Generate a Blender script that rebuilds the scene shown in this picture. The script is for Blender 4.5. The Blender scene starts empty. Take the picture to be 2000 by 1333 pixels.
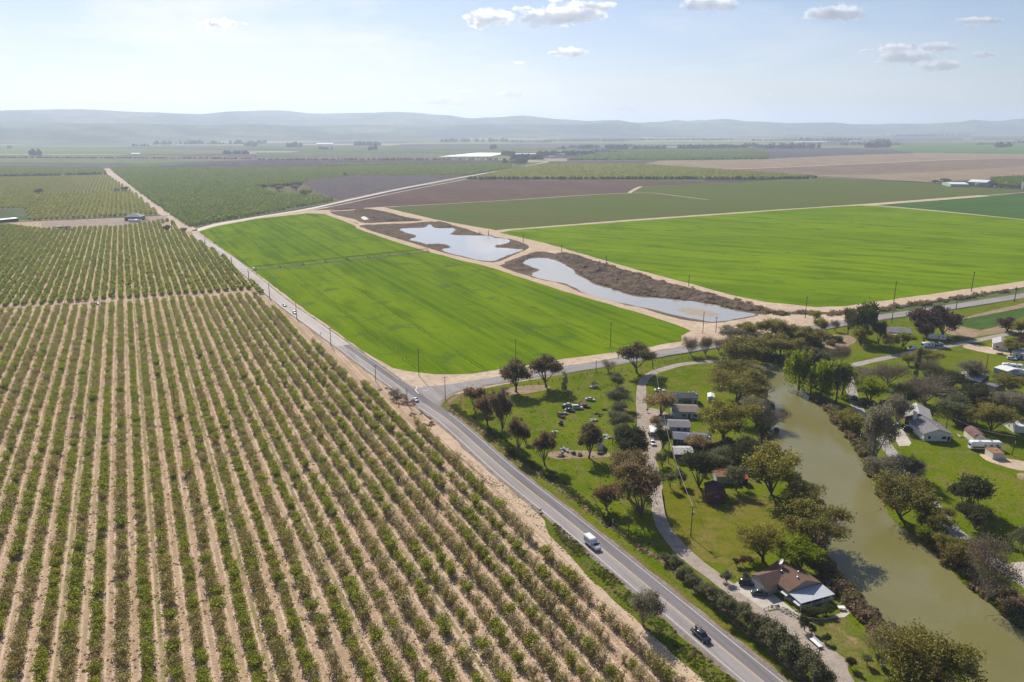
import bpy, bmesh, math, random
from mathutils import Vector, Matrix, noise
from mathutils.geometry import tessellate_polygon
R = math.radians
S = bpy.context.scene
COL = S.collection

# ------------------------------------------------------------------ camera, sky, sun, exposure
H, F, HY = 120.0, 1520.0, 247.0          # camera height (m), focal length and horizon row in 2000 px wide picture
PITCH = math.atan((666.5 - HY) / F)
SP, CP = math.sin(PITCH), math.cos(PITCH)
cam = bpy.data.cameras.new('camera')
cam.sensor_width = 36.0
cam.lens = F / 2000.0 * 36.0
cam.clip_start = 1.0
cam.clip_end = 90000.0
camo = bpy.data.objects.new('camera', cam)
COL.objects.link(camo)
camo.location = (0, 0, H)
camo.rotation_euler = (R(90) - PITCH, 0, 0)
S.camera = camo

SUN_EL, SUN_AZ = 38.0, -21.5             # degrees, azimuth from +Y towards +X
w = bpy.data.worlds.new('World')
S.world = w
w.use_nodes = True
wn, wl = w.node_tree.nodes, w.node_tree.links
wn.clear()
wo = wn.new('ShaderNodeOutputWorld')
bg = wn.new('ShaderNodeBackground')
sky = wn.new('ShaderNodeTexSky')
sky.sky_type = 'NISHITA'
sky.sun_disc = False
sky.sun_elevation = R(SUN_EL)
sky.sun_rotation = R(SUN_AZ)
sky.altitude = 100
sky.air_density = 1.0
sky.dust_density = 0.5
sky.ozone_density = 2.5
# thin cirrus veil, laid on the sky by direction
tc = wn.new('ShaderNodeTexCoord')
mp = wn.new('ShaderNodeMapping')
mp.inputs['Rotation'].default_value = (0, R(-28), R(12))
mp.inputs['Scale'].default_value = (1.0, 1.2, 5.5)
nz = wn.new('ShaderNodeTexNoise')
nz.inputs['Scale'].default_value = 2.6
nz.inputs['Detail'].default_value = 9
nz.inputs['Roughness'].default_value = .62
nz.inputs['Distortion'].default_value = .35
cr = wn.new('ShaderNodeValToRGB')
cr.color_ramp.elements[0].position = .45
cr.color_ramp.elements[0].color = (0, 0, 0, 1)
cr.color_ramp.elements[1].position = .62
cr.color_ramp.elements[1].color = (.8, .8, .8, 1)
wl.new(tc.outputs['Generated'], mp.inputs['Vector'])
wl.new(mp.outputs[0], nz.inputs['Vector'])
wl.new(nz.outputs['Fac'], cr.inputs['Fac'])
# the veil is thickest towards the sun and thins to the east
dt = wn.new('ShaderNodeVectorMath'); dt.operation = 'DOT_PRODUCT'
dt.inputs[1].default_value = (math.sin(R(-32)) * .97, math.cos(R(-32)) * .97, .24)
wl.new(tc.outputs['Generated'], dt.inputs[0])
mr = wn.new('ShaderNodeMapRange')
mr.inputs['From Min'].default_value = .45
mr.inputs['From Max'].default_value = 1.0
wl.new(dt.outputs['Value'], mr.inputs['Value'])
mul = wn.new('ShaderNodeMath'); mul.operation = 'MULTIPLY'
wl.new(cr.outputs[0], mul.inputs[0]); wl.new(mr.outputs[0], mul.inputs[1])
mix = wn.new('ShaderNodeMixRGB')
wl.new(mul.outputs[0], mix.inputs['Fac'])
tint = wn.new('ShaderNodeMixRGB'); tint.blend_type = 'MULTIPLY'; tint.inputs['Fac'].default_value = 1
tint.inputs['Color2'].default_value = (.95, .93, 1.05, 1)
wl.new(sky.outputs[0], tint.inputs['Color1'])
wl.new(tint.outputs[0], mix.inputs['Color1'])
mix.inputs['Color2'].default_value = (10.8, 10.6, 10.6, 1)
wl.new(mix.outputs[0], bg.inputs['Color'])
bg.inputs['Strength'].default_value = 0.072
wl.new(bg.outputs[0], wo.inputs['Surface'])

sl = bpy.data.lights.new('sun', 'SUN')
sl.energy = 5.0
sl.angle = R(.53)
sl.color = (1.0, .93, .83)
so = bpy.data.objects.new('sun', sl)
COL.objects.link(so)
so.rotation_euler = (R(90 - SUN_EL), 0, R(-SUN_AZ) + math.pi)

S.view_settings.view_transform = 'Standard'
S.view_settings.look = 'None'
S.view_settings.gamma = 1
S.view_settings.exposure = 0.35
S.render.engine = 'CYCLES'
S.cycles.use_denoising = True
S.cycles.max_bounces = 12
S.cycles.diffuse_bounces = 2
S.cycles.glossy_bounces = 2
S.cycles.transmission_bounces = 3
S.cycles.transparent_max_bounces = 6
S.cycles.volume_bounces = 12
S.cycles.caustics_reflective = False
S.cycles.caustics_refractive = False

# ------------------------------------------------------------------ geometry helpers
def G(px, py, z=0.0):
    """the point at height z that the photograph shows at (px, py)"""
    u = (px - 1000.0) / F; v = (666.5 - py) / F
    Y = CP + v * SP; Z = -SP + v * CP
    t = (H - z) / -Z
    return Vector((u * t, Y * t, z))
def proj(p):
    dz = p[2] - H
    zf = p[1] * CP - dz * SP
    return 1000 + F * p[0] / zf, 666.5 - F * (p[1] * SP + dz * CP) / zf
def height_at(bx, by, ty):
    b = G(bx, by); lo, hi = 0.0, H * .95
    for _ in range(40):
        m = (lo + hi) / 2
        if proj((b.x, b.y, m))[1] > ty: lo = m
        else: hi = m
    return lo
def dist(p): return math.hypot(p[0], p[1])
def pxw(px_w, p):
    """metres covered by px_w picture pixels at point p"""
    zf = p[1] * CP - (p[2] - H) * SP
    return px_w * zf / F

def tag(o, label=None, cat=None, group=None, kind=None):
    if label: o['label'] = label
    if cat: o['category'] = cat
    if group: o['group'] = group
    if kind: o['kind'] = kind
    return o
def mesh_obj(name, me, parent=None):
    o = bpy.data.objects.new(name, me)
    COL.objects.link(o)
    if parent is not None: o.parent = parent
    return o
def empty(name, loc=(0, 0, 0), rz=0.0):
    o = bpy.data.objects.new(name, None)
    o.empty_display_size = .5
    COL.objects.link(o)
    o.location = loc; o.rotation_euler = (0, 0, rz)
    return o
def pymesh(name, vs, fs, mat, parent=None, smooth=False):
    me = bpy.data.meshes.new(name)
    me.from_pydata([tuple(v) for v in vs], [], fs)
    if mat: me.materials.append(mat)
    if smooth: me.polygons.foreach_set('use_smooth', [True] * len(me.polygons))
    me.update()
    return mesh_obj(name, me, parent)

class MB:
    """collects shapes, then builds them as ONE mesh"""
    def __init__(s): s.v = []; s.f = []
    def add(s, vs, fs, M=None):
        k = len(s.v)
        s.v += [tuple((M @ Vector(v)) if M else v) for v in vs]
        s.f += [tuple(i + k for i in f) for f in fs]
    def box(s, x0, x1, y0, y1, z0, z1, M=None):
        vs = [(x0, y0, z0), (x1, y0, z0), (x1, y1, z0), (x0, y1, z0), (x0, y0, z1), (x1, y0, z1), (x1, y1, z1), (x0, y1, z1)]
        s.add(vs, [(3, 2, 1, 0), (4, 5, 6, 7), (0, 1, 5, 4), (1, 2, 6, 5), (2, 3, 7, 6), (3, 0, 4, 7)], M)
    def tube(s, a, b, r0, r1=None, n=6, cap=True):
        a, b = Vector(a), Vector(b); r1 = r0 if r1 is None else r1
        d = (b - a)
        if d.length < 1e-6: return
        d.normalize()
        q = d.to_track_quat('Z', 'Y').to_matrix()
        vs = []
        for P, r in ((a, r0), (b, r1)):
            for i in range(n):
                t = 2 * math.pi * i / n
                vs.append(P + q @ Vector((r * math.cos(t), r * math.sin(t), 0)))
        fs = [(i, (i + 1) % n, n + (i + 1) % n, n + i) for i in range(n)]
        if cap: fs += [tuple(range(n))[::-1], tuple(range(n, 2 * n))]
        s.add(vs, fs)
    def loft(s, secs, M=None, cap=True):
        """secs: (x, half width, z0, z1, chamfer[, half width at the top])"""
        vs = []; n = 8
        for q in secs:
            x, hw, z0, z1, c = q[:5]; ht = q[5] if len(q) > 5 else hw
            vs += [(x, -hw + c, z0), (x, hw - c, z0), (x, hw, z0 + c), (x, ht, z1 - c), (x, ht - c, z1), (x, -ht + c, z1), (x, -ht, z1 - c), (x, -hw, z0 + c)]
        fs = []
        for k in range(len(secs) - 1):
            for i in range(n):
                fs.append((k * n + i, k * n + (i + 1) % n, (k + 1) * n + (i + 1) % n, (k + 1) * n + i))
        if cap: fs += [tuple(range(n))[::-1], tuple(range((len(secs) - 1) * n, len(secs) * n))]
        s.add(vs, fs, M)
    def build(s, name, mat, parent=None, smooth=False):
        return pymesh(name, s.v, s.f, mat, parent, smooth)

def catmull(pts, n=4, closed=True):
    out = []; m = len(pts)
    rng = range(m) if closed else range(m - 1)
    for i in rng:
        if closed: p0, p1, p2, p3 = pts[(i - 1) % m], pts[i], pts[(i + 1) % m], pts[(i + 2) % m]
        else: p0, p1, p2, p3 = pts[max(i - 1, 0)], pts[i], pts[i + 1], pts[min(i + 2, m - 1)]
        for k in range(n):
            t = k / n
            out.append(tuple(.5 * (2 * p1[j] + (p2[j] - p0[j]) * t + (2 * p0[j] - 5 * p1[j] + 4 * p2[j] - p3[j]) * t * t + (3 * p1[j] - p0[j] - 3 * p2[j] + p3[j]) * t ** 3) for j in range(2)))
    if not closed: out.append(tuple(pts[-1][:2]))
    return out
def inpoly(x, y, poly):
    c = False; j = len(poly) - 1
    for i in range(len(poly)):
        a, b = poly[i], poly[j]
        if (a[1] > y) != (b[1] > y) and x < (b[0] - a[0]) * (y - a[1]) / (b[1] - a[1]) + a[0]: c = not c
        j = i
    return c
def wpts(px):
    return [(G(x, y).x, G(x, y).y) for x, y in px]
def rough(pts, step, amp, seed=0):
    """subdivide a closed outline and shake it: natural edges"""
    out = []
    for i in range(len(pts)):
        a, b = Vector(pts[i]), Vector(pts[(i + 1) % len(pts)])
        L = (b - a).length; n = max(1, min(60, int(L / step)))
        for k in range(n):
            p = a.lerp(b, k / n)
            q = Vector((p.x * .11 + seed, p.y * .11, seed))
            out.append((p.x + amp * noise.noise(q) * 1.6 + amp * .5 * noise.noise(q * 3.7), p.y + amp * noise.noise(q + Vector((9, 9, 9))) * 1.6))
    return out
def sheet_w(name, pts, z, mat, label, cat=None, kind='structure', group=None):
    vs = [Vector((p[0], p[1], z)) for p in pts]
    tris = tessellate_polygon([vs])
    fs = []
    for t in tris:
        a, b, c = (vs[i] for i in t)
        n = (b - a).cross(c - a).z
        fs.append(tuple(t) if n > 0 else tuple(reversed(t)))
    o = pymesh(name, vs, fs, mat)
    return tag(o, label, cat, group, kind)
def sheet(name, px, z, mat, label, curve=0, jit=0.0, step=6.0, kind='structure', cat=None, group=None):
    pts = catmull(px, curve) if curve else px
    pts = wpts(pts)
    if jit: pts = rough(pts, step, jit, seed=len(name) * .7 + px[0][0] * .01)
    return sheet_w(name, pts, z, mat, label, cat, kind, group)
def ribbon_pts(px, n=6, closed=False):
    c = catmull(px, n, closed)
    return [G(x, y) for x, y in c]
def offset_line(P, off):
    """P: list of Vectors; off: number or function(i)"""
    out = []
    for i in range(len(P)):
        a = P[max(i - 1, 0)]; b = P[min(i + 1, len(P) - 1)]
        d = (b - a); d.z = 0; d.normalize()
        nrm = Vector((-d.y, d.x, 0))
        o = off(i) if callable(off) else off
        out.append(P[i] + nrm * o)
    return out
def resample(P, step):
    out = [P[0].copy()]; acc = 0.0
    for a, b in zip(P[:-1], P[1:]):
        L = (b - a).length
        if L < 1e-9: continue
        t = step - acc
        while t <= L:
            out.append(a.lerp(b, t / L)); t += step
        acc = (acc + L) % step
    out.append(P[-1].copy())
    return out
def strip(name, P, o0, o1, z, mat, label, kind='structure', jit=0.0, cat=None, dash=None):
    """a band between offsets o0 and o1 of centre line P"""
    def j(i, s): return jit * noise.noise(Vector((P[i].x * .13 + s, P[i].y * .13, s))) * 1.8 if jit else 0
    A = offset_line(P, (lambda i: o0 + j(i, 3.1))); B = offset_line(P, (lambda i: o1 + j(i, 8.7)))
    vs = []; fs = []
    for i in range(len(P)):
        vs += [(A[i].x, A[i].y, z), (B[i].x, B[i].y, z)]
    for i in range(len(P) - 1):
        if dash and (i % dash[1]) >= dash[0]: continue
        f = (2 * i, 2 * i + 1, 2 * i + 3, 2 * i + 2)
        fs.append(f if o1 < o0 else f[::-1])
    if name is None: return vs, fs
    return tag(pymesh(name, vs, fs, mat), label, cat, None, kind)

# ------------------------------------------------------------------ materials
def c4(c): return (c[0], c[1], c[2], 1.0)
_mats = {}
def mat(name, col, rough=.8, metal=0.0, spec=.3, var=0.0, nscale=3.0, bump=0.0, trans=0.0):
    if name in _mats: return _mats[name]
    m = bpy.data.materials.new(name); m.use_nodes = True
    n, l = m.node_tree.nodes, m.node_tree.links
    b = n['Principled BSDF']
    b.inputs['Base Color'].default_value = c4(col)
    b.inputs['Roughness'].default_value = rough
    b.inputs['Metallic'].default_value = metal
    b.inputs['Specular IOR Level'].default_value = spec
    if var or bump:
        g = n.new('ShaderNodeNewGeometry')
        t = n.new('ShaderNodeTexNoise'); t.inputs['Scale'].default_value = nscale; t.inputs['Detail'].default_value = 5
        l.new(g.outputs['Position'], t.inputs['Vector'])
        if var:
            x = n.new('ShaderNodeMixRGB')
            x.inputs['Color1'].default_value = c4([c * (1 - var) for c in col])
            x.inputs['Color2'].default_value = c4([min(1, c * (1 + var)) for c in col])
            r = n.new('ShaderNodeMapRange'); r.inputs['From Min'].default_value = .32; r.inputs['From Max'].default_value = .68
            l.new(t.outputs['Fac'], r.inputs['Value']); l.new(r.outputs[0], x.inputs['Fac'])
            l.new(x.outputs[0], b.inputs['Base Color'])
        if bump:
            u = n.new('ShaderNodeBump'); u.inputs['Strength'].default_value = 1; u.inputs['Distance'].default_value = bump
            l.new(t.outputs['Fac'], u.inputs['Height']); l.new(u.outputs[0], b.inputs['Normal'])
    _mats[name] = m
    return m

def ground(name, cols, big=40.0, mid=6.0, fine=.8, az=0.0, stretch=1.0, stripes=None, bumpd=.12, spots=None, finev=.22, rgh=.95, wob=1.5):
    """cols: 3 base colours blended by patches `big` metres wide. az: direction (deg from +Y) features are stretched along.
    stripes: list of (period m, width 0..1, colour, strength, offset). spots: (scale m, threshold, colour)"""
    m = bpy.data.materials.new(name); m.use_nodes = True
    n, l = m.node_tree.nodes, m.node_tree.links
    b = n['Principled BSDF']; b.inputs['Roughness'].default_value = rgh; b.inputs['Specular IOR Level'].default_value = .0
    geo = n.new('ShaderNodeNewGeometry')
    rot = n.new('ShaderNodeVectorRotate'); rot.rotation_type = 'Z_AXIS'; rot.inputs['Angle'].default_value = R(az)
    l.new(geo.outputs['Position'], rot.inputs['Vector'])
    sc = n.new('ShaderNodeVectorMath'); sc.operation = 'MULTIPLY'; sc.inputs[1].default_value = (1, 1 / stretch, 1)
    l.new(rot.outputs[0], sc.inputs[0])
    def nse(src, size, det=4, rg=.55, off=0.0):
        t = n.new('ShaderNodeTexNoise'); t.inputs['Scale'].default_value = 1.0 / size; t.inputs['Detail'].default_value = det; t.inputs['Roughness'].default_value = rg
        if off:
            a = n.new('ShaderNodeVectorMath'); a.operation = 'ADD'; a.inputs[1].default_value = (off, off * 1.7, 0)
            l.new(src, a.inputs[0]); src = a.outputs[0]
        l.new(src, t.inputs['Vector'])
        return t.outputs['Fac']
    def rng(src, a, c):
        r = n.new('ShaderNodeMapRange'); r.interpolation_type = 'SMOOTHSTEP'
        r.inputs['From Min'].default_value = a; r.inputs['From Max'].default_value = c
        l.new(src, r.inputs['Value']); return r.outputs[0]
    def mx(f, a, c, mode='MIX'):
        x = n.new('ShaderNodeMixRGB'); x.blend_type = mode
        for k, q in (('Fac', f), ('Color1', a), ('Color2', c)):
            if isinstance(q, (int, float)): x.inputs[k].default_value = q
            elif isinstance(q, (tuple, list)): x.inputs[k].default_value = c4(q)
            else: l.new(q, x.inputs[k])
        return x.outputs[0]
    col = mx(rng(nse(sc.outputs[0], big), .35, .65), cols[0], cols[1])
    col = mx(rng(nse(sc.outputs[0], mid, off=31), .42, .72), col, cols[2])
    if stripes:
        sep = n.new('ShaderNodeSeparateXYZ'); l.new(rot.outputs[0], sep.inputs[0])
        wn_ = nse(rot.outputs[0], 9.0, 2)
        for (per, wid, sc_, st, off) in stripes:
            def M(op, a, c=None):
                q = n.new('ShaderNodeMath'); q.operation = op
                for k, z in enumerate((a, c)):
                    if z is None: continue
                    if isinstance(z, (int, float)): q.inputs[k].default_value = z
                    else: l.new(z, q.inputs[k])
                return q.outputs[0]
            xx = M('ADD', M('ADD', sep.outputs[0], M('MULTIPLY', M('SUBTRACT', wn_, .5), wob * per * .06)), off)
            fr = M('FRACT', M('ADD', M('DIVIDE', xx, per), 4000.0))
            tri = M('ABSOLUTE', M('SUBTRACT', fr, .5))           # 0 at the stripe centre
            rr = n.new('ShaderNodeMapRange'); rr.interpolation_type = 'SMOOTHSTEP'
            rr.inputs['From Min'].default_value = wid * .5; rr.inputs['From Max'].default_value = wid * .5 * .35
            l.new(tri, rr.inputs['Value'])
            brk = rng(nse(sc.outputs[0], 5.0, 3, off=per * 7), .25, .6)
            col = mx(M('MULTIPLY', M('MULTIPLY', rr.outputs[0], brk), st), col, sc_)
    if spots:
        for (ss, th, scol, st) in spots:
            col = mx(M2(n, l, rng(nse(geo.outputs['Position'], ss, 5, .6, off=ss * 13), th, th + .1), st), col, scol)
    f = nse(geo.outputs['Position'], fine, 4, .65)
    mul_ = n.new('ShaderNodeMapRange'); mul_.inputs['From Min'].default_value = .25; mul_.inputs['From Max'].default_value = .75
    mul_.inputs['To Min'].default_value = 1 - finev; mul_.inputs['To Max'].default_value = 1 + finev
    l.new(f, mul_.inputs['Value'])
    sc2 = n.new('ShaderNodeVectorMath'); sc2.operation = 'SCALE'
    l.new(col, sc2.inputs[0]); l.new(mul_.outputs[0], sc2.inputs['Scale'])
    l.new(sc2.outputs[0], b.inputs['Base Color'])
    if bumpd:
        u = n.new('ShaderNodeBump'); u.inputs['Strength'].default_value = 1; u.inputs['Distance'].default_value = bumpd
        l.new(f, u.inputs['Height']); l.new(u.outputs[0], b.inputs['Normal'])
    return m
def M2(n, l, a, k):
    q = n.new('ShaderNodeMath'); q.operation = 'MULTIPLY'; l.new(a, q.inputs[0]); q.inputs[1].default_value = k
    return q.outputs[0]
# ------------------------------------------------------------------ ground and far plain
ROW_AZ = -25.9          # orchard rows and the main road run this way (deg from +Y)
def patchwork():
    m = bpy.data.materials.new('far_farmland'); m.use_nodes = True
    n, l = m.node_tree.nodes, m.node_tree.links
    b = n['Principled BSDF']; b.inputs['Roughness'].default_value = 1; b.inputs['Specular IOR Level'].default_value = .05
    g = n.new('ShaderNodeNewGeometry')
    rot = n.new('ShaderNodeVectorRotate'); rot.rotation_type = 'Z_AXIS'; rot.inputs['Angle'].default_value = R(6)
    l.new(g.outputs['Position'], rot.inputs['Vector'])
    def brick(w_, h_, off, cols):
        a = n.new('ShaderNodeVectorMath'); a.operation = 'ADD'; a.inputs[1].default_value = (off, off * .6, 0)
        l.new(rot.outputs[0], a.inputs[0])
        v = n.new('ShaderNodeTexVoronoi'); v.voronoi_dimensions = '2D'; v.distance = 'CHEBYCHEV'; v.inputs['Randomness'].default_value = .8
        s = n.new('ShaderNodeVectorMath'); s.operation = 'MULTIPLY'; s.inputs[1].default_value = (1 / w_, 1 / h_, 1)
        l.new(a.outputs[0], s.inputs[0]); l.new(s.outputs[0], v.inputs['Vector']); v.inputs['Scale'].default_value = 1
        sp = n.new('ShaderNodeSeparateColor'); l.new(v.outputs['Color'], sp.inputs[0])
        r = n.new('ShaderNodeValToRGB'); r.color_ramp.interpolation = 'CONSTANT'
        for i, c in enumerate(cols):
            e = r.color_ramp.elements[i] if i < 2 else r.color_ramp.elements.new(i / len(cols))
            e.position = i / len(cols); e.color = c4(c)
        l.new(sp.outputs[0], r.inputs[0])
        return r.outputs[0]
    c1 = brick(900, 420, 333, [(.07, .095, .03), (.13, .095, .075), (.17, .19, .05), (.045, .032, .045), (.09, .12, .035), (.30, .24, .16), (.06, .085, .025), (.07, .05, .065), (.15, .16, .05)])
    t = n.new('ShaderNodeTexNoise'); t.inputs['Scale'].default_value = 1 / 45.; t.inputs['Detail'].default_value = 6; t.inputs['Roughness'].default_value = .7
    l.new(g.outputs['Position'], t.inputs['Vector'])
    r = n.new('ShaderNodeMapRange'); r.inputs['To Min'].default_value = .55; r.inputs['To Max'].default_value = 1.45
    r.inputs['From Min'].default_value = .3; r.inputs['From Max'].default_value = .7
    l.new(t.outputs['Fac'], r.inputs['Value'])
    s = n.new('ShaderNodeVectorMath'); s.operation = 'SCALE'; l.new(c1, s.inputs[0]); l.new(r.outputs[0], s.inputs['Scale'])
    l.new(s.outputs[0], b.inputs['Base Color'])
    return m
tag(pymesh('ground', [(-42000, -2500, -.3), (42000, -2500, -.3), (42000, 42000, -.3), (-42000, 42000, -.3)], [(0, 1, 2, 3)], patchwork()),
    'flat patchwork farmland reaching to the hills', kind='structure')

DIRT = [(.42, .30, .20), (.48, .35, .245), (.35, .25, .165)]
m_sand = ground('dry_sand', [(.50, .39, .28), (.58, .46, .34), (.42, .32, .225)], 18, 4, .9, bumpd=.15, spots=[(3.0, .66, (.28, .21, .15), .6)])
_o = G(240, 1311); _a = R(ROW_AZ); _ox = _o.x * math.cos(_a) - _o.y * math.sin(_a)     # rows sit at this offset
m_orch = ground('orchard_dirt', DIRT, 30, 5, .7, az=ROW_AZ, stretch=3, bumpd=.25, finev=.38, wob=.5,
                stripes=[(5.5, .15, (.64, .50, .38), .8, -_ox - .85), (5.5, .15, (.64, .50, .38), .7, -_ox + .85), (5.5, .4, (.33, .24, .15), .35, -_ox + 2.75), (22.0, .06, (.16, .18, .05), .6, -_ox + 2.75)],
                spots=[(2.2, .60, (.19, .13, .085), .75), (6.0, .68, (.50, .38, .27), .5)])
m_track = ground('track_dirt', [(.56, .43, .30), (.50, .38, .265), (.44, .33, .23)], 14, 3, .8, bumpd=.06, finev=.12)
GR = [(.092, .138, .002), (.135, .168, .006), (.165, .150, .04)]
m_grass = ground('meadow_grass', GR, 26, 6, .9, bumpd=.2, finev=.4, spots=[(3.5, .58, (.055, .085, .005), .7), (12.0, .60, (.19, .15, .06), .7), (18, .60, (.11, .17, .002), .8), (1.6, .66, (.24, .20, .12), .5)])
m_verge = ground('verge_grass', [(.105, .13, .006), (.15, .15, .018), (.20, .15, .065)], 14, 3, .7, az=ROW_AZ, stretch=4, bumpd=.25, finev=.4, spots=[(2.4, .6, (.05, .09, .015), .7)])
m_garden = ground('weedy_garden', [(.12, .15, .02), (.20, .15, .06), (.09, .125, .01)], 7, 2.5, .6, bumpd=.1, finev=.4, spots=[(3.5, .56, (.30, .20, .11), .8), (1.4, .62, (.05, .085, .01), .7)])
m_verge2 = ground('weedy_verge', [(.085, .13, .006), (.125, .155, .010), (.16, .14, .05)], 10, 2.5, .6, az=ROW_AZ, stretch=2.5, bumpd=.35, finev=.5, spots=[(2.0, .58, (.04, .08, .01), .8)])
m_lawn = ground('dry_lawn', [(.145, .145, .012), (.19, .158, .04), (.10, .125, .006)], 16, 4, .8, bumpd=.1, finev=.3, spots=[(5, .64, (.24, .18, .10), .6)])
m_dry = ground('scraped_earth', [(.29, .21, .145), (.36, .27, .185), (.20, .17, .08)], 9, 2.5, .8, bumpd=.15, finev=.3)

# ---- near land sheets (px outlines in the photograph, z in metres) ----
sheet('orchard_ground', [(-900, 1600), (-420, 700), (-120, 606), (0, 607), (490, 570), (545, 577), (640, 660), (760, 752), (850, 830), (1000, 960), (1130, 1075), (1330, 1240), (1480, 1370), (1700, 1600)], .02, m_orch, 'tan tilled dirt between the near almond rows')
sheet('orchard_ground', [(-500, 640), (-120, 440), (0, 436), (330, 422), (372, 455), (520, 580), (490, 572), (0, 609), (-120, 613)], .016, m_orch, 'tan dirt under the middle almond block')
sheet('sand', [(370, 452), (420, 436), (640, 404), (760, 400), (985, 444), (1700, 396), (1900, 380), (2300, 420), (2300, 530), (2000, 560), (1730, 604), (1600, 640), (1420, 672), (1080, 735), (900, 775), (840, 790), (700, 722), (520, 590)], .0, m_sand, 'pale sandy ground around the ponds and green fields', jit=2, step=20)
sheet('meadow', [(838, 812), (870, 775), (985, 751), (1210, 713), (1400, 682), (1610, 646), (1725, 626), (1870, 606), (2000, 583), (2400, 520), (2700, 1700), (1700, 1700), (1500, 1370), (1330, 1230), (1000, 945), (870, 838)], .012, m_grass, 'green meadow around the houses and river')
sheet('verge', [(857, 800), (866, 782), (900, 768), (950, 760), (905, 785), (893, 800), (920, 830), (1010, 905), (1130, 1000), (1290, 1120), (1420, 1220), (1560, 1345), (1620, 1400), (1560, 1400), (1500, 1336), (1300, 1175), (1150, 1042), (1000, 912), (900, 840)], .024, m_verge, 'patchy grass verge right of the main road', jit=.5, step=5)
sheet('verge', [(1052, 1003), (1076, 1048), (1145, 1122), (1228, 1200), (1318, 1280), (1390, 1348), (1430, 1400), (1520, 1410), (1478, 1352), (1380, 1270), (1240, 1152), (1150, 1075), (1090, 1022)], .042, m_verge2, 'green weedy verge left of the main road', jit=.7, step=4)
m_brownweed = ground('dead_weeds', [(.22, .15, .10), (.29, .21, .14), (.17, .12, .08)], 6, 2, .6, bumpd=.3, finev=.45)
sheet('dirt_bank', [(1060, 1000), (1100, 1048), (1180, 1125), (1290, 1225), (1400, 1325), (1450, 1385), (1425, 1390), (1370, 1338), (1270, 1240), (1150, 1125), (1060, 1035), (985, 968), (930, 922), (870, 868), (900, 885), (985, 950)], .036, m_brownweed, 'dry weedy strip between track and verge', jit=.6, step=4)
P_track = ribbon_pts([(835, 822), (900, 880), (980, 950), (1060, 1030), (1150, 1122), (1250, 1215), (1350, 1315), (1450, 1420)], 6)
strip('dirt_track', P_track, -2.6, 2.6, .04, m_track, 'pale dirt track beside the orchard edge', jit=.4)
P_mid = ribbon_pts([(-150, 618), (0, 610), (250, 592), (480, 574), (545, 585)], 4)
strip('dirt_track', P_mid, -2.8, 2.8, .03, m_track, 'pale dirt track between the two almond blocks', jit=.3)

# ---- crop fields ----
def crop(name, cols, az, per, w_=.5, col2=None, st=.45, big=60, mid=14, stretch=6, spots=None, finev=.16):
    return ground(name, cols, big, mid, 1.3, az=az, stretch=stretch, stripes=[(per, w_, col2, st, 0), (per * 3.3, .045, [k * .45 for k in cols[0]], .8, 3), (per * 3.3, .045, [k * .45 for k in cols[0]], .8, 5)] if col2 else None, bumpd=.1, finev=finev, spots=spots, wob=2)
FIELD_AZ = -52.0
m_wheat = crop('green_wheat', [(.098, .168, .0), (.155, .225, .0), (.070, .125, .0)], ROW_AZ - 1, 9.0, .35, (.155, .245, .0), .4, 70, 18, 5, spots=[(22, .56, (.062, .125, .018), .7), (4.5, .60, (.06, .13, .008), .5), (9, .64, (.17, .24, .0), .6)])
FIELD1 = [(388, 453), (420, 443), (500, 428), (600, 417), (640, 418.5), (668, 427), (700, 437), (695, 446), (755, 467), (835, 492), (955, 522), (1100, 569), (1225, 605), (1312, 630), (1347, 647), (1331, 656), (1329, 667), (1266, 678), (1211, 687), (1079, 705), (984, 721), (923, 731), (850, 732), (794, 725), (766, 719), (711, 688), (651, 644), (582, 595), (493, 528), (405, 466)]
sheet('crop_field', FIELD1, .05, m_wheat, 'bright green wheat field in front of the ponds', jit=.9, step=9)
m_wheat2 = crop('green_barley', [(.122, .200, .0), (.165, .248, .0), (.085, .150, .0)], -62, 7.0, .4, (.17, .27, .0), .2, 90, 20, 3.5, spots=[(20, .58, (.07, .135, .012), .7), (5, .60, (.07, .13, .003), .5)])
FIELD2 = [(975, 455), (1000, 450), (1250, 431), (1500, 413), (1600, 406), (1672, 402), (1710, 402), (1835, 413), (2000, 430), (2200, 450), (2300, 500), (2000, 550), (1894, 564), (1723, 588), (1650, 598.6), (1592, 600), (1540, 594), (1500, 591), (1425, 576), (1350, 555), (1250, 529), (1150, 500), (1060, 474)]
sheet('crop_field', FIELD2, .05, m_wheat2, 'bright yellow-green field right of the ponds', jit=.7, step=9)
m_olivef = crop('dark_crop', [(.095, .128, .026), (.112, .132, .034), (.128, .112, .048)], -60, 10, .4, (.07, .115, .03), .4, 120, 30, 6)
FC = [(750, 405.5), (1000, 391), (1135, 382), (1230, 378), (1240, 377), (1250, 366), (1462, 355), (1595, 346.5), (1800, 357), (1925, 367), (2000, 371), (2100, 374), (2100, 370), (2000, 375), (1672, 400), (1500, 411), (1250, 428), (1000, 447.5), (968, 450), (910, 440), (850, 429)]
sheet('crop_field', FC, .06, m_olivef, 'dull dark green field behind the ponds', jit=1, step=12)
sheet('crop_field', [(1712, 401), (2000, 378.5), (2200, 363), (2300, 440), (2000, 429), (1835, 412)], .055, crop('deep_green_crop', [(.06, .115, .028), (.07, .13, .03), (.05, .10, .03)], 60, 10, .4, (.055, .12, .03), .3), 'small dark green field at the right frame edge')
sheet('crop_field', [(1858, 633), (1870, 626), (1950, 611), (2000, 601), (2150, 575), (2200, 590), (2000, 618), (1957, 634), (1915, 644)], .05, crop('vegetable_crop', [(.05, .10, .02), (.07, .13, .025), (.045, .085, .025)], 70, 3, .5, (.10, .12, .05), .5, 20, 5, 3), 'leafy green vegetable plot right of the houses')
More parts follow.
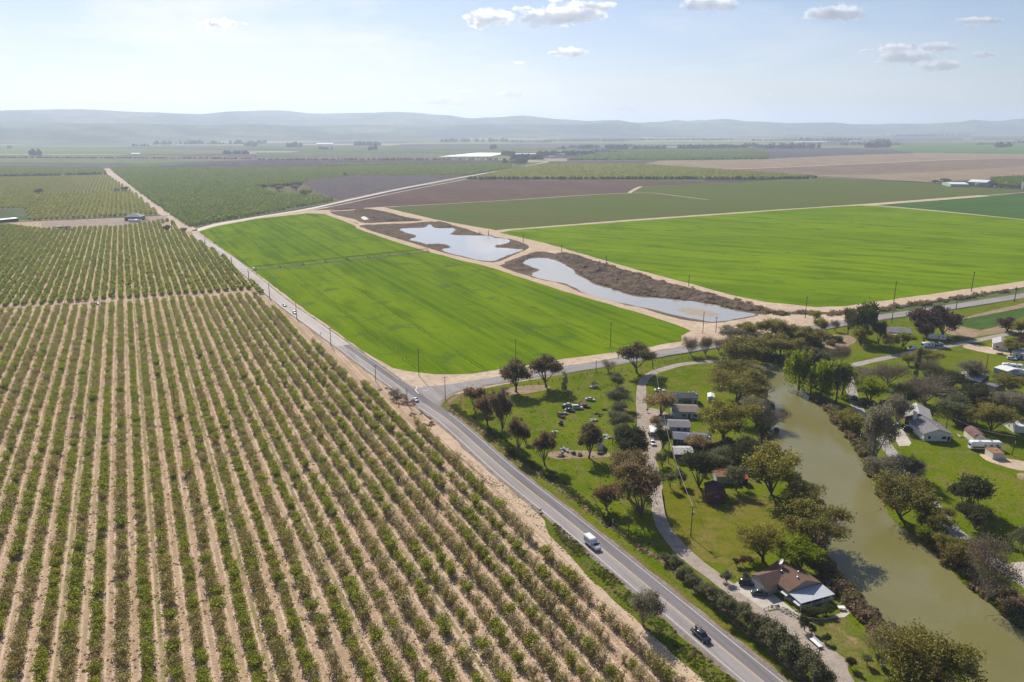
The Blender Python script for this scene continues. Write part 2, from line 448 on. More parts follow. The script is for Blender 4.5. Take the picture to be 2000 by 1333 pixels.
sheet('ploughed_field', [(1852, 628), (2000, 592), (2150, 560), (2150, 575), (2000, 602), (1866, 630), (1858, 634), (1915, 646), (1957, 637), (1990, 640), (1960, 650), (1880, 662), (1850, 652), (1840, 640)], .035, m_dry, 'brown ploughed strip round the vegetable plot', jit=.5)

m_fallow = ground('brown_fallow', [(.115, .072, .060), (.14, .088, .072), (.10, .066, .058)], 120, 25, 3, az=-30, stretch=4, stripes=[(9, .4, (.17, .115, .095), .5, 0)], bumpd=.2, finev=.25)
FB = [(600, 412), (640, 404.5), (780, 375), (910, 351), (1000, 351.5), (1462, 354.5), (1250, 365), (1230, 377.5), (1000, 390.5), (750, 404.5), (720, 406), (675, 409)]
sheet('ploughed_field', FB, .045, m_fallow, 'reddish brown fallow field behind the green ones', jit=1, step=15)
m_pale = ground('pale_dirt_road', [(.50, .40, .31), (.56, .46, .36), (.44, .35, .27)], 60, 20, 3, bumpd=0)
def road_far(px, hw, label, z=.08, m=None, n=5):
    P = ribbon_pts(px, n); return strip('farm_road', P, -hw, hw, z, m or m_pale, label, jit=hw * .12)
road_far([(372, 452), (345, 432), (310, 407), (260, 372), (225, 346), (205, 330)], 9, 'pale dirt road running away on the left')
road_far([(380, 452), (420, 440), (500, 425), (600, 409), (680, 391.5), (780, 370), (910, 345.5), (1000, 329.5), (1080, 315)], 5, 'pale paved road behind the wheat field', m=mat('concrete_road', (.46, .41, .35), var=.1, nscale=.05))
road_far([(592, 415), (680, 397), (780, 375.5), (910, 350.5)], 2.5, 'thin canal road along the fallow field')
road_far([(600, 416), (680, 411), (740, 407), (790, 422), (860, 434), (905, 443), (960, 455), (1010, 466), (1090, 488), (1200, 520), (1300, 549), (1420, 582), (1480, 597), (1540, 603), (1620, 607), (1720, 597), (1900, 569), (2000, 553), (2200, 520)], 4.5, 'sandy road between ponds and the right field', z=.07, m=m_track)
road_far([(640, 419), (690, 437), (720, 452), (800, 476), (900, 507), (955, 519), (1080, 559), (1225, 601), (1330, 634), (1370, 652)], 3.5, 'sandy road between wheat field and ponds', z=.066, m=m_track)
road_far([(955, 519), (975, 517), (1010, 502), (1052, 484)], 3, 'sandy causeway between the two ponds', z=.068, m=m_track)
road_far([(696, 442), (740, 438), (800, 436), (840, 431)], 3, 'sandy causeway above the upper pond', z=.068, m=m_track)
road_far([(968, 450.5), (1000, 449), (1250, 429.5), (1500, 412), (1672, 400.5), (2000, 376.5), (2100, 369)], 3, 'tan track between the dark and bright fields', m=m_pale)
road_far([(1240, 377.5), (1275, 377.5), (1330, 384), (1385, 391)], 2, 'thin pale track across the dark field')
road_far([(1672, 401), (1760, 407), (1840, 414), (2000, 429.5)], 1.5, 'thin tan track along the right field')
road_far([(1228, 378), (1240, 370), (1252, 365)], 4, 'tan track corner beside the fallow field')
road_far([(750, 405), (1000, 391), (1135, 382), (1232, 377.5)], 2, 'tan track below the fallow field')

# ---- far strips of farmland ----
FAR = [
 ([(-150, 320), (0, 319.5), (200, 320), (270, 325), (200, 329), (0, 326), (-150, 326)], (.12, .10, .10), 'thin purple-grey strip far left'),
 ([(270, 326.5), (400, 319), (500, 313.5), (1000, 313), (1030, 316), (1000, 319), (662, 321), (587, 328), (500, 329), (300, 329)], (.085, .065, .075), 'dark purple dormant vineyard strip across the middle distance'),
 ([(-150, 309), (0, 309), (500, 311), (500, 313), (270, 320), (0, 318), (-150, 318)], (.14, .175, .065), 'light green strip far left'),
 ([(0, 303), (300, 303), (520, 308), (860, 306), (857, 312), (500, 313), (200, 309), (0, 308)], (.17, .13, .11), 'tan strip in the far left plain'),
 ([(500, 298), (660, 298), (840, 303), (1000, 299), (1140, 301), (1000, 306), (700, 306), (500, 306)], (.12, .145, .06), 'green strip in the far middle plain'),
 ([(-150, 288), (0, 289), (350, 292), (500, 296), (400, 302), (0, 301), (-150, 300)], (.14, .17, .06), 'yellow green strip below the left hills'),
 ([(1062, 321), (1075, 315.5), (1287, 314.5), (1262, 321.5)], (.10, .08, .09), 'purple vineyard strip right of the centre'),
 ([(1250, 322), (1287, 315), (1500, 311.5), (1640, 304), (1787, 300), (2000, 302.5), (2150, 303), (2150, 344), (2000, 346), (1900, 353), (1800, 356), (1650, 347), (1595, 344.5), (1500, 339), (1375, 331)], (.27, .20, .14), 'wide tan ploughed field far right'),
 ([(1420, 332), (1500, 329.5), (1825, 315), (1950, 311), (2150, 309), (2150, 322), (2000, 324), (1675, 341), (1600, 343), (1500, 338)], (.20, .145, .11), 'brown band in the tan field far right'),
 ([(1740, 294), (1770, 282), (2000, 281), (2150, 281), (2150, 302), (2000, 301.5), (1790, 299)], (.10, .165, .05), 'green field below the right hills'),
 ([(1462, 292), (1740, 293), (1787, 299.5), (1640, 303.5), (1500, 310), (1500, 299)], (.095, .085, .09), 'dark purple field far right'),
 ([(1190, 295), (1462, 291), (1500, 298), (1500, 311), (1300, 314), (1105, 314)], (.105, .145, .045), 'green orchard strip behind the farm'),
 ([(1500, 268), (1700, 266), (2150, 264), (2150, 271), (1800, 273), (1560, 276)], (.13, .10, .10), 'brown strip near the right horizon'),
 ([(500, 284), (900, 286), (1180, 290), (1000, 297), (700, 296), (450, 294)], (.10, .13, .06), 'green strip near the middle horizon'),
]
for i, (px, c, lb) in enumerate(FAR):
    sheet('farm_field', px, .1 + .05 * i, ground('far_strip', [c, [k * 1.12 for k in c], [k * .85 for k in c]], 150, 40, 9, az=-20, stretch=3, bumpd=0, finev=.35), lb, jit=2, step=40)
road_far([(1405, 332), (1500, 329), (1660, 322), (1825, 314.2), (1960, 310)], 8, 'long pale airstrip-like road in the tan field', z=1.2)
road_far([(1675, 341.5), (1800, 335.5), (2000, 324.5), (2100, 320)], 8, 'faint green-tan track in the far tan field', z=1.2, m=ground('tan_green', [(.25, .23, .12), (.22, .2, .12), (.3, .25, .16)], 60, 20, 4, bumpd=0))
road_far([(1595, 345.5), (1660, 349), (1800, 355.5), (1930, 365)], 4, 'tan track to the metal sheds', z=.3)

# ---- paved roads ----
def asphalt(name, c1, c2, az, lanes=None):
    return ground(name, [c1, c2, [k * .85 for k in c1]], 14, 3, .35, az=az, stretch=12, stripes=[(1.9, .35, [k * 1.18 for k in c2], .35, .3)], bumpd=.02, finev=.16, rgh=.85, wob=.5)
m_asL = asphalt('worn_asphalt', (.30, .275, .26), (.34, .315, .30), ROW_AZ)
m_asD = asphalt('dark_asphalt', (.19, .178, .182), (.215, .20, .205), ROW_AZ)
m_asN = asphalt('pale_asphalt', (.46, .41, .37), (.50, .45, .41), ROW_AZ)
m_asE = ground('side_road_asphalt', [(.28, .262, .255), (.34, .315, .30), (.23, .215, .215)], 18, 4, .5, az=65, stretch=6, bumpd=.02, finev=.15, rgh=.85)
m_shoulder = ground('gravel_shoulder', [(.24, .20, .175), (.30, .25, .21), (.20, .16, .13)], 8, 2, .5, bumpd=.1, finev=.35)
m_white = mat('white_road_paint', (.62, .60, .56), .7, var=.18, nscale=1.2)
m_yellow = mat('yellow_road_paint', (.62, .47, .26), .7, var=.15, nscale=1.2)
m_pave = [m_asL, m_asD]
cl = [(379, 458), (405, 475), (453, 508), (545, 585), (612, 634), (687, 688), (770, 748), (815, 780), (878, 824), (948, 879)]
def mid_pt(a, b):
    A, B = G(*a), G(*b); return (A + B) / 2
main_px = [G(*p) for p in cl]
# lower stretch from the white lines on both sides
for L_, R_ in [((1100, 1031.5), (1152.5, 1030)), ((1221, 1133), (1287, 1140)), ((1320, 1211), (1393, 1216.8)), ((1402, 1281), (1470, 1276.5)), ((1455, 1333), (1540, 1334))]:
    pass
low = []
e0, e1 = G(1100, 1031.5), G(1455, 1333)
dirv = (e1 - e0).normalized(); nrm = Vector((-dirv.y, dirv.x, 0))
HWL = 3.75
off = nrm * (HWL if nrm.x > 0 else -HWL)
pA = G(1000, 950); 
low = [G(948, 905.5) + off, pA + off, e0 + off, e0.lerp(e1, .5) + off, e1 + off, e1 + dirv * 60 + off]
main_pts = main_px[:-1] + low
main_w = catmull([(p.x, p.y) for p in main_pts], 10, False)
P_main = resample([Vector((x, y, 0)) for x, y in main_w], 2.0)
kJ = min(range(len(P_main)), key=lambda i: (P_main[i] - G(668, 675)).length)
J2 = min(range(len(P_main)), key=lambda i: (P_main[i] - G(815, 780)).length)
strip('road_shoulder', P_main, -5.6, 5.3, .056, m_shoulder, 'gravel shoulder of the main road', jit=.5)
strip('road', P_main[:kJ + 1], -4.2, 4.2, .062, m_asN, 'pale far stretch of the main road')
# offsets: positive = left of travel direction towards camera = east (right in the picture)
strip('road', P_main[kJ:], -4.3, 0, .062, m_asL, 'worn light lane of the main road')
strip('road', P_main[kJ:], 0, 4.3, .0625, m_asD, 'darker resurfaced lane of the main road')
def markings():
    mb = MB()
    for (a, b_, o) in [(kJ, len(P_main), -HWL), (J2 + 12, len(P_main), HWL), (0, J2 - 14, HWL * .98), (0, kJ, -HWL * .98)]:
        v, f = strip(None, P_main[a:b_], o - .09, o + .09, .0665, None, None); mb.add(v, f)
    o = mb.build('road_markings', m_white); tag(o, 'white edge lines of the main road', kind='structure')
    mb = MB()
    for oo in (-.16, .10):
        v, f = strip(None, P_main[kJ:J2 - 6], oo, oo + .12, .0665, None, None); mb.add(v, f)
        v, f = strip(None, P_main[J2 + 4:], oo, oo + .12, .0665, None, None); mb.add(v, f)
    o = mb.build('road_markings', m_yellow); tag(o, 'double yellow centre line of the main road', kind='structure')
    v, f = strip(None, P_main[:kJ], -.08, .08, .0665, None, None, dash=(2, 7)); mb = MB(); mb.add(v, f)
    o = mb.build('road_markings', m_white); tag(o, 'dashed centre line of the far main road', kind='structure')
markings()
E_c = [(930, 751), (985, 741), (1085, 726), (1209, 705.5), (1273, 694), (1375, 677), (1480, 660), (1610, 638), (1725, 619.5), (1850, 601), (2000, 577.5), (2200, 545)]
P_east = resample(ribbon_pts(E_c, 6), 3.0)
strip('road_shoulder', P_east, -5.4, 5.4, .054, m_shoulder, 'gravel shoulder of the side road', jit=.4)
strip('road', P_east, -4.4, 4.4, .058, m_asE, 'grey side road running right past the houses')
jn = [(780, 741), (797, 752), (812, 757), (830, 756), (860, 753), (890, 749.5), (935, 743), (940, 756), (902, 761.5), (880, 769), (867, 777), (857, 787), (855, 798), (862, 808), (880, 823), (850, 815), (810, 785), (775, 752)]
sheet('road', jn, .0605, m_asL, 'flared mouth of the side road at the junction', curve=3)
sheet('road_shoulder', [(850, 780), (862, 772), (880, 763), (905, 756), (960, 750), (958, 753), (905, 764), (884, 773), (871, 782), (861, 792), (860, 802), (880, 822), (866, 815), (848, 800)], .0585, m_shoulder, 'gravel edge round the junction corner', curve=3)
mb = MB()
for a, b_ in (((814, 756), (811.5, 763)), ((811.5, 763), (818, 769)), ((826, 763.5), (837, 762))):
    A, B = G(*a, z=.067), G(*b_, z=.067); d = (B - A).normalized(); q = Vector((-d.y, d.x, 0)) * .22
    mb.add([A - q, B - q, B + q, A + q], [(0, 1, 2, 3)])
tag(mb.build('road_markings', m_white), 'white stop marks at the junction', kind='structure')

# ---- gravel drives ----
m_gravel = ground('gravel_drive', [(.36, .30, .25), (.41, .345, .29), (.30, .25, .21)], 10, 2.5, .5, bumpd=.08, finev=.25)
drive = [(1425, 704), (1390, 706), (1340, 711), (1300, 720), (1270, 732), (1256, 746), (1253, 765), (1253, 800), (1256, 837), (1264, 875), (1273, 910), (1279, 935), (1284, 975), (1288, 1007), (1303, 1040), (1325, 1069), (1357, 1098), (1406, 1134), (1455, 1172), (1500, 1213), (1549, 1251), (1597, 1285), (1656, 1334), (1740, 1400)]
P_drive = resample(ribbon_pts(drive, 6), 2.0)
strip('gravel_drive', P_drive, -2.3, 2.3, .05, m_gravel, 'gravel drive winding past the cottages', jit=.3)
sheet('gravel_drive', [(1262, 800), (1300, 806), (1318, 818), (1306, 832), (1300, 850), (1290, 880), (1272, 895), (1262, 860)], .046, m_gravel, 'gravel parking area beside the cottages', curve=3)
sheet('gravel_drive', [(1470, 1182), (1497, 1197), (1530, 1190), (1560, 1213), (1587, 1212), (1594, 1243), (1654, 1289), (1657, 1312), (1672, 1340), (1660, 1348), (1590, 1288), (1540, 1247), (1490, 1207)], .0515, m_gravel, 'gravel patch below the brown-roofed house', curve=1)
rd = [(2060, 630), (1962, 654), (1894, 668), (1855, 676), (1810, 684), (1763, 693), (1700, 706), (1662, 716), (1654, 728), (1660, 750), (1668, 780), (1682, 810), (1712, 842), (1736, 878), (1776, 932), (1815, 978), (1851, 1023), (1887, 1056), (1955, 1108), (2020, 1150)]
P_rd = resample(ribbon_pts(rd, 6), 3.0)
strip('gravel_drive', P_rd, -2.4, 2.4, .048, ground('lane_asphalt', [(.34, .31, .285), (.40, .36, .33), (.28, .255, .24)], 12, 3, .5, bumpd=.04, finev=.2), 'grey lane along the far river bank', jit=.25)
m_conc = ground('concrete_slab', [(.50, .45, .38), (.55, .50, .43), (.45, .40, .34)], 6, 2, .4, bumpd=.01, finev=.08)
sheet('concrete_drive', [(1426, 1145), (1460, 1127), (1492, 1146), (1528, 1175), (1555, 1196), (1575, 1206), (1608, 1209), (1640, 1199), (1650, 1185), (1664, 1195), (1650, 1206), (1600, 1211), (1568, 1207), (1530, 1186), (1497, 1194)], .056, m_conc, 'pale concrete driveway of the brown-roofed house')
sheet('concrete_drive', [(1736, 848), (1745, 842), (1766, 838), (1768, 846), (1780, 866), (1776, 871), (1756, 872), (1748, 858)], .056, m_conc, 'pale concrete drive of the big grey house')
sheet('concrete_drive', [(1945, 1105), (1980, 1099), (2030, 1096), (2060, 1140), (2000, 1128)], .056, m_conc, 'concrete pad at the right frame edge')
sheet('dirt_patch', [(1912, 885), (1945, 893), (1990, 900), (2060, 915), (2060, 925), (1990, 919), (1950, 908), (1925, 899)], .052, m_sand, 'sandy patch below the white shed', curve=2)
sheet('dirt_patch', [(1598, 668), (1625, 655), (1660, 655), (1672, 668), (1640, 682), (1605, 680)], .052, m_dry, 'bare reddish yard behind the palm trees', curve=3)
sheet('dirt_patch', [(1985, 928), (1995, 924), (2010, 930), (1995, 938)], .052, m_dry, 'round earth bed on the right lawn', curve=3)
sheet('dirt_patch', [(1070, 885), (1110, 880), (1185, 884), (1190, 893), (1120, 896), (1080, 896)], .052, m_dry, 'bare strip under the yard trees', curve=3)
sheet('dirt_patch', [(980, 765), (1000, 757), (1050, 752), (1075, 757), (1060, 764), (1000, 772)], .052, m_dry, 'bare patch below the two corner trees', curve=3)
sheet('dirt_patch', [(1880, 678), (1895, 672), (1950, 682), (1985, 692), (1940, 692), (1900, 684)], .052, m_sand, 'sandy yard beside the white house', curve=3)
sheet('lawn', [(1296, 950), (1340, 946), (1420, 965), (1500, 975), (1545, 1000), (1530, 1050), (1500, 1080), (1440, 1100), (1380, 1098), (1335, 1060), (1305, 1020), (1296, 985)], .05, m_lawn, 'half-dry mown lawn round the maroon shed', curve=3)
sheet('lawn', [(1585, 1210), (1592, 1243), (1613, 1260), (1652, 1288), (1657, 1302), (1690, 1306), (1662, 1316), (1674, 1345), (1730, 1350), (1705, 1285), (1690, 1240), (1650, 1210)], .052, m_garden, 'patchy garden lawn below the brown-roofed house', curve=1)
sheet('dirt_patch', [(200, 0)] if 0 else [(80, 433.5), (230, 427), (330, 421), (312, 433), (240, 443), (82, 447)], .2, ground('yard_dirt', [(.33, .26, .21), (.38, .30, .24), (.28, .22, .18)], 30, 8, 2, bumpd=.1), 'bare brown farmyard beside the far left house')

# ---- ditch bank and pond surrounds ----
m_bank = ground('dug_earth', [(.125, .09, .068), (.185, .135, .10), (.095, .07, .052)], 10, 3, 1.1, bumpd=.6, finev=.45, spots=[(5, .62, (.09, .10, .035), .5)])
def mound(name, px, zmax, label, curve=3, cell=2.6, seed=0, m=None, base=.04):
    """low hummocky earth bank over a picture outline"""
    poly = wpts(catmull(px, curve) if curve else px)
    xs = [p[0] for p in poly]; ys = [p[1] for p in poly]
    x0, x1, y0, y1 = min(xs), max(xs), min(ys), max(ys)
    nx, ny = int((x1 - x0) / cell) + 2, int((y1 - y0) / cell) + 2
    def ed(x, y):
        d = 1e9
        for i in range(len(poly)):
            a, b = poly[i], poly[(i + 1) % len(poly)]
            vx, vy = b[0] - a[0], b[1] - a[1]; L = vx * vx + vy * vy or 1e-9
            t = max(0, min(1, ((x - a[0]) * vx + (y - a[1]) * vy) / L))
            d = min(d, math.hypot(x - a[0] - t * vx, y - a[1] - t * vy))
        return d
    idx = {}; vs = []; fs = []
    for j in range(ny):
        for i in range(nx):
            x, y = x0 + i * cell, y0 + j * cell
            if inpoly(x, y, poly):
                e = min(1, ed(x, y) / 6)
                q = Vector((x * .09 + seed, y * .09, seed))
                h = zmax * e * (.55 + .6 * noise.noise(q) + .35 * noise.noise(q * 3.3)) + .25 * noise.noise(q * 9) * e
                idx[i, j] = len(vs); vs.append((x + .5 * cell * noise.noise(q * 5), y + .5 * cell * noise.noise(q * 5.5), base + max(0, h)))
    for j in range(ny - 1):
        for i in range(nx - 1):
            k = [(i, j), (i + 1, j), (i + 1, j + 1), (i, j + 1)]
            if all(q in idx for q in k): fs.append(tuple(idx[q] for q in k))
            else:
                kk = [q for q in k if q in idx]
                if len(kk) == 3: fs.append(tuple(idx[q] for q in kk))
    return tag(pymesh(name, vs, fs, m or m_bank), label, kind='structure')
def basin(px, label):
    sheet('pond_bed', px, .045, m_bank, label, curve=3, jit=.5, step=5)
basin([(706, 440), (760, 437), (830, 434), (850, 432), (868, 436), (905, 446), (950, 460), (1000, 468), (1028, 478), (1030, 486), (1000, 500), (962, 513), (900, 502), (830, 484), (760, 462), (718, 449)], 'dark muddy bed round the upper pond')
basin([(975, 516), (1000, 508), (1050, 492), (1085, 496), (1130, 503), (1200, 525), (1300, 556), (1400, 580), (1480, 600), (1490, 612), (1430, 625), (1390, 630), (1330, 624), (1260, 604), (1180, 578), (1100, 556), (1020, 536), (985, 524)], 'dark muddy bed round the lower pond')
basin([(645, 411), (700, 407), (740, 411), (780, 420), (826, 431), (760, 434), (712, 436), (690, 428), (655, 420)], 'dark dredged ground above the ponds')
mound('earth_bank', [(1088, 494), (1130, 500), (1200, 522), (1300, 552), (1400, 577), (1470, 596), (1500, 603), (1460, 609), (1400, 596), (1330, 586), (1250, 578), (1200, 566), (1150, 548), (1112, 524), (1085, 506)], 3.2, 'brown dredged earth bank along the lower pond', seed=2)
mound('earth_bank', [(690, 412), (705, 408), (745, 414), (790, 424), (820, 430), (780, 433), (730, 432), (712, 424)], 2.6, 'dark dredged bank above the upper pond', seed=5)
mound('earth_bank', [(845, 436), (860, 433), (880, 438), (888, 444), (862, 446), (848, 444)], 2.0, 'brown mud spit at the top of the upper pond', seed=8)
mound('earth_bank', [(980, 515), (1010, 504), (1045, 492), (1060, 495), (1040, 504), (1022, 514), (1045, 524), (1030, 532), (1000, 526)], 2.2, 'dark bank at the head of the lower pond', seed=11)
mound('earth_bank', [(700, 441), (760, 438), (815, 438), (800, 446), (780, 448), (800, 458), (808, 464), (795, 468), (760, 458), (715, 447)], 1.2, 'muddy flats left of the upper pond', seed=14)
mound('earth_bank', [(1486, 607), (1540, 609), (1600, 610), (1680, 606), (1740, 598), (1850, 583), (1960, 566), (1958, 570), (1850, 589), (1740, 604), (1680, 612), (1600, 616), (1540, 615), (1490, 612)], 1.8, 'dark weedy ditch bank beside the side road', curve=2, seed=17)
# ---- water ----
def water(name, col, rgh, bump, label, scale=.5, ior=1.33, murk=None, spec=.5):
    m = bpy.data.materials.new(name); m.use_nodes = True
    n, l = m.node_tree.nodes, m.node_tree.links
    b = n['Principled BSDF']
    b.inputs['Roughness'].default_value = rgh; b.inputs['IOR'].default_value = ior; b.inputs['Specular IOR Level'].default_value = spec
    g = n.new('ShaderNodeNewGeometry')
    t = n.new('ShaderNodeTexNoise'); t.inputs['Scale'].default_value = 1 / 28.; t.inputs['Detail'].default_value = 5
    l.new(g.outputs['Position'], t.inputs['Vector'])
    r = n.new('ShaderNodeMapRange'); r.inputs['From Min'].default_value = .38; r.inputs['From Max'].default_value = .66
    l.new(t.outputs['Fac'], r.inputs['Value'])
    x = n.new('ShaderNodeMixRGB'); l.new(r.outputs[0], x.inputs['Fac'])
    x.inputs['Color1'].default_value = c4(col); x.inputs['Color2'].default_value = c4(murk or col)
    l.new(x.outputs[0], b.inputs['Base Color'])
    t2 = n.new('ShaderNodeTexNoise'); t2.inputs['Scale'].default_value = scale; t2.inputs['Detail'].default_value = 4
    l.new(g.outputs['Position'], t2.inputs['Vector'])
    u = n.new('ShaderNodeBump'); u.inputs['Strength'].default_value = 1; u.inputs['Distance'].default_value = bump
    l.new(t2.outputs['Fac'], u.inputs['Height']); l.new(u.outputs[0], b.inputs['Normal'])
    return m
RIVER = [(1466, 712), (1480, 709), (1500, 711), (1520, 716), (1530, 728), (1545, 745), (1579, 773), (1610, 797), (1618, 815), (1642, 831), (1652, 850), (1662, 870), (1681, 900), (1711, 945), (1734, 1007), (1779, 1043), (1825, 1082), (1851, 1108), (1890, 1150), (1939, 1186), (2000, 1222), (2150, 1310), (2200, 1500), (1980, 1460), (1893, 1333), (1820, 1280), (1760, 1251), (1695, 1192), (1646, 1144), (1600, 1090), (1612, 1040), (1600, 1000), (1585, 970), (1549, 932), (1532, 900), (1515, 882), (1497, 868), (1500, 845), (1512, 815), (1500, 785), (1484, 755), (1468, 735)]
m_river = water('murky_river', (.19, .175, .075), .08, .06, '', .9, murk=(.165, .15, .048))
m_pond = water('pond_water', (.36, .335, .285), .06, .006, '', .35, ior=1.6)
m_rbank = ground('river_bank', [(.13, .105, .06), (.17, .13, .08), (.09, .10, .025)], 7, 2, .7, bumpd=.4, finev=.45)
rb = catmull(RIVER, 3)
rbw = wpts(rb)
cen_off = []
sheet_w('river_bank', rough([tuple(p.xy) for p in offset_line([Vector((a, b, 0)) for a, b in rbw], 3.2 if 0 else -3.0)], 5, .8, 4), .053, m_rbank, 'brown muddy bank along the river')
sheet('river', RIVER, .072, m_river, 'murky green-brown river', curve=3, jit=.5, step=4)
POND1 = [(780, 447.5), (800, 446), (830, 445), (835, 439.5), (842, 440), (845, 445), (855, 446), (885, 446), (889, 451), (880, 457.5), (895, 460), (957, 461), (963, 465), (992, 467), (994, 474), (970, 480), (969, 484), (1022, 487.5), (1012, 492), (990, 500), (965, 510), (950, 510), (930, 507.5), (900, 500), (868, 492), (866, 486), (880, 485), (877, 480), (855, 476), (835, 477.5), (820, 474), (800, 469), (798, 466), (811, 465), (810, 460), (790, 454)]
POND2 = [(1020, 516), (1035, 506), (1070, 505), (1105, 517), (1120, 525), (1125, 536), (1142, 544), (1163, 557), (1200, 566), (1235, 579), (1275, 582.5), (1320, 586), (1350, 589), (1395, 596), (1437, 607.5), (1470, 612.5), (1475, 616), (1455, 620), (1400, 629.5), (1377, 627.5), (1337, 620), (1275, 605), (1210, 592), (1150, 576), (1130, 567), (1105, 555), (1080, 550), (1037, 539), (1052, 529), (1050, 525), (1035, 522)]
sheet('pond', POND1, .075, m_pond, 'upper sky-reflecting irrigation pond', curve=2, jit=1.1, step=3)
sheet('pond', POND2, .075, m_pond, 'lower long irrigation pond beside the earth bank', curve=2, jit=.9, step=3)
m_mud = ground('wet_mud', [(.17, .125, .085), (.22, .165, .11), (.12, .09, .06)], 8, 2, .6, bumpd=.1, finev=.3)
for _p in (POND1, POND2):
    _w = wpts(catmull(_p, 2)); _q = offset_line([Vector((a, b, 0)) for a, b in _w], 2.2)
    sheet_w('pond_margin', rough([tuple(v.xy) for v in _q], 3, 1.2, 6), .056, m_mud, 'wet mud margin of the %s pond' % ('upper' if _p is POND1 else 'lower'))
sheet('sandbar', [(1325, 605), (1350, 602), (1395, 611), (1405, 616), (1380, 619), (1340, 613)], .09, mat('wet_sand', (.32, .25, .18), .6, var=.15, nscale=.3), 'pale wet sandbar in the lower pond', curve=3)
sheet('sandbar', [(705, 425), (715, 423), (722, 427), (712, 430)], .09, mat('white_salt', (.6, .55, .47), .8), 'white dry puddle above the ponds', curve=3)

# ---- hills ----
def interp(tab, x):
    if x <= tab[0][0]: return tab[0][1]
    for (a, b), (c, d) in zip(tab[:-1], tab[1:]):
        if x <= c:
            t = (x - a) / (c - a); t = t * t * (3 - 2 * t)
            return b + (d - b) * t
    return tab[-1][1]
def range_of_hills(name, tab, base, dep, label, m, seed, rough_):
    vs = []; fs = []; xs = [(-260 + 12 * i) for i in range(212)]; N = 26
    for x in xs:
        yt = interp(tab, x); d0 = H * F / (interp(base, x) - HY)
        col = []
        u = (x - 1000) / F; v = (666.5 - HY) / F
        dx, dy = u, CP + v * SP
        L = math.hypot(dx, dy); dx /= L; dy /= L
        zf = dy * CP
        for k in range(N):
            t = k / (N - 1); r = d0 + dep * t
            X, Y = dx * r, dy * r
            env = math.sin(min(1, t * 1.25) * math.pi / 2) ** 1.3
            if t > .8: env *= 1 - (t - .8) * 2
            q = Vector((X / 2300 + seed, Y / 2300, seed))
            rdg = noise.fractal(q * 1.6, 1.0, 2.1, 5)
            rdg2 = 1 - abs(noise.noise(q * 2.4)) * 2
            col.append([X, Y, env * (1 + rough_ * rdg + rough_ * .5 * rdg2 * (1 - t))])
        # scale so that the skyline reaches the wanted height
        need = (HY - yt) / F * zf
        mxa = max((c[2]) / math.hypot(c[0], c[1]) for c in col)
        for c in col:
            rr = math.hypot(c[0], c[1])
            sc_ = need * 1.0 / mxa + (H / mxa) * 0
            # height above camera at the ridge = need * r ; add camera height there
            z = c[2] / mxa * (need) + H * min(1, c[2])
            vs.append((c[0], c[1], max(z, -.2) if c is not col[0] else -.25))
    nr = N
    for i in range(len(xs) - 1):
        for k in range(nr - 1):
            fs.append((i * nr + k, (i + 1) * nr + k, (i + 1) * nr + k + 1, i * nr + k + 1))
    return tag(pymesh(name, vs, fs, m, smooth=True), label, kind='structure')
m_hill = ground('dry_green_hills', [(.045, .06, .035), (.15, .145, .08), (.03, .04, .028)], 1100, 420, 90, bumpd=0, finev=.5)  # strong patch contrast paints in ridge relief that the shading leaves faint
BACK = [(-300, 214), (0, 217), (150, 215), (300, 221), (390, 224), (460, 219), (540, 217), (620, 223), (700, 222), (770, 220), (800, 221), (870, 226), (920, 232), (960, 230), (1020, 227), (1100, 234), (1150, 237), (1200, 235), (1240, 240), (1300, 240), (1400, 241), (1600, 243), (2300, 244)]
BACKB = [(-300, 271), (900, 266), (2300, 258)]
FRONT = [(-300, 246), (60, 245), (120, 241), (230, 238.5), (300, 243), (400, 245), (500, 243), (600, 247), (750, 242), (850, 245), (950, 243), (1050, 244), (1120, 244), (1200, 239.5), (1230, 240), (1290, 237), (1340, 233), (1400, 232), (1470, 238), (1550, 241), (1620, 239), (1700, 242), (1800, 242), (1870, 239), (1910, 233), (1940, 236), (2000, 231), (2100, 228), (2300, 232)]
FRONTB = [(-300, 276), (500, 273), (1000, 269), (1400, 262), (2300, 258)]
range_of_hills('hills', BACK, BACKB, 5500, 'long high blue range on the left horizon', m_hill, 3.3, .6)
range_of_hills('hills', FRONT, FRONTB, 3200, 'lower foothills in front and to the right', m_hill, 7.7, .9)
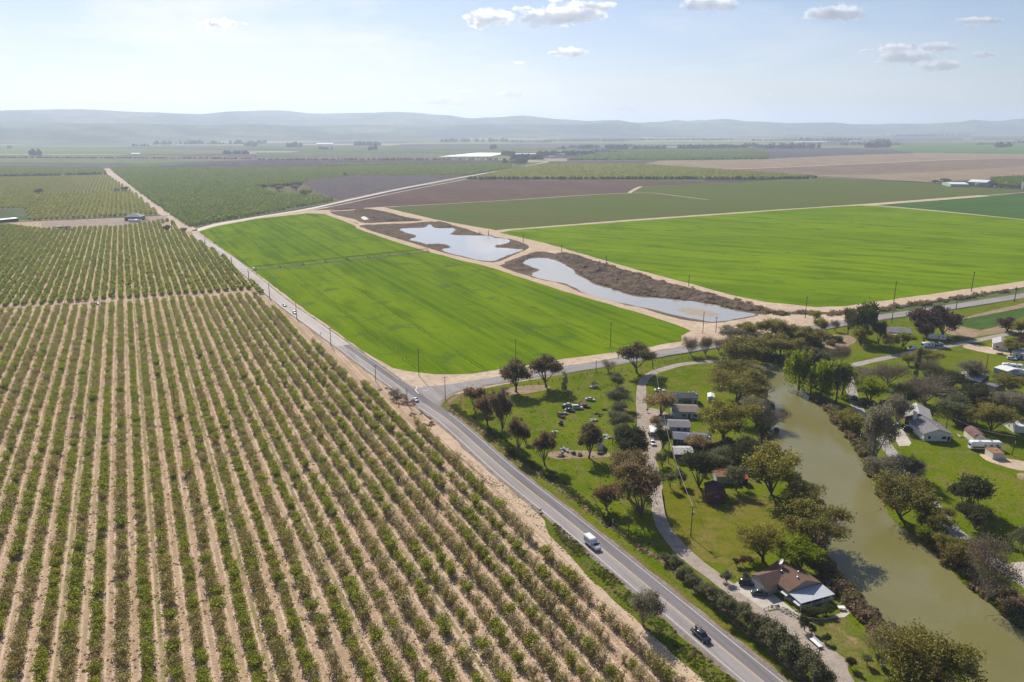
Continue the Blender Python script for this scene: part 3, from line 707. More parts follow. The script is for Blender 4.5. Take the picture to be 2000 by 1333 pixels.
# ------------------------------------------------------------------ foliage
def leaf_mat(name, c1, c2, trans=.45, rand=.25, tw=0.0):
    trans = min(.62, trans + .12)
    m = bpy.data.materials.new(name); m.use_nodes = True
    n, l = m.node_tree.nodes, m.node_tree.links
    n.remove(n['Principled BSDF'])
    oi = n.new('ShaderNodeObjectInfo'); g = n.new('ShaderNodeNewGeometry')
    x = n.new('ShaderNodeMixRGB'); x.inputs['Color1'].default_value = c4(c1); x.inputs['Color2'].default_value = c4(c2)
    t = n.new('ShaderNodeTexNoise'); t.inputs['Scale'].default_value = .45; t.inputs['Detail'].default_value = 3
    l.new(g.outputs['Position'], t.inputs['Vector'])
    r = n.new('ShaderNodeMapRange'); r.inputs['From Min'].default_value = .35; r.inputs['From Max'].default_value = .65
    l.new(t.outputs['Fac'], r.inputs['Value'])
    a = n.new('ShaderNodeMath'); a.operation = 'MULTIPLY_ADD'; a.inputs[1].default_value = .6
    l.new(r.outputs[0], a.inputs[0])
    b_ = n.new('ShaderNodeMath'); b_.operation = 'MULTIPLY'; b_.inputs[1].default_value = .4
    l.new(oi.outputs['Random'], b_.inputs[0]); l.new(b_.outputs[0], a.inputs[2])
    l.new(a.outputs[0], x.inputs['Fac'])
    h = n.new('ShaderNodeHueSaturation')
    hv = n.new('ShaderNodeMapRange'); hv.inputs['To Min'].default_value = 1 - rand; hv.inputs['To Max'].default_value = 1 + rand
    l.new(g.outputs['Random Per Island'], hv.inputs['Value']); l.new(hv.outputs[0], h.inputs['Value'])
    l.new(x.outputs[0], h.inputs['Color'])
    d = n.new('ShaderNodeBsdfDiffuse'); tr = n.new('ShaderNodeBsdfTranslucent'); mixs = n.new('ShaderNodeMixShader')
    mixs.inputs['Fac'].default_value = trans
    l.new(h.outputs[0], d.inputs['Color']); l.new(h.outputs[0], tr.inputs['Color'])
    l.new(d.outputs[0], mixs.inputs[1]); l.new(tr.outputs[0], mixs.inputs[2])
    l.new(mixs.outputs[0], n['Material Output'].inputs['Surface'])
    return m
m_bark = mat('bark', (.13, .095, .07), .95, var=.3, nscale=4)
m_palebark = mat('pale_bark', (.30, .25, .20), .95, var=.25, nscale=3)

def leaf(vs, fs, p, s, rnd, asp=1.0, up=0.3):
    a = Vector((rnd.gauss(0, 1), rnd.gauss(0, 1), rnd.gauss(0, 1) + up)).normalized()
    t = a.orthogonal().normalized(); t.rotate(Matrix.Rotation(rnd.random() * 6.28, 3, a))
    b = a.cross(t)
    k = len(vs); s1 = s * asp
    vs += [p - t * s1 - b * s * .5, p + t * s1 * .2 - b * s, p + t * s1, p + b * s]
    fs.append((k, k + 1, k + 2, k + 3))
def twig(vs, fs, a, b, r):
    d = b - a
    s = d.orthogonal().normalized() * r
    k = len(vs)
    vs += [a - s, a + s, b]; fs.append((k, k + 1, k + 2))

class Kind: pass
def make_kind(name, lm, bark, seed, n=1500, lobes=7, flat=.8, base=.28, leafs=.045, asp=1.3, clump=.11, nclump=70, twigs=0, droop=0.0, col=False, trunk_r=.03, limbs=6, top_heavy=.0, hollow=.55, spread=.34):
    """unit tree: height 1, crown width about 1. returns (trunk mesh, crown mesh)"""
    rnd = random.Random(seed)
    vs, fs = [], []
    L = []
    for i in range(lobes):
        a = i / lobes * 6.28 + rnd.uniform(-.4, .4); r = rnd.uniform(.45, 1) * spread if i else 0
        zc = base + (1 - base) * rnd.uniform(.38, .72) if i else base + (1 - base) * .58
        rr = rnd.uniform(.15, .24) if i else .27
        if col: r *= .35; zc = base + (1 - base) * (i + .5) / lobes; rr = .34 - .16 * abs(i / lobes - .35)
        L.append((Vector((r * math.cos(a), r * math.sin(a), zc)), rr))
    clumps = []
    for k in range(nclump):
        c, rr = rnd.choice(L)
        d = Vector((rnd.gauss(0, 1), rnd.gauss(0, 1), rnd.gauss(0, 1))).normalized()
        if d.z < -.35 and rnd.random() < .7: d.z = -d.z
        q = c + Vector((d.x * rr, d.y * rr, d.z * rr * flat)) * rnd.uniform(hollow, 1.05)
        q.z = min(max(q.z, base * .9), .97)
        clumps.append((q, clump * rnd.uniform(.6, 1.25)))
    per = max(1, n // nclump)
    for q, cr in clumps:
        if droop:
            for k in range(per):
                p = q + Vector((rnd.gauss(0, cr * .5), rnd.gauss(0, cr * .5), -abs(rnd.gauss(0, droop))))
                if p.z < .03: p.z = rnd.uniform(.03, .3)
                leaf(vs, fs, p, leafs * rnd.uniform(.6, 1.2), rnd, asp)
        else:
            for k in range(per):
                p = q + Vector((rnd.gauss(0, cr * .5), rnd.gauss(0, cr * .5), rnd.gauss(0, cr * .42)))
                leaf(vs, fs, p, leafs * rnd.uniform(.6, 1.2), rnd, asp)
    cv = list(vs); cf = list(fs)
    mb = MB()
    th = base + (1 - base) * .25
    lean = Vector((rnd.uniform(-.04, .04), rnd.uniform(-.04, .04), 0))
    fork = Vector((0, 0, base * .75)) + lean
    mb.tube((0, 0, -.01), fork * .5, trunk_r * 1.25, trunk_r, 6); mb.tube(fork * .5, fork, trunk_r, trunk_r * .85, 6)
    tw_v, tw_f = [], []
    for i in range(limbs):
        c, rr = L[i % len(L)] if L else (Vector((0, 0, .6)), .2)
        e = fork.lerp(c, .9); mid = fork.lerp(e, .5) + Vector((0, 0, .04)) + Vector((c.x, c.y, 0)) * .15
        mb.tube(fork, mid, trunk_r * .6, trunk_r * .38, 5); mb.tube(mid, e, trunk_r * .38, trunk_r * .15, 4)
    for k in range(twigs):
        q, cr = rnd.choice(clumps)
        c = min((l_[0] for l_ in L), key=lambda v: (v - q).length)
        s0 = fork.lerp(c, rnd.uniform(.2, 1)); e = q + Vector((rnd.gauss(0, cr), rnd.gauss(0, cr), rnd.gauss(0, cr)))
        e.z = max(e.z, base * .6)
        twig(tw_v, tw_f, s0.lerp(e, rnd.uniform(.35, .7)), e + (e - s0) * .05, .0045)
    K = Kind(); K.name = name
    tm = bpy.data.meshes.new('trunk'); 
    k0 = len(mb.v)
    tv = [tuple(v) for v in mb.v] + [tuple(v) for v in tw_v]
    tf = mb.f + [tuple(i + k0 for i in f) for f in tw_f]
    tm.from_pydata(tv, [], tf); tm.materials.append(bark); tm.update()
    cm = bpy.data.meshes.new('crown'); cm.from_pydata([tuple(v) for v in cv], [], cf); cm.materials.append(lm); cm.update()
    # normalise crown to width 1 and height 1
    mx_ = sorted(math.hypot(v[0], v[1]) for v in cv)[int(len(cv) * .95)] * 2
    zt = sorted(v[2] for v in cv)[int(len(cv) * .995)]
    for me in (tm, cm): me.transform(Matrix.Diagonal((1 / mx_, 1 / mx_, 1 / zt, 1)))
    K.t, K.c = tm, cm
    return K

LM = {
 'euc': leaf_mat('eucalyptus_leaves', (.15, .115, .06), (.21, .16, .078)),
 'brown': leaf_mat('brown_olive_leaves', (.20, .15, .075), (.27, .205, .095)),
 'red': leaf_mat('rusty_leaves', (.20, .125, .065), (.26, .165, .08)),
 'willow': leaf_mat('olive_willow_leaves', (.215, .195, .055), (.29, .26, .07), .5),
 'bright': leaf_mat('spring_green_leaves', (.19, .245, .014), (.265, .30, .020), .55),
 'yellow': leaf_mat('golden_green_leaves', (.24, .225, .045), (.32, .285, .055), .5),
 'dark': leaf_mat('dark_evergreen_leaves', (.075, .085, .035), (.12, .125, .045), .25),
 'olive': leaf_mat('grey_green_leaves', (.155, .17, .085), (.215, .22, .105), .35),
 'bare': leaf_mat('brown_buds', (0.210, 0.161, 0.105), (0.266, 0.203, 0.119), .4),
 'grey': leaf_mat('mottled_grey_leaves', (.22, .20, .13), (.30, .27, .17), .4),
 'tan': leaf_mat('tan_blossom_leaves', (0.286, 0.215, 0.098), (0.351, 0.260, 0.117), .5),
 'purple': leaf_mat('dark_purple_leaves', (.115, .075, .060), (.155, .095, .07), .3),
 'hedge': leaf_mat('hedge_leaves', (.16, .165, .085), (.22, .21, .11), .35),
}
KINDS = {}
def kset(key, mk, nvar, **kw):
    KINDS[key] = [make_kind(key, LM[mk], kw.get('bark_', m_bark), 100 + 17 * i + sum(map(ord, key)), **{k: v for k, v in kw.items() if k != 'bark_'}) for i in range(nvar)]
kset('euc', 'euc', 3, n=7000, nclump=140, clump=.10, leafs=.017, base=.16, twigs=60, hollow=.3)
kset('brown', 'brown', 2, n=9000, nclump=190, clump=.10, leafs=.013, base=.05, twigs=400, hollow=.25, lobes=9)
kset('red', 'red', 2, n=3400, nclump=90, clump=.12, leafs=.024, base=.10, twigs=60, hollow=.3)
kset('willow', 'willow', 4, n=13000, nclump=230, clump=.10, leafs=.0125, base=.03, lobes=10, spread=.38, twigs=300, hollow=.25, flat=1.0)
kset('airy', 'yellow', 2, n=9500, nclump=190, clump=.09, leafs=.0125, base=.16, lobes=9, spread=.40, twigs=200, trunk_r=.035, hollow=.3)
kset('bright', 'bright', 2, n=8500, nclump=170, clump=.10, leafs=.015, base=.02, lobes=8, twigs=80, hollow=.3)
kset('weeping', 'bright', 2, n=5200, nclump=120, clump=.08, leafs=.018, base=.5, lobes=8, droop=.26, asp=1.8)
kset('dark', 'dark', 3, n=8500, nclump=160, clump=.11, leafs=.017, base=.01, lobes=8, hollow=.3)
kset('olive', 'olive', 3, n=7500, nclump=150, clump=.11, leafs=.015, base=.01, lobes=7, hollow=.3)
kset('bare', 'bare', 3, n=4200, nclump=180, clump=.12, leafs=.0095, base=.06, twigs=1100, limbs=9, bark_=m_palebark, spread=.4, lobes=9)
kset('grey', 'grey', 2, n=8000, nclump=170, clump=.11, leafs=.0125, base=.05, twigs=500, hollow=.3, limbs=8, bark_=m_palebark)
kset('tan', 'tan', 2, n=4600, nclump=140, clump=.11, leafs=.018, base=.05, lobes=9, twigs=300, hollow=.3)
kset('purple', 'purple', 2, n=4600, nclump=120, clump=.12, leafs=.025, base=.04, lobes=8, hollow=.3)
kset('hedge', 'hedge', 3, n=4000, nclump=100, clump=.14, leafs=.024, base=.0, lobes=6, hollow=.25)
kset('column', 'dark', 1, n=1800, nclump=60, clump=.10, leafs=.03, base=.04, lobes=7, col=True)
kset('ivy', 'grey', 1, n=2600, nclump=70, clump=.10, leafs=.02, base=.06, lobes=7, col=True, twigs=300)
kset('gold', 'yellow', 2, n=9000, nclump=170, clump=.11, leafs=.014, base=.03, lobes=8, hollow=.3, twigs=60)

_tc = [0]
def tree(kind, bx, by, ty, wpx, label, cat='tree', group=None, name=None, wscale=1.0):
    p = G(bx, by); h = height_at(bx, by, ty)
    wd = pxw(wpx, p) * wscale
    # the crown spreads towards and away from the camera as well: its near side hides part of the base
    _tc[0] += 1
    K = KINDS[kind][_tc[0] % len(KINDS[kind])]
    root = empty(name or {'hedge': 'shrub', 'column': 'cypress_tree', 'weeping': 'willow_tree', 'willow': 'willow_tree', 'euc': 'eucalyptus_tree', 'dark': 'evergreen_tree', 'olive': 'olive_tree', 'bare': 'bare_tree'}.get(kind, 'tree'), p, random.Random(_tc[0]).random() * 6.28)
    tag(root, label, cat, group)
    # apparent height includes the depth of the crown seen from above
    hh = max(h * .98, 1.2)
    for nm, me in (('trunk', K.t), ('crown', K.c)):
        o = mesh_obj(nm, me, root); o.scale = (wd * 1.17, wd * 1.17, hh)
    return root

# ------------------------------------------------------------------ orchards
def orchard_kind(name, lm, seed, n, leafs, twigs, open_=False):
    rnd = random.Random(seed)
    vs, fs = [], []; tv, tf = [], []
    for k in range(5 + (seed % 2)):
        a = k / 5 * 6.28 + rnd.uniform(-.4, .4)
        e = Vector((math.cos(a) * rnd.uniform(.8, 1.5), math.sin(a) * rnd.uniform(.8, 1.5), rnd.uniform(2.3, 3.3)))
        s = Vector((0, 0, .6))
        for j in range(n // 5):
            t = rnd.random() ** .7
            p = s.lerp(e, t) + Vector([max(-.95, min(.95, rnd.gauss(0, g_))) for g_ in (.5, .5, .4)])
            if p.z < .35: p.z = rnd.uniform(.35, 1.1)
            leaf(vs, fs, p, leafs * rnd.uniform(.6, 1.3), rnd, 1.2)
        for j in range(twigs // 5):
            t = rnd.uniform(.2, 1)
            p = s.lerp(e, t); q = p + Vector((rnd.gauss(0, .5), rnd.gauss(0, .5), rnd.uniform(.3, 1.3)))
            k0 = len(tv); sd = (q - p).orthogonal().normalized() * .035
            tv += [p - sd, p + sd, q]; tf.append((k0, k0 + 1, k0 + 2))
        k0 = len(tv); sd = (e - s).orthogonal().normalized() * .06; s0 = Vector((0, 0, 0))
        tv += [s0 - sd, s0 + sd, e]; tf.append((k0, k0 + 1, k0 + 2))
    me = bpy.data.meshes.new(name)
    b = len(vs)
    me.from_pydata([tuple(v) for v in vs + tv], [], fs + [tuple(i + b for i in f) for f in tf])
    me.materials.append(lm); me.materials.append(m_palebark)
    for i, q in enumerate(me.polygons): q.material_index = 0 if i < len(fs) else 1
    me.update()
    return me
ml_a = leaf_mat('almond_leaves', (.25, .285, .035), (.32, .335, .045), .5, .3)
ml_b = leaf_mat('fading_blossom_leaves', (.42, .36, .17), (.50, .42, .22), .5, .3)
ml_c = leaf_mat('brown_green_leaves', (.32, .285, .085), (.38, .32, .12), .5, .3)
ALM = {'green': [orchard_kind('almond_green', ml_a, i, 620, .150, 40) for i in (1, 2, 3)],
       'mixed': [orchard_kind('almond_mixed', ml_c, i, 540, .140, 80) for i in (4, 5, 6)],
       'sparse': [orchard_kind('almond_sparse', ml_b, i, 440, .12, 160) for i in (7, 8, 9)]}
dR = Vector((math.sin(R(ROW_AZ)), math.cos(R(ROW_AZ)), 0)); dP = Vector((dR.y, -dR.x, 0))
def grid_points(poly, row, step, org, rnd, miss=.015, holes=(), jit=.25, d=None):
    d = d or dR; q = Vector((d.y, -d.x, 0))
    us = [(Vector((x, y, 0)) - org).dot(q) for x, y in poly]; vs_ = [(Vector((x, y, 0)) - org).dot(d) for x, y in poly]
    out = []
    for i in range(int(min(us) // row) - 1, int(max(us) // row) + 2):
        ph = rnd.random() * step * .3
        for j in range(int(min(vs_) // step) - 1, int(max(vs_) // step) + 2):
            p = org + q * (i * row + rnd.gauss(0, jit)) + d * (j * step + ph + rnd.gauss(0, jit))
            if not inpoly(p.x, p.y, poly): continue
            if any(inpoly(p.x, p.y, h_) for h_ in holes): continue
            if rnd.random() < miss: continue
            out.append((i, j, p))
    return out
ORG = G(240, 1311)
NEAR = wpts([(-1100, 2200), (-500, 700), (-120, 617), (0, 611), (490, 577), (510, 583), (575, 640), (672, 725), (782, 808), (842, 855), (975, 975), (1130, 1126), (1335, 1345), (1480, 1500), (1600, 2200)])
rnd = random.Random(5)
npts = grid_points(NEAR, 5.5, 3.4, ORG, rnd, .025, jit=.25)
def visible(p, m=60):
    if p.y < 60: return False
    x, y = proj(p); return -m < x < 2000 + m and y < 1333 + m * 1.3
npts = [q for q in npts if visible(q[2])]
npts.sort(key=lambda q: (q[2] - Vector((0, 0, H))).length)
def rowkind(i, p, rnd):
    e = (i % 4)
    x, y = proj(p)
    east = max(0, min(1, (x - 450) / 700)) * max(0, min(1, (y - 650) / 500))      # the sparse blossom trees stand in the south-east of the block
    if rnd.random() < east * .55: return 'sparse'
    if e == 0: return 'mixed' if rnd.random() < .7 else 'green'
    return 'green' if rnd.random() < (.74 if e != 2 else .5) else 'mixed'
n_ind = 0
ind = []
stuffpts = []
inf_seen = set()
for (i, j, p) in npts:
    k = rowkind(i, p, rnd); s = (rnd.uniform(.84, 1.18) if rnd.random() > .06 else rnd.uniform(.4, .7)) * (.94 if i % 2 else 1.05)
    x, y = proj(p)
    if n_ind < 300 and -8 < x < 2008 and y < 1345:
        o = mesh_obj('almond_tree', rnd.choice(ALM[k]))
        o.location = p; o.rotation_euler.z = rnd.random() * 6.28; o.scale = (s, s, s * rnd.uniform(.9, 1.1))
        ind.append((o, i, j, k))
        n_ind += 1
    else:
        stuffpts.append((p, s, 'green mixed sparse'.split().index(k) * 3 + rnd.randrange(3)))

def nth(n): return '%d%s' % (n, 'th' if 10 <= n % 100 <= 20 else {1: 'st', 2: 'nd', 3: 'rd'}.get(n % 10, 'th'))
imax = max(i for o, i, j, k in ind)
rows_ = {}
for o, i, j, k in ind: rows_.setdefault(i, []).append((j, o, k))
for i, row in rows_.items():
    row.sort(key=lambda q: q[0])
    for n_, (j, o, k) in enumerate(row):
        tag(o, '%s almond tree, %s row left of the dirt track, %s up from the bottom' % ({'green': 'green', 'mixed': 'brownish', 'sparse': 'sparse pale'}[k], nth(imax - i + 1), nth(n_ + 1)), 'almond tree', 'almond trees in rows nearest the camera')

def scatter(name, pts, meshes, label, zs=1.0):
    """one object: instances of the given meshes on points (position, scale, which mesh)"""
    me = bpy.data.meshes.new(name)
    me.from_pydata([tuple(p[0]) for p in pts], [], [])
    a = me.attributes.new('sc', 'FLOAT', 'POINT'); a.data.foreach_set('value', [float(p[1]) for p in pts])
    b = me.attributes.new('ix', 'INT', 'POINT'); b.data.foreach_set('value', [int(p[2]) for p in pts])
    r_ = random.Random(len(pts))
    c = me.attributes.new('rz', 'FLOAT', 'POINT'); c.data.foreach_set('value', [r_.random() * 6.28 for p in pts])
    o = mesh_obj(name, me)
    ng = bpy.data.node_groups.new(name, 'GeometryNodeTree')
    ng.interface.new_socket('Geometry', in_out='INPUT', socket_type='NodeSocketGeometry')
    ng.interface.new_socket('Geometry', in_out='OUTPUT', socket_type='NodeSocketGeometry')
    n, l = ng.nodes, ng.links
    gi = n.new('NodeGroupInput'); go = n.new('NodeGroupOutput')
    ip = n.new('GeometryNodeInstanceOnPoints'); ip.inputs['Pick Instance'].default_value = True
    g2i = n.new('GeometryNodeGeometryToInstance')
    for m in reversed(meshes):
        src = bpy.data.objects.new('src', m)
        oi = n.new('GeometryNodeObjectInfo'); oi.inputs['Object'].default_value = src
        l.new(oi.outputs['Geometry'], g2i.inputs[0])
    def na(nm, ty):
        q = n.new('GeometryNodeInputNamedAttribute'); q.data_type = ty; q.inputs['Name'].default_value = nm; return q.outputs['Attribute']
    l.new(gi.outputs[0], ip.inputs['Points']); l.new(g2i.outputs[0], ip.inputs['Instance'])
    l.new(na('ix', 'INT'), ip.inputs['Instance Index'])
    cx = n.new('ShaderNodeCombineXYZ'); l.new(na('rz', 'FLOAT'), cx.inputs['Z'])
    l.new(cx.outputs[0], ip.inputs['Rotation'])
    cs = n.new('ShaderNodeCombineXYZ'); s_ = na('sc', 'FLOAT')
    mz = n.new('ShaderNodeMath'); mz.operation = 'MULTIPLY'; mz.inputs[1].default_value = zs
    l.new(s_, mz.inputs[0]); l.new(s_, cs.inputs[0]); l.new(s_, cs.inputs[1]); l.new(mz.outputs[0], cs.inputs[2])
    l.new(cs.outputs[0], ip.inputs['Scale'])
    l.new(ip.outputs[0], go.inputs[0])
    mod = o.modifiers.new('scatter', 'NODES'); mod.node_group = ng
    return tag(o, label, None, None, 'stuff')
scatter('almond_orchard', stuffpts, ALM['green'] + ALM['mixed'] + ALM['sparse'], 'rows of young almond trees in the near block')

def lowpoly(name, lm, seed, n=46, s=.75, h=4.2, r=2.0, zmin=.8):
    rnd = random.Random(seed); vs, fs = [], []
    for k in range(n):
        a = rnd.random() * 6.28; q = math.sqrt(rnd.random()) * r
        z = rnd.uniform(zmin, h) * (1 - .35 * (q / r) ** 2)
        leaf(vs, fs, Vector((q * math.cos(a), q * math.sin(a), z)), s * rnd.uniform(.7, 1.2), rnd, 1.0)
    me = bpy.data.meshes.new(name); me.from_pydata([tuple(v) for v in vs], [], fs); me.materials.append(lm); me.update()
    return me
ml_f = leaf_mat('far_orchard_leaves', (.20, .235, .030), (.25, .27, .04), .5, .3)
ml_f2 = leaf_mat('far_orchard_dark_leaves', (.155, .205, .032), (.19, .23, .038), .5, .3)
ml_p = leaf_mat('dormant_orchard_twigs', (0.200, 0.165, 0.175), (0.250, 0.210, 0.210), .4, .25)
ml_y = leaf_mat('far_yellow_leaves', (.24, .255, .035), (.28, .28, .045), .5, .3)
LP = [lowpoly('orchard_tree', ml_f, i, 60, .62, 3.4, 1.7) for i in (1, 2, 3)]
LPd = [lowpoly('orchard_tree', ml_f2, i, 40, .95, 5.2, 2.5) for i in (4, 5, 6)]
LPp = [lowpoly('orchard_tree', ml_p, i, 34, .5, 4.4, 2.0, 1.2) for i in (7, 8)]
LPy = [lowpoly('orchard_tree', ml_y, i, 40, .9, 4.4, 2.4) for i in (9, 10)]
def block(name, px, row, step, meshes, label, org=None, holes=(), miss=.02, jit=.3, az=ROW_AZ, sc=(.85, 1.15), zs=1.0, seed=1):
    rnd = random.Random(seed)
    d = Vector((math.sin(R(az)), math.cos(R(az)), 0))
    poly = wpts(px)
    pts = [q for q in grid_points(poly, row, step, org or G(*px[0]), rnd, miss, [wpts(h_) for h_ in holes], jit, d) if visible(q[2], 30)]
    return scatter(name, [(p, rnd.uniform(*sc), rnd.randrange(len(meshes))) for i, j, p in pts], meshes, label, zs)
block('almond_orchard', [(-400, 560), (-120, 440), (0, 439), (85, 449), (240, 444), (330, 430), (372, 462), (440, 505), (520, 578), (487, 567), (0, 601), (-130, 612)], 5.5, 4.2, LP, 'rows of almond trees in the middle block', sc=(.85, 1.15), seed=2, org=ORG,
      holes=[[(318, 437), (330, 432), (336, 452), (322, 452)]])
block('almond_orchard', [(-100, 410), (50, 407), (58, 431), (240, 421.5), (312, 419), (262, 377), (150, 377.5), (0, 381), (-100, 383)], 6.4, 4.6, LPy, 'rows of almond trees behind the farmhouse', seed=3, sc=(.75, 1.0))
block('almond_orchard', [(-100, 379), (0, 378.5), (150, 375.5), (258, 374), (211, 343), (0, 347.5), (-100, 348)], 6.4, 5, LPy, 'striped almond block beyond the far house', seed=4, sc=(.6, .85))
block('almond_orchard', [(-100, 344), (0, 344), (209, 340), (201, 330), (0, 327), (-100, 327)], 7, 7, LPd, 'dark almond block far left', seed=5)
block('walnut_orchard', [(370, 444), (500, 420), (655, 392), (600, 382), (540, 383), (505, 368), (560, 361), (672, 347), (675, 344), (910, 344), (1000, 329), (995, 319), (662, 321), (587, 328), (500, 329.5), (215, 328.5), (262, 368), (320, 411)], 6.4, 6.0, LPd, 'dense green orchard behind the bend of the road', az=-13, seed=6, miss=.05)
block('dormant_orchard', [(662, 393), (607, 372), (592, 357), (672, 348), (677, 345), (905, 345), (780, 368)], 6.6, 6.2, LPp, 'bare grey-purple orchard beside the canal road', seed=7, az=-38)
sheet('orchard_floor', [(370, 446), (500, 422), (660, 395), (607, 372), (592, 357), (672, 346.5), (910, 345), (1000, 329), (1010, 319), (662, 320.5), (500, 329), (215, 328), (262, 370)], .02, ground('orchard_floor', [(.12, .13, .05), (.14, .13, .06), (.17, .13, .09)], 60, 15, 3, bumpd=0), 'shaded floor of the far orchard')
sheet('orchard_floor', [(662, 394), (607, 372), (592, 357), (672, 348), (677, 345), (908, 345), (780, 369)], .035, ground('dormant_floor', [(.20, .155, .15), (.24, .185, .17), (.17, .13, .13)], 60, 15, 3, bumpd=0), 'purple-grey floor of the bare orchard')
sheet('orchard_floor', [(-150, 412), (50, 408), (58, 432), (240, 422), (316, 420), (205, 329), (0, 326), (-150, 326)], .02, ground('young_orchard_floor', [(.20, .19, .09), (.24, .2, .11), (.28, .22, .14)], 60, 15, 3, bumpd=0), 'grassy floor of the left orchard blocks')
block('almond_orchard', [(915, 350), (1000, 331), (1062, 322), (1250, 322), (1375, 331), (1500, 339.5), (1592, 345), (1500, 350.5), (1000, 350.5)], 9, 7, LPy, 'green almond block behind the brown field', seed=8, sc=(1, 1.4), az=-8)
block('almond_orchard', [(1107, 314), (1190, 295), (1462, 291.5), (1500, 299), (1500, 310.5), (1300, 313.5)], 14, 11, LPd, 'green orchard block in the right distance', seed=9, sc=(1.4, 2.2), zs=.7, az=-8)
block('almond_orchard', [(1935, 349), (2000, 346), (2100, 342), (2100, 372), (2000, 366), (1945, 362)], 7, 6, LPd, 'orchard corner behind the metal sheds', seed=10)

# rough weeds along verges, banks and the orchard floor
def weedkind(name, lm, seed, n=16, s=.22, r=.55, h=.45):
    return lowpoly(name, lm, seed, n, s, h, r, .03)
ml_w = leaf_mat('weed_leaves', (.075, .12, .008), (.115, .155, .010), .4, .35)
ml_dw = leaf_mat('dead_weed_stems', (0.255, 0.180, 0.112), (0.345, 0.247, 0.150), .3, .35)
ml_reed = leaf_mat('dry_reeds', (.26, .19, .11), (.32, .24, .14), .4, .3)
WK = [weedkind('weed', ml_w, 1), weedkind('weed', ml_w, 2, 24, .25, .9, .5), weedkind('weed', ml_dw, 3), weedkind('weed', ml_dw, 4, 22, .2, .8, .5), weedkind('weed', ml_reed, 5, 40, .28, .9, 1.6), weedkind('weed', ml_dw, 6, 40, .28, 1.0, 1.3)]
WET = [wpts(catmull(q, 2)) for q in (POND1, POND2, RIVER)]
def sprinkle(name, px, n, idx, label, sc=(.6, 1.3), seed=1, clumpy=.5, curve=2):
    rnd = random.Random(seed); poly = wpts(catmull(px, curve) if curve else px)
    xs = [p[0] for p in poly]; ys = [p[1] for p in poly]; pts = []; t = 0
    while len(pts) < n and t < n * 60:
        t += 1
        x, y = rnd.uniform(min(xs), max(xs)), rnd.uniform(min(ys), max(ys))
        if not inpoly(x, y, poly): continue
        if any(inpoly(x, y, w_) for w_ in WET): continue
        if noise.noise(Vector((x * .12, y * .12, seed * 3.3))) < clumpy * rnd.uniform(-.6, .7): continue
        pts.append((Vector((x, y, .03)), rnd.uniform(*sc), rnd.choice(idx)))
    return scatter(name, pts, WK, label)
sprinkle('weeds', [(1085, 1022), (1150, 1080), (1250, 1170), (1340, 1250), (1450, 1345), (1420, 1370), (1300, 1250), (1170, 1130), (1090, 1050)], 1000, [0, 0, 0, 3], 'dark green weeds on the verge left of the road', (.3, .75), 3, .9)
sprinkle('weeds', [(900, 885), (985, 950), (1060, 1002), (1100, 1052), (1180, 1130), (1290, 1232), (1425, 1360), (1400, 1370), (1270, 1245), (1150, 1130), (1060, 1040), (960, 950), (880, 880)], 900, [2, 3, 0], 'brown dead weeds beside the dirt track', (.15, .38), 4, .8)
sprinkle('weeds', [(760, 755), (800, 780), (850, 830), (830, 830), (780, 800), (740, 765)], 120, [2, 3], 'brown weeds by the junction pole', (.6, 1.3), 6, .3)
sprinkle('reeds', [(1560, 985), (1600, 1010), (1612, 1040), (1603, 1090), (1650, 1142), (1700, 1190), (1768, 1250), (1730, 1262), (1690, 1220), (1640, 1165), (1600, 1120), (1590, 1060)], 420, [4, 4, 5, 5, 0], 'dry brown reeds on the near river bank', (.8, 1.6), 7, .1)
sprinkle('reeds', [(1583, 772), (1612, 795), (1622, 815), (1645, 831), (1655, 850), (1668, 880), (1690, 905), (1720, 950), (1745, 1010), (1785, 1040), (1830, 1080), (1860, 1105), (1900, 1150), (1945, 1180), (2005, 1215), (2030, 1205), (1960, 1150), (1900, 1105), (1850, 1060), (1790, 1015), (1750, 950), (1710, 895), (1680, 850), (1650, 815), (1610, 780)], 900, [2, 3, 5, 5, 4, 0], 'brown scrub on the far river bank', (.8, 1.7), 8, .1)
sprinkle('weeds', [(1088, 494), (1200, 522), (1300, 552), (1400, 577), (1500, 603), (1460, 609), (1330, 586), (1200, 566), (1112, 524)], 1500, [3, 3, 5, 5, 2, 1], 'brown weeds on the dredged bank', (1.0, 2.0), 9, .1)
sprinkle('weeds', [(700, 441), (760, 438), (820, 437), (850, 434), (870, 436), (1025, 478), (1028, 486), (965, 513), (900, 500), (830, 484), (760, 462)], 0 + 500, [2, 3, 3], 'low brown weeds round the upper pond', (.8, 1.3), 10, .4)
sprinkle('weeds', [(900, 800), (960, 770), (1210, 715), (1245, 740), (1250, 800), (1255, 870), (1225, 1000), (1180, 1000), (1010, 890)], 350, [0, 1, 2], 'tufts in the junk yard meadow', (.3, .6), 11, .9)
sprinkle('weeds', [(1486, 609), (1600, 611), (1740, 599), (1960, 567), (1960, 572), (1740, 606), (1600, 618), (1490, 614)], 500, [2, 3, 5, 1], 'weeds in the roadside ditch', (1, 2.0), 12, .1)
sprinkle('clods', [(-40, 1340), (0, 640), (480, 590), (800, 830), (1000, 1000), (1330, 1340)], 9000, [2, 2, 3], 'brown prunings and clods between the almond rows', (.2, .6), 13, .5, curve=0)

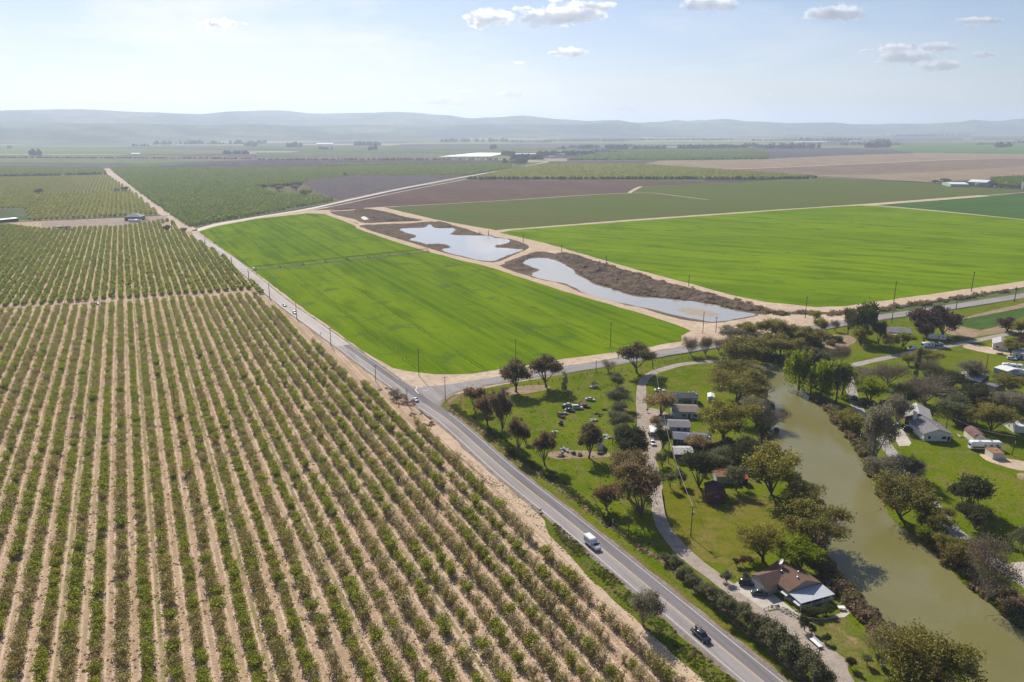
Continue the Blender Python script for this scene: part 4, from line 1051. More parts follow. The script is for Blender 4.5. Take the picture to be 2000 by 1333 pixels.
def line_weeds(name, px, hw, n, idx, label, sc, seed):
    P = resample(ribbon_pts(px, 5), 1.0); rnd = random.Random(seed)
    pts = []
    for k in range(n):
        i = rnd.randrange(1, len(P)); d = (P[i] - P[i - 1]).normalized(); q = Vector((-d.y, d.x, 0))
        pts.append((P[i] + q * rnd.gauss(0, hw) + Vector((0, 0, .04)), rnd.uniform(*sc), rnd.choice(idx)))
    return scatter(name, pts, WK, label)
DITCH = [(905, 768), (885, 779), (876, 791), (882, 802), (899, 812), (926, 830), (955, 850), (984, 875), (992, 888), (1020, 905), (1060, 930), (1100, 958), (1146, 994), (1195, 1030), (1247, 1069), (1280, 1088), (1340, 1132), (1420, 1200), (1500, 1268), (1580, 1335)]
P_ditch = resample(ribbon_pts(DITCH, 6), 2.0)
strip('ditch', P_ditch, -.9, .9, .045, m_brownweed, 'brown stony ditch along the main road', jit=.5)
line_weeds('weeds', DITCH[2:], .9, 900, [2, 2, 3, 0], 'stones and dead weeds in the roadside ditch', (.25, .7), 21)
line_weeds('weeds', [(x + 9, y - 1) for x, y in DITCH[2:15]], .9, 900, [0, 1, 1], 'taller green weeds beside the ditch fence', (.4, 1.0), 22)

# bushy thickets hugging the river
ml_th = leaf_mat('thicket_leaves', (.17, .15, .06), (.24, .20, .08), .45, .3)
ml_th2 = leaf_mat('thicket_twigs', (.22, .175, .12), (.29, .23, .15), .4, .3)
TH = [lowpoly('thicket', ml_th, 31, 150, .30, 2.6, 1.5, .1), lowpoly('thicket', ml_th2, 32, 130, .26, 2.4, 1.5, .1), lowpoly('thicket', LM['olive'], 33, 150, .30, 2.2, 1.3, .1)]
def thicket(px, hw, n, label, sc, seed, idx=(0, 1, 2)):
    P = resample(ribbon_pts(px, 5), 1.0); rnd = random.Random(seed); pts = []
    for k in range(n):
        i = rnd.randrange(1, len(P)); d = (P[i] - P[i - 1]).normalized(); q = Vector((-d.y, d.x, 0))
        if noise.noise(Vector((P[i].x * .06, P[i].y * .06, seed))) < rnd.uniform(-.7, .3): continue
        pts.append((P[i] + q * rnd.gauss(0, hw), rnd.uniform(*sc), rnd.choice(idx)))
    return scatter('thicket', pts, TH, label)
thicket([(1583, 768), (1615, 793), (1640, 822), (1662, 850), (1690, 895), (1722, 940), (1745, 1000), (1790, 1035), (1840, 1075), (1880, 1115), (1920, 1150), (1980, 1195), (2050, 1240)], 1.6, 260, 'low olive and brown thicket on the far river bank', (.5, 1.3), 41)
thicket([(1462, 735), (1478, 765), (1500, 800), (1492, 850), (1510, 885), (1535, 925), (1575, 965), (1600, 1010)], 1.5, 150, 'low thicket on the upper near river bank', (.5, 1.2), 42)
thicket([(1605, 1090), (1640, 1150), (1690, 1200), (1750, 1255), (1810, 1310), (1860, 1345)], 1.4, 150, 'dry brown thicket along the lower near river bank', (.5, 1.1), 43, (1, 1, 0))
thicket([(1420, 700), (1450, 705), (1480, 700), (1510, 702), (1540, 705), (1570, 700), (1600, 690)], 3.0, 150, 'dark thicket round the head of the river', (.8, 1.6), 44)
thicket([(1440, 650), (1480, 660), (1530, 672), (1580, 668), (1620, 660)], 6.0, 160, 'grey and olive thicket above the river head', (.8, 1.8), 45)
thicket([(1400, 870), (1440, 880), (1475, 890), (1490, 905), (1450, 925), (1410, 910)], 4.0, 90, 'dark garden thicket beside the river palms', (.6, 1.5), 46, (2, 2, 0))
thicket([(1770, 760), (1830, 770), (1880, 780), (1940, 790), (1990, 780)], 7.0, 200, 'mixed thicket between the houses on the right', (.8, 1.8), 47)
thicket([(1690, 800), (1730, 790), (1760, 800), (1740, 820)], 4.0, 80, 'low scrub left of the big grey house', (.7, 1.5), 48)
# ------------------------------------------------------------------ trees, one by one
T = [
 # junk yard and road corner
 ('euc', 1007.7, 766, 706, 50, 'dark brown eucalyptus, left of the pair below the side road'),
 ('euc', 1067, 757, 694, 54, 'dark brown eucalyptus, right and taller of the pair below the side road'),
 ('red', 925, 800, 757, 36, 'rusty round-headed tree nearest the road junction'),
 ('red', 952, 830, 771, 42, 'rusty brown tree between the junction tree and the tall grey one'),
 ('euc', 979, 854, 762, 38, 'tall grey-brown tree in the roadside clump'),
 ('euc', 1012, 888, 816, 34, 'lowest olive tree of the roadside clump'),
 ('olive', 1027, 866, 846, 15, 'small dark shrub-like tree right of the roadside clump'),
 ('euc', 1064, 909, 843, 40, 'leaning brown tree alone at the foot of the yard'),
 ('euc', 1150, 895, 830, 44, 'brown tree beside the small white yard shed'),
 ('dark', 1228, 906, 836, 58, 'big dark tree with orange tinged top beside the gravel drive'),
 ('olive', 1205, 758, 731, 26, 'dark round bush tree at the top of the yard row'),
 ('olive', 1207, 797, 757, 42, 'wide grey-green tree in the row along the yard'),
 ('olive', 1210, 811, 786, 28, 'small grey bush tree in the middle of the yard row'),
 ('olive', 1209, 841, 805, 38, 'olive tree with a light top in the yard row'),
 ('olive', 1213, 858, 828, 28, 'lowest grey-green tree of the yard row'),
 ('brown', 1250, 1010, 905, 76, 'large brown-grey tree where the drive passes the power pole'),
 ('brown', 1225, 975, 880, 60, 'grey-brown tree behind the large one at the drive'),
 ('red', 1185, 996, 950, 44, 'small rusty spreading tree left of the drive trees'),
 ('grey', 1257, 1222, 1152, 54, 'lone olive-grey bush tree between orchard track and main road'),
 ('euc', 1244, 729, 671, 58, 'dark eucalyptus by itself above the drive entrance'),
 ('bare', 1188, 727, 704, 26, 'thin yellowish sapling beside the side road'),
 ('bare', 1349, 695, 658, 30, 'pale half-bare tree, left of three beside the side road'),
 ('bare', 1378, 695, 656, 28, 'pale half-bare tree, middle of three beside the side road'),
 ('bare', 1404, 688, 661, 22, 'smallest of three bare trees beside the side road'),
 # head of the river
 ('willow', 1440, 713, 658, 66, 'brown-green willow at the left head of the river'),
 ('willow', 1492, 704, 655, 60, 'willow directly above the river head'),
 ('willow', 1505, 665, 622, 52, 'willow at the edge of the sandy canal yard'),
 ('grey', 1430, 665, 640, 44, 'grey twiggy tree left of the pond poles'),
 ('gold', 1459, 658, 630, 34, 'small yellowish tree beside the sandy yard'),
 ('willow', 1532, 668, 633, 44, 'olive tree in the middle of the river head thicket'),
 ('grey', 1560, 668, 640, 46, 'grey tree in the river head thicket'),
 ('willow', 1524, 704, 657, 64, 'large olive tree above the river dam'),
 ('willow', 1580, 678, 640, 46, 'olive tree at the right end of the river head thicket'),
 ('gold', 1590, 630, 606, 24, 'small yellow-green tree beside the side road pole'),
 ('gold', 1602, 654, 621, 22, 'slim yellow-green tree left of the bare yard'),
 ('bare', 1630, 648, 625, 16, 'small leafless tree at the bare yard'),
 ('willow', 1432, 746, 706, 76, 'willow behind the biggest one on the left bank'),
 ('willow', 1440, 786, 726, 98, 'biggest dark willow on the left bank above the bend'),
 ('grey', 1474, 830, 782, 64, 'brown twiggy tree leaning to the river at the bend'),
 ('bare', 1503, 838, 806, 52, 'dead brown branches hanging over the water'),
 ('airy', 1414, 860, 787, 96, 'big golden willow with a forked trunk behind the cottages'),
 ('tan', 1287, 813, 763, 68, 'tan feathery tree in front of the top cottage'),
 ('tan', 1359, 878, 852, 54, 'orange-tan bush tree in front of the grey-roofed cottage'),
 ('dark', 1294, 876, 836, 32, 'dark olive tree beside the white carport'),
 ('olive', 1292, 912, 884, 28, 'round grey-green tree at the drive below the white car'),
 ('dark', 1364, 952, 880, 64, 'big dark green tree above the maroon shed'),
 ('olive', 1402, 918, 880, 52, 'grey-green tree right of the big dark one'),
 ('dark', 1450, 906, 862, 62, 'dark garden tree near the river palms'),
 ('olive', 1309, 955, 925, 22, 'small round grey tree beside the drive entrance'),
 ('olive', 1328, 948, 918, 26, 'low dark tree left of the big dark one'),
 ('olive', 1436, 958, 910, 40, 'yellowish green tree left of the red roof'),
 ('gold', 1506, 968, 879, 88, 'bright golden-green tree on the left river bank'),
 ('willow', 1563, 1003, 944, 64, 'olive green tree below the golden one'),
 ('willow', 1588, 1072, 989, 100, 'big rounded brown-green willow casting a shadow on the river'),
 ('bright', 1562, 1112, 1058, 74, 'light green feathery tree behind the brown-roofed house'),
 ('airy', 1490, 1097, 1030, 84, 'thin olive tree touching the brown roof'),
 ('willow', 1805, 1352, 1240, 140, 'huge olive willow at the bottom right bank'),
 ('bare', 1722, 1306, 1226, 62, 'bare twiggy tree above the huge willow'),
 # right bank
 ('willow', 1760, 1012, 930, 98, 'wide brown-green willow on the far bank'),
 ('grey', 1728, 945, 895, 62, 'grey tree upstream on the far bank'),
 ('grey', 1768, 940, 890, 56, 'grey-brown tree at the lane edge'),
 ('willow', 1823, 1050, 990, 56, 'small olive tree beside the lane on the far bank'),
 ('bright', 1806, 1066, 1030, 36, 'bright green bush tree at the water on the far bank'),
 ('willow', 1868, 1110, 1055, 72, 'golden olive tree leaning over the far bank'),
 ('bare', 1926, 1174, 1060, 92, 'bare grey spreading tree on the far bank'),
 ('olive', 2000, 1088, 1027, 44, 'olive tree cut by the right frame edge'),
 ('dark', 1893, 1000, 931, 66, 'dark pine standing alone on the lawn'),
 ('dark', 1903, 1034, 985, 60, 'low dark lobe tree at the foot of the pine'),
 ('grey', 1705, 905, 786, 54, 'tall mottled ivy-covered tree at the river lane'),
 ('gold', 1655, 838, 802, 38, 'yellow-green bushy tree on the far bank upstream'),
 ('gold', 1672, 850, 812, 30, 'small green tree beside the ivy-covered one'),
 # palms corner
 ('weeping', 1560, 762, 684, 46, 'bright weeping willow left of the palms'),
 ('weeping', 1604, 778, 703, 44, 'bright weeping willow between the two palms'),
 ('weeping', 1645, 772, 708, 40, 'bright weeping willow right of the palms'),
 ('dark', 1681, 667, 592, 50, 'tall dark eucalyptus beside the side road'),
 ('euc', 1656, 654, 602, 24, 'thin dark tree left of the tall eucalyptus'),
 ('dark', 1715, 673, 626, 20, 'narrow dark tree beside the grey roof'),
 ('gold', 1680, 676, 638, 30, 'green tree alone in the yard below the tall eucalyptus'),
 ('purple', 1808, 654, 600, 56, 'big purple-brown tree, left one above the camper'),
 ('purple', 1842, 655, 608, 50, 'big purple-brown tree, right one above the camper'),
 ('purple', 1802, 670, 628, 28, 'small purple-brown tree left of the camper'),
 ('airy', 1739, 687, 651, 32, 'round yellow-olive tree beside the grey roof'),
 ('bright', 1765, 678, 650, 28, 'fresh green tree in front of the grey-roofed house'),
 ('bare', 1631, 711, 679, 26, 'bare tree, left of the pair above the lane'),
 ('bare', 1644, 711, 672, 28, 'bare tree, right of the pair above the lane'),
 ('airy', 1812, 718, 683, 48, 'golden airy tree right of the cypress'),
 ('gold', 1774, 714, 692, 24, 'small orange-green tree left of the cypress'),
 ('bare', 1732, 752, 712, 66, 'wide bare dark tree beside the lane bend'),
 ('bare', 1680, 750, 716, 40, 'bare twiggy tree at the lane bend'),
 ('bare', 1806, 738, 700, 40, 'bare tree right of the cypress foot'),
 ('bright', 1698, 788, 741, 48, 'bright lime green tree beside the lane'),
 ('grey', 1750, 828, 772, 46, 'brown-grey tree left of the big grey house'),
 ('bare', 1806, 788, 738, 84, 'wide bare brown tree above the big grey house'),
 ('dark', 1762, 795, 752, 40, 'dark green tree left of the wide bare tree'),
 ('dark', 1848, 762, 724, 66, 'wide dark green tree beside the long roof'),
 ('grey', 1898, 744, 706, 50, 'pale twiggy tree in front of the long roof'),
 ('dark', 1903, 792, 750, 42, 'dark green tree below the long roof'),
 ('olive', 1862, 822, 776, 58, 'grey-green bushy tree above the dark shed'),
 ('willow', 1935, 842, 788, 62, 'round olive tree behind the barn'),
 ('willow', 1905, 838, 800, 44, 'brown-green tree above the barn'),
 ('grey', 1972, 806, 765, 60, 'large grey-green tree above the white shed'),
 ('willow', 1973, 766, 732, 50, 'olive tree below the parked trailers'),
 ('gold', 1848, 788, 758, 34, 'yellow-green tree right of the wide bare one'),
 ('purple', 1967, 648, 622, 36, 'dark bushy tree beside the vegetable plot'),
 ('gold', 1992, 658, 626, 34, 'yellow-green tree at the right frame edge'),
 ('airy', 1975, 694, 664, 32, 'yellow tree in front of the white house'),
 ('purple', 1994, 684, 660, 34, 'reddish tree beside the white house'),
 ('willow', 1990, 835, 812, 30, 'olive tree behind the white right-hand shed'),
 # far
 ('dark', 77, 380, 369, 14, 'lone dark tree in the far left orchard'),
 ('dark', 245, 373.5, 365, 13, 'dark tree beside the far dirt road'),
 ('grey', 227, 374, 368, 9, 'pale tree left of the dark one by the far road'),
 ('dark', 327, 453, 440, 11, 'dark cypress-like bush at the near orchard corner'),
 ('grey', 361, 456, 445, 9, 'grey bush at the end of the far dirt road'),
 ('willow', 598, 383, 370, 22, 'round tree, right of the farm clump by the bare orchard'),
 ('grey', 545, 374, 362, 16, 'grey tree in the middle of the farm clump'),
 ('grey', 522, 384, 376, 14, 'grey tree at the left of the farm clump'),
 ('grey', 578, 372, 361, 14, 'pale tree behind the farm clump'),
 ('dark', 674, 346, 337, 6, 'tiny dark cypress between the far orchards'),
 ('euc', 1826, 359, 352, 12, 'left tree beside the green metal shed'),
 ('euc', 1846, 359, 349, 18, 'right tree beside the green metal shed'),
]
for t_ in T: tree(*t_, wscale=.84 if 1280 < t_[1] < 1370 and 800 < t_[2] < 960 else 1.0)
# shrubs of the roadside hedge and gardens
HD = [(1300, 1098, 1078, 26), (1318, 1114, 1086, 28), (1338, 1132, 1104, 28), (1357, 1150, 1120, 32), (1377, 1168, 1136, 34), (1398, 1186, 1148, 38), (1422, 1206, 1160, 42), (1446, 1222, 1172, 40), (1468, 1244, 1194, 42), (1492, 1262, 1206, 42), (1516, 1284, 1222, 46), (1542, 1308, 1246, 48), (1568, 1330, 1266, 46), (1596, 1356, 1290, 48)]
for n_, (x, y, ty, wd) in enumerate(HD):
    tree('hedge', x, y, ty + 3, wd * .85, 'grey-green hedge shrub, %s from the upper end of the roadside hedge' % nth(n_ + 1), 'shrub', 'hedge shrubs between road and drive')
for (x, y, ty, wd, k, lb) in [
  (1570, 1232, 1205, 20, 'dark', 'dark round shrub at the corner of the house garden'),
  (1585, 1238, 1222, 14, 'bright', 'small green shrub beside the dark garden corner one'),
  (1613, 1256, 1240, 15, 'dark', 'dark shrub beside the white trailer frame'),
  (1661, 1306, 1284, 17, 'dark', 'dark conical shrub at the garden end'),
  (1693, 1300, 1282, 18, 'olive', 'dark shrub left of the bare riverside tree'),
  (1715, 1298, 1276, 16, 'olive', 'grey shrub beside the bare riverside tree'),
  (1418, 1138, 1118, 20, 'olive', 'grey-green shrub at the driveway corner'),
  (1438, 1106, 1090, 14, 'red', 'rusty shrub, left of three by the garage'),
  (1451, 1104, 1087, 14, 'red', 'rusty shrub, middle of three by the garage'),
  (1464, 1104, 1088, 13, 'red', 'rusty shrub, right of three by the garage'),
  (1586, 1204, 1186, 26, 'dark', 'dark shrub in the shade of the porch'),
  (1614, 1200, 1184, 24, 'dark', 'green shrub at the end of the shaded bed'),
  (1602, 1122, 1092, 34, 'olive', 'olive thicket between house and river'),
  (1286, 846, 830, 12, 'olive', 'small shrub beside the white carport'),
  (1278, 838, 812, 20, 'tan', 'tan scrub under the feathery tree'),
  (1342, 793, 782, 16, 'dark', 'small palm-like shrub in front of the top cottage'),
  (1161, 757, 745, 14, 'bare', 'dark twiggy bush beside the white boat'),
  (985, 766, 756, 16, 'bare', 'twiggy bush at the fence corner'),
  (770, 776, 762, 22, 'bare', 'brown brush heap beside the junction')]:
    tree(k, x, y, ty, wd, lb, 'shrub', name='shrub')
tree('column', 1788, 740, 679, 8.5, 'tall narrow dark cypress on the lawn', 'cypress', name='cypress_tree')
tree('ivy', 1102, 765, 725, 11, 'ivy-covered stump right of the eucalyptus pair', 'tree stump', name='ivy_stump')
tree('column', 1262, 1010, 980, 1, 'x') if 0 else None

# palms: trunk with a skirt of dead fronds and a head of stiff fronds
m_frond = leaf_mat('palm_fronds', (.10, .12, .05), (.15, .15, .07), .3)
m_dead = leaf_mat('dead_fronds', (.20, .155, .10), (.27, .20, .13), .3)
def palm(bx, by, ty, wpx, label, skirt=.5, seed=1):
    p = G(bx, by); h = height_at(bx, by, ty); wd = pxw(wpx, p); rnd = random.Random(seed)
    root = tag(empty('palm_tree', p), label, 'palm tree')
    mb = MB(); mb.tube((0, 0, 0), (0.1, 0, h * .9), .42, .3, 8); mb.build('trunk', m_bark, root)
    def fr(n, z0, z1, len_, drop, mt, nm):
        vs, fs = [], []
        for k in range(n):
            a = rnd.random() * 6.28; z = rnd.uniform(z0, z1); L = len_ * rnd.uniform(.7, 1.1); e = rnd.uniform(*drop)
            d = Vector((math.cos(a), math.sin(a), 0)); s = Vector((-d.y, d.x, 0))
            p0 = Vector((0, 0, z)); p1 = p0 + d * L * .5 + Vector((0, 0, L * .5 * e + .3)); p2 = p0 + d * L + Vector((0, 0, L * e * .6 - L * .35))
            for j in range(5):
                o = (j - 2) * .16 * L
                k0 = len(vs); vs += [p0, p1 + s * (o - .09 * L), p2 + s * o * 1.5 + Vector((0, 0, -abs(j - 2) * .1 * L)), p1 + s * (o + .09 * L)]
                fs.append((k0, k0 + 1, k0 + 2, k0 + 3))
        pymesh(nm, vs, fs, mt, root)
    fr(34, h * .86, h * .97, wd * .5, (.1, 1.1), m_frond, 'fronds')
    if skirt:
        fr(70, h * (1 - skirt), h * .88, wd * .26, (-1.6, -.6), m_dead, 'dead_frond_skirt')
palm(1583, 770, 697, 26, 'tall shaggy palm among the weeping willows', .65, 1)
palm(1632.6, 786, 720, 26, 'shaggy palm at the water, right of the weeping willows', .6, 2)
palm(1560, 745, 686, 24, 'palm head behind the left weeping willow', .5, 3)
palm(1487, 874, 838, 24, 'short dark palm on the near river bank', .3, 4)

# far-off tree rows and farm clumps
def far_trees(name, segs, label, seed=1, n=60, sc=(1.4, 2.8)):
    rnd = random.Random(seed); pts = []
    for (x0, y0, x1, y1, k) in segs:
        for q in range(k):
            t = rnd.random(); p = G(x0 + (x1 - x0) * t, y0 + (y1 - y0) * t + rnd.uniform(-.35, .35))
            pts.append((p, rnd.uniform(*sc), rnd.randrange(3)))
    scatter(name, pts, LPd, label)
ml_dk = leaf_mat('far_tree_clump', (.055, .065, .04), (.075, .085, .05), .25, .3)
LPd2, LPd = LPd, [lowpoly('far_tree', ml_dk, i, 40, 1.1, 6.5, 2.6) for i in (21, 22, 23)]
far_trees('far_tree_clump', [(982, 303, 1003, 306, 40), (1050, 304, 1160, 303, 120), (1000, 312, 1060, 312, 60), (1005, 321, 1030, 318, 14), (985, 321, 990, 322, 4)], 'dark trees round the distant white farm', 1, sc=(1.5, 3.2))
far_trees('far_tree_clump', [(1180, 291, 1225, 293, 40), (1235, 292, 1300, 291, 30), (1325, 291, 1460, 290, 150), (1455, 286, 1500, 291, 40), (1130, 291, 1160, 290, 20)], 'line of distant trees and houses in the middle plain', 2, sc=(1.6, 3.6))
far_trees('far_tree_clump', [(1500, 291, 1600, 290, 40), (1690, 289, 1740, 288, 40), (1710, 281, 1735, 280, 40), (1560, 275, 1690, 277, 60), (1945, 289, 1975, 287, 30), (1740, 268, 1900, 264, 120), (1900, 263, 2000, 260, 100), (1600, 264, 1760, 262, 80)], 'scattered distant trees below the right hills', 3, sc=(2, 5))
far_trees('far_tree_clump', [(60, 304, 80, 304, 14), (560, 288, 600, 287, 20), (690, 285, 745, 284, 40), (480, 286, 500, 287, 14), (860, 278, 1000, 277, 60), (300, 283, 520, 281, 80), (960, 292, 970, 291, 8), (720, 294, 735, 293, 8)], 'scattered distant trees in the left plain', 4, sc=(2, 4.5))

rnd = random.Random(77); segs = []
for k in range(46):
    y = 258 + 46 * rnd.random() ** 1.3; x = rnd.uniform(-40, 2000); w_ = rnd.uniform(15, 150) * (1.3 if y < 285 else .6)
    if 850 < x + w_ / 2 < 1180 and y > 292: continue
    if x > 1250 and y > 292: continue
    segs.append((x, y, x + w_, y + rnd.uniform(-1.0, 1.0), int(w_ * rnd.uniform(.5, 1.1))))
far_trees('far_tree_line', segs, 'thin far windbreaks and tree lines across the plain', 9, sc=(1.2, 2.6))
rnd = random.Random(78)
segs = []
for (x0, y0, x1, y1) in [(600, 327.5, 1000, 319), (915, 350.6, 1590, 350), (1590, 350, 1596, 346), (1105, 314, 1500, 311), (0, 346, 210, 341.5), (505, 313, 1000, 312.5), (500, 368, 590, 362), (0, 309, 500, 311)]:
    segs.append((x0, y0, x1, y1, int(math.hypot(x1 - x0, y1 - y0) * .55)))
far_trees('far_tree_line', segs, 'dark rows of trees edging the far orchard blocks', 10, sc=(.7, 1.1))
# ------------------------------------------------------------------ buildings
def roof_mat(name, c, per=.35):
    return ground(name, [c, [k * 1.12 for k in c], [k * .85 for k in c]], 3, .9, .25, bumpd=.03, finev=.16, rgh=.9)
RM = {'brown': roof_mat('brown_shingles', (.165, .105, .082)), 'dark': roof_mat('dark_shingles', (.10, .095, .105)), 'grey': roof_mat('grey_shingles', (.21, .20, .205)),
      'blue': roof_mat('bluegrey_shingles', (.165, .17, .205)), 'tan': roof_mat('tan_shingles', (.24, .20, .17)), 'pale': roof_mat('pale_roofing', (.42, .40, .39)),
      'white': mat('white_metal_roof', (.72, .72, .70), .5, var=.05), 'maroon': roof_mat('maroon_roofing', (.10, .055, .060)), 'red': mat('red_metal_roof', (.42, .075, .055), .6, var=.15),
      'rust': roof_mat('rusty_roofing', (.30, .17, .10)), 'greenm': mat('green_metal', (.33, .46, .38), .6, var=.06)}
WM = {'white': mat('white_siding', (.62, .61, .58), .8, var=.05), 'blue': mat('pale_blue_siding', (.38, .47, .50), .8, var=.05), 'beige': mat('beige_stucco', (.42, .35, .27), .9, var=.07),
      'brown': mat('brown_siding', (.16, .11, .085), .9, var=.15), 'maroon': mat('maroon_boards', (.115, .045, .045), .85, var=.15), 'grey': mat('grey_siding', (.36, .35, .36), .85, var=.06),
      'mint': mat('mint_siding', (.40, .46, .40), .85, var=.05), 'red': mat('red_siding', (.33, .08, .05), .8), 'dark': mat('dark_boards', (.05, .042, .042), .9), 'greenm': RM['greenm'], 'cream': mat('cream_siding', (.58, .54, .46), .8, var=.05)}
m_glass = mat('window_glass', (.03, .04, .05), .08, spec=.6)
m_trim = mat('white_trim', (.68, .67, .64), .7)
m_wood = mat('weathered_wood', (.20, .16, .12), .9, var=.25, nscale=3)
m_pole = mat('pole_timber', (.085, .062, .048), .95, var=.3, nscale=2)
m_metal = mat('galvanised_metal', (.45, .45, .46), .45, metal=.6)
m_wire = mat('line_wire', (.35, .34, .32), .6)

def rect(E1, E2, E3, z):
    """origin, axis u, length, axis v (away from the camera), depth - from three eave corners in the picture"""
    a, b, c = G(*E1, z=z), G(*E2, z=z), G(*E3, z=z)
    u = (b - a); L = u.length; u.normalize(); v = Vector((-u.y, u.x, 0))
    D = (c - b).dot(v)
    if D < 0: v = -v; D = -D
    return a, u, L, v, D
def building(name, label, E1, E2, E3, he, hr, roofm, wallm, ridge='u', cat='house', windows=(), doors=(), over=.45, z0=0.0, gamb=False, group=None, shed=False, hip=0.0, L=None, D=None, extras=None):
    a, u, L_, v, D_ = rect(E1, E2, E3, he)
    L = L or L_; D = D or max(D_, 2.0)
    rz = math.atan2(u.y, u.x)
    if Vector((-math.sin(rz), math.cos(rz), 0)).dot(v) < 0:           # keep v as local +y
        a = a + u * L; u = -u; rz = math.atan2(u.y, u.x)
        flip = True
    root = tag(empty(name, (a.x, a.y, 0), rz), label, cat, group)
    x0, x1, y0, y1 = over, L - over, over, D - over
    w_ = MB(); w_.box(x0, x1, y0, y1, z0, he)
    if not shed and not hip:
        if ridge == 'u':
            for x in (x0, x1 - .05): w_.add([(x, y0, he), (x, y1, he), (x, (y0 + y1) / 2, hr - .12), (x + .05, y0, he), (x + .05, y1, he), (x + .05, (y0 + y1) / 2, hr - .12)], [(0, 1, 2), (5, 4, 3), (0, 2, 5, 3), (1, 4, 5, 2)])
        else:
            for y in (y0, y1 - .05): w_.add([(x0, y, he), (x1, y, he), ((x0 + x1) / 2, y, hr - .12), (x0, y + .05, he), (x1, y + .05, he), ((x0 + x1) / 2, y + .05, hr - .12)], [(2, 1, 0), (3, 4, 5), (3, 5, 2, 0), (2, 5, 4, 1)])
    w_.build('wall', wallm, root)
    r_ = MB(); t = .14
    def slab(p):      # quad with thickness
        vs = [Vector(q) for q in p]; r_.add(vs + [q - Vector((0, 0, t)) for q in vs], [(0, 1, 2, 3), (7, 6, 5, 4), (0, 4, 5, 1), (1, 5, 6, 2), (2, 6, 7, 3), (3, 7, 4, 0)])
    h0 = he + .06
    if shed: slab([(0, 0, h0), (L, 0, h0), (L, D, hr), (0, D, hr)])
    elif hip:
        hx = min(hip, L * .49)
        if ridge == 'u': A, B = (hx, D / 2, hr), (L - hx, D / 2, hr)
        vs = [(0, 0, h0), (L, 0, h0), (L, D, h0), (0, D, h0), A, B, (0, 0, h0 - t), (L, 0, h0 - t), (L, D, h0 - t), (0, D, h0 - t)]
        r_.add(vs, [(0, 1, 5, 4), (1, 2, 5), (2, 3, 4, 5), (3, 0, 4), (1, 0, 6, 7), (2, 1, 7, 8), (3, 2, 8, 9), (0, 3, 9, 6), (6, 9, 8, 7)])
    elif gamb:        # gambrel barn, ridge along v
        k = [(0, h0), (L * .14, he + (hr - he) * .65), (L / 2, hr), (L * .86, he + (hr - he) * .65), (L, h0)]
        for (xa, za), (xb, zb) in zip(k[:-1], k[1:]): slab([(xa, 0, za), (xb, 0, zb), (xb, D, zb), (xa, D, za)])
    elif ridge == 'u':
        slab([(0, 0, h0), (L, 0, h0), (L, D / 2, hr), (0, D / 2, hr)]); slab([(0, D / 2, hr), (L, D / 2, hr), (L, D, h0), (0, D, h0)])
    else:
        slab([(0, 0, h0), (L / 2, 0, hr), (L / 2, D, hr), (0, D, h0)]); slab([(L / 2, 0, hr), (L, 0, h0), (L, D, h0), (L / 2, D, hr)])
    rf = r_.build('roof', roofm, root)
    for (side, f, z, ww, wh) in windows:     # side: f front (y0), l left (x0), r right (x1)
        m = MB(); g = MB()
        if side == 'f':
            cx = x0 + (x1 - x0) * f
            m.box(cx - ww / 2 - .08, cx + ww / 2 + .08, y0 - .06, y0 - .002, z - .08, z + wh + .08); g.box(cx - ww / 2, cx + ww / 2, y0 - .09, y0 - .062, z, z + wh)
        else:
            xx = x0 if side == 'l' else x1; s_ = -1 if side == 'l' else 1; cy = y0 + (y1 - y0) * f
            m.box(*sorted((xx + s_ * .002, xx + s_ * .06)), cy - ww / 2 - .08, cy + ww / 2 + .08, z - .08, z + wh + .08); g.box(*sorted((xx + s_ * .062, xx + s_ * .09)), cy - ww / 2, cy + ww / 2, z, z + wh)
        fr = m.build('window', m_trim, root); g.build('pane', m_glass, fr)
    for (side, f, ww, wh, dm) in doors:
        m = MB()
        if side == 'f':
            cx = x0 + (x1 - x0) * f; m.box(cx - ww / 2, cx + ww / 2, y0 - .07, y0 - .002, .04, wh)
        else:
            xx = x0 if side == 'l' else x1; s_ = -1 if side == 'l' else 1; cy = y0 + (y1 - y0) * f
            m.box(*sorted((xx + s_ * .002, xx + s_ * .07)), cy - ww / 2, cy + ww / 2, .04, wh)
        m.build('door', dm, root)
    if extras: extras(root, rf, L, D, he, hr)
    return root, L, D
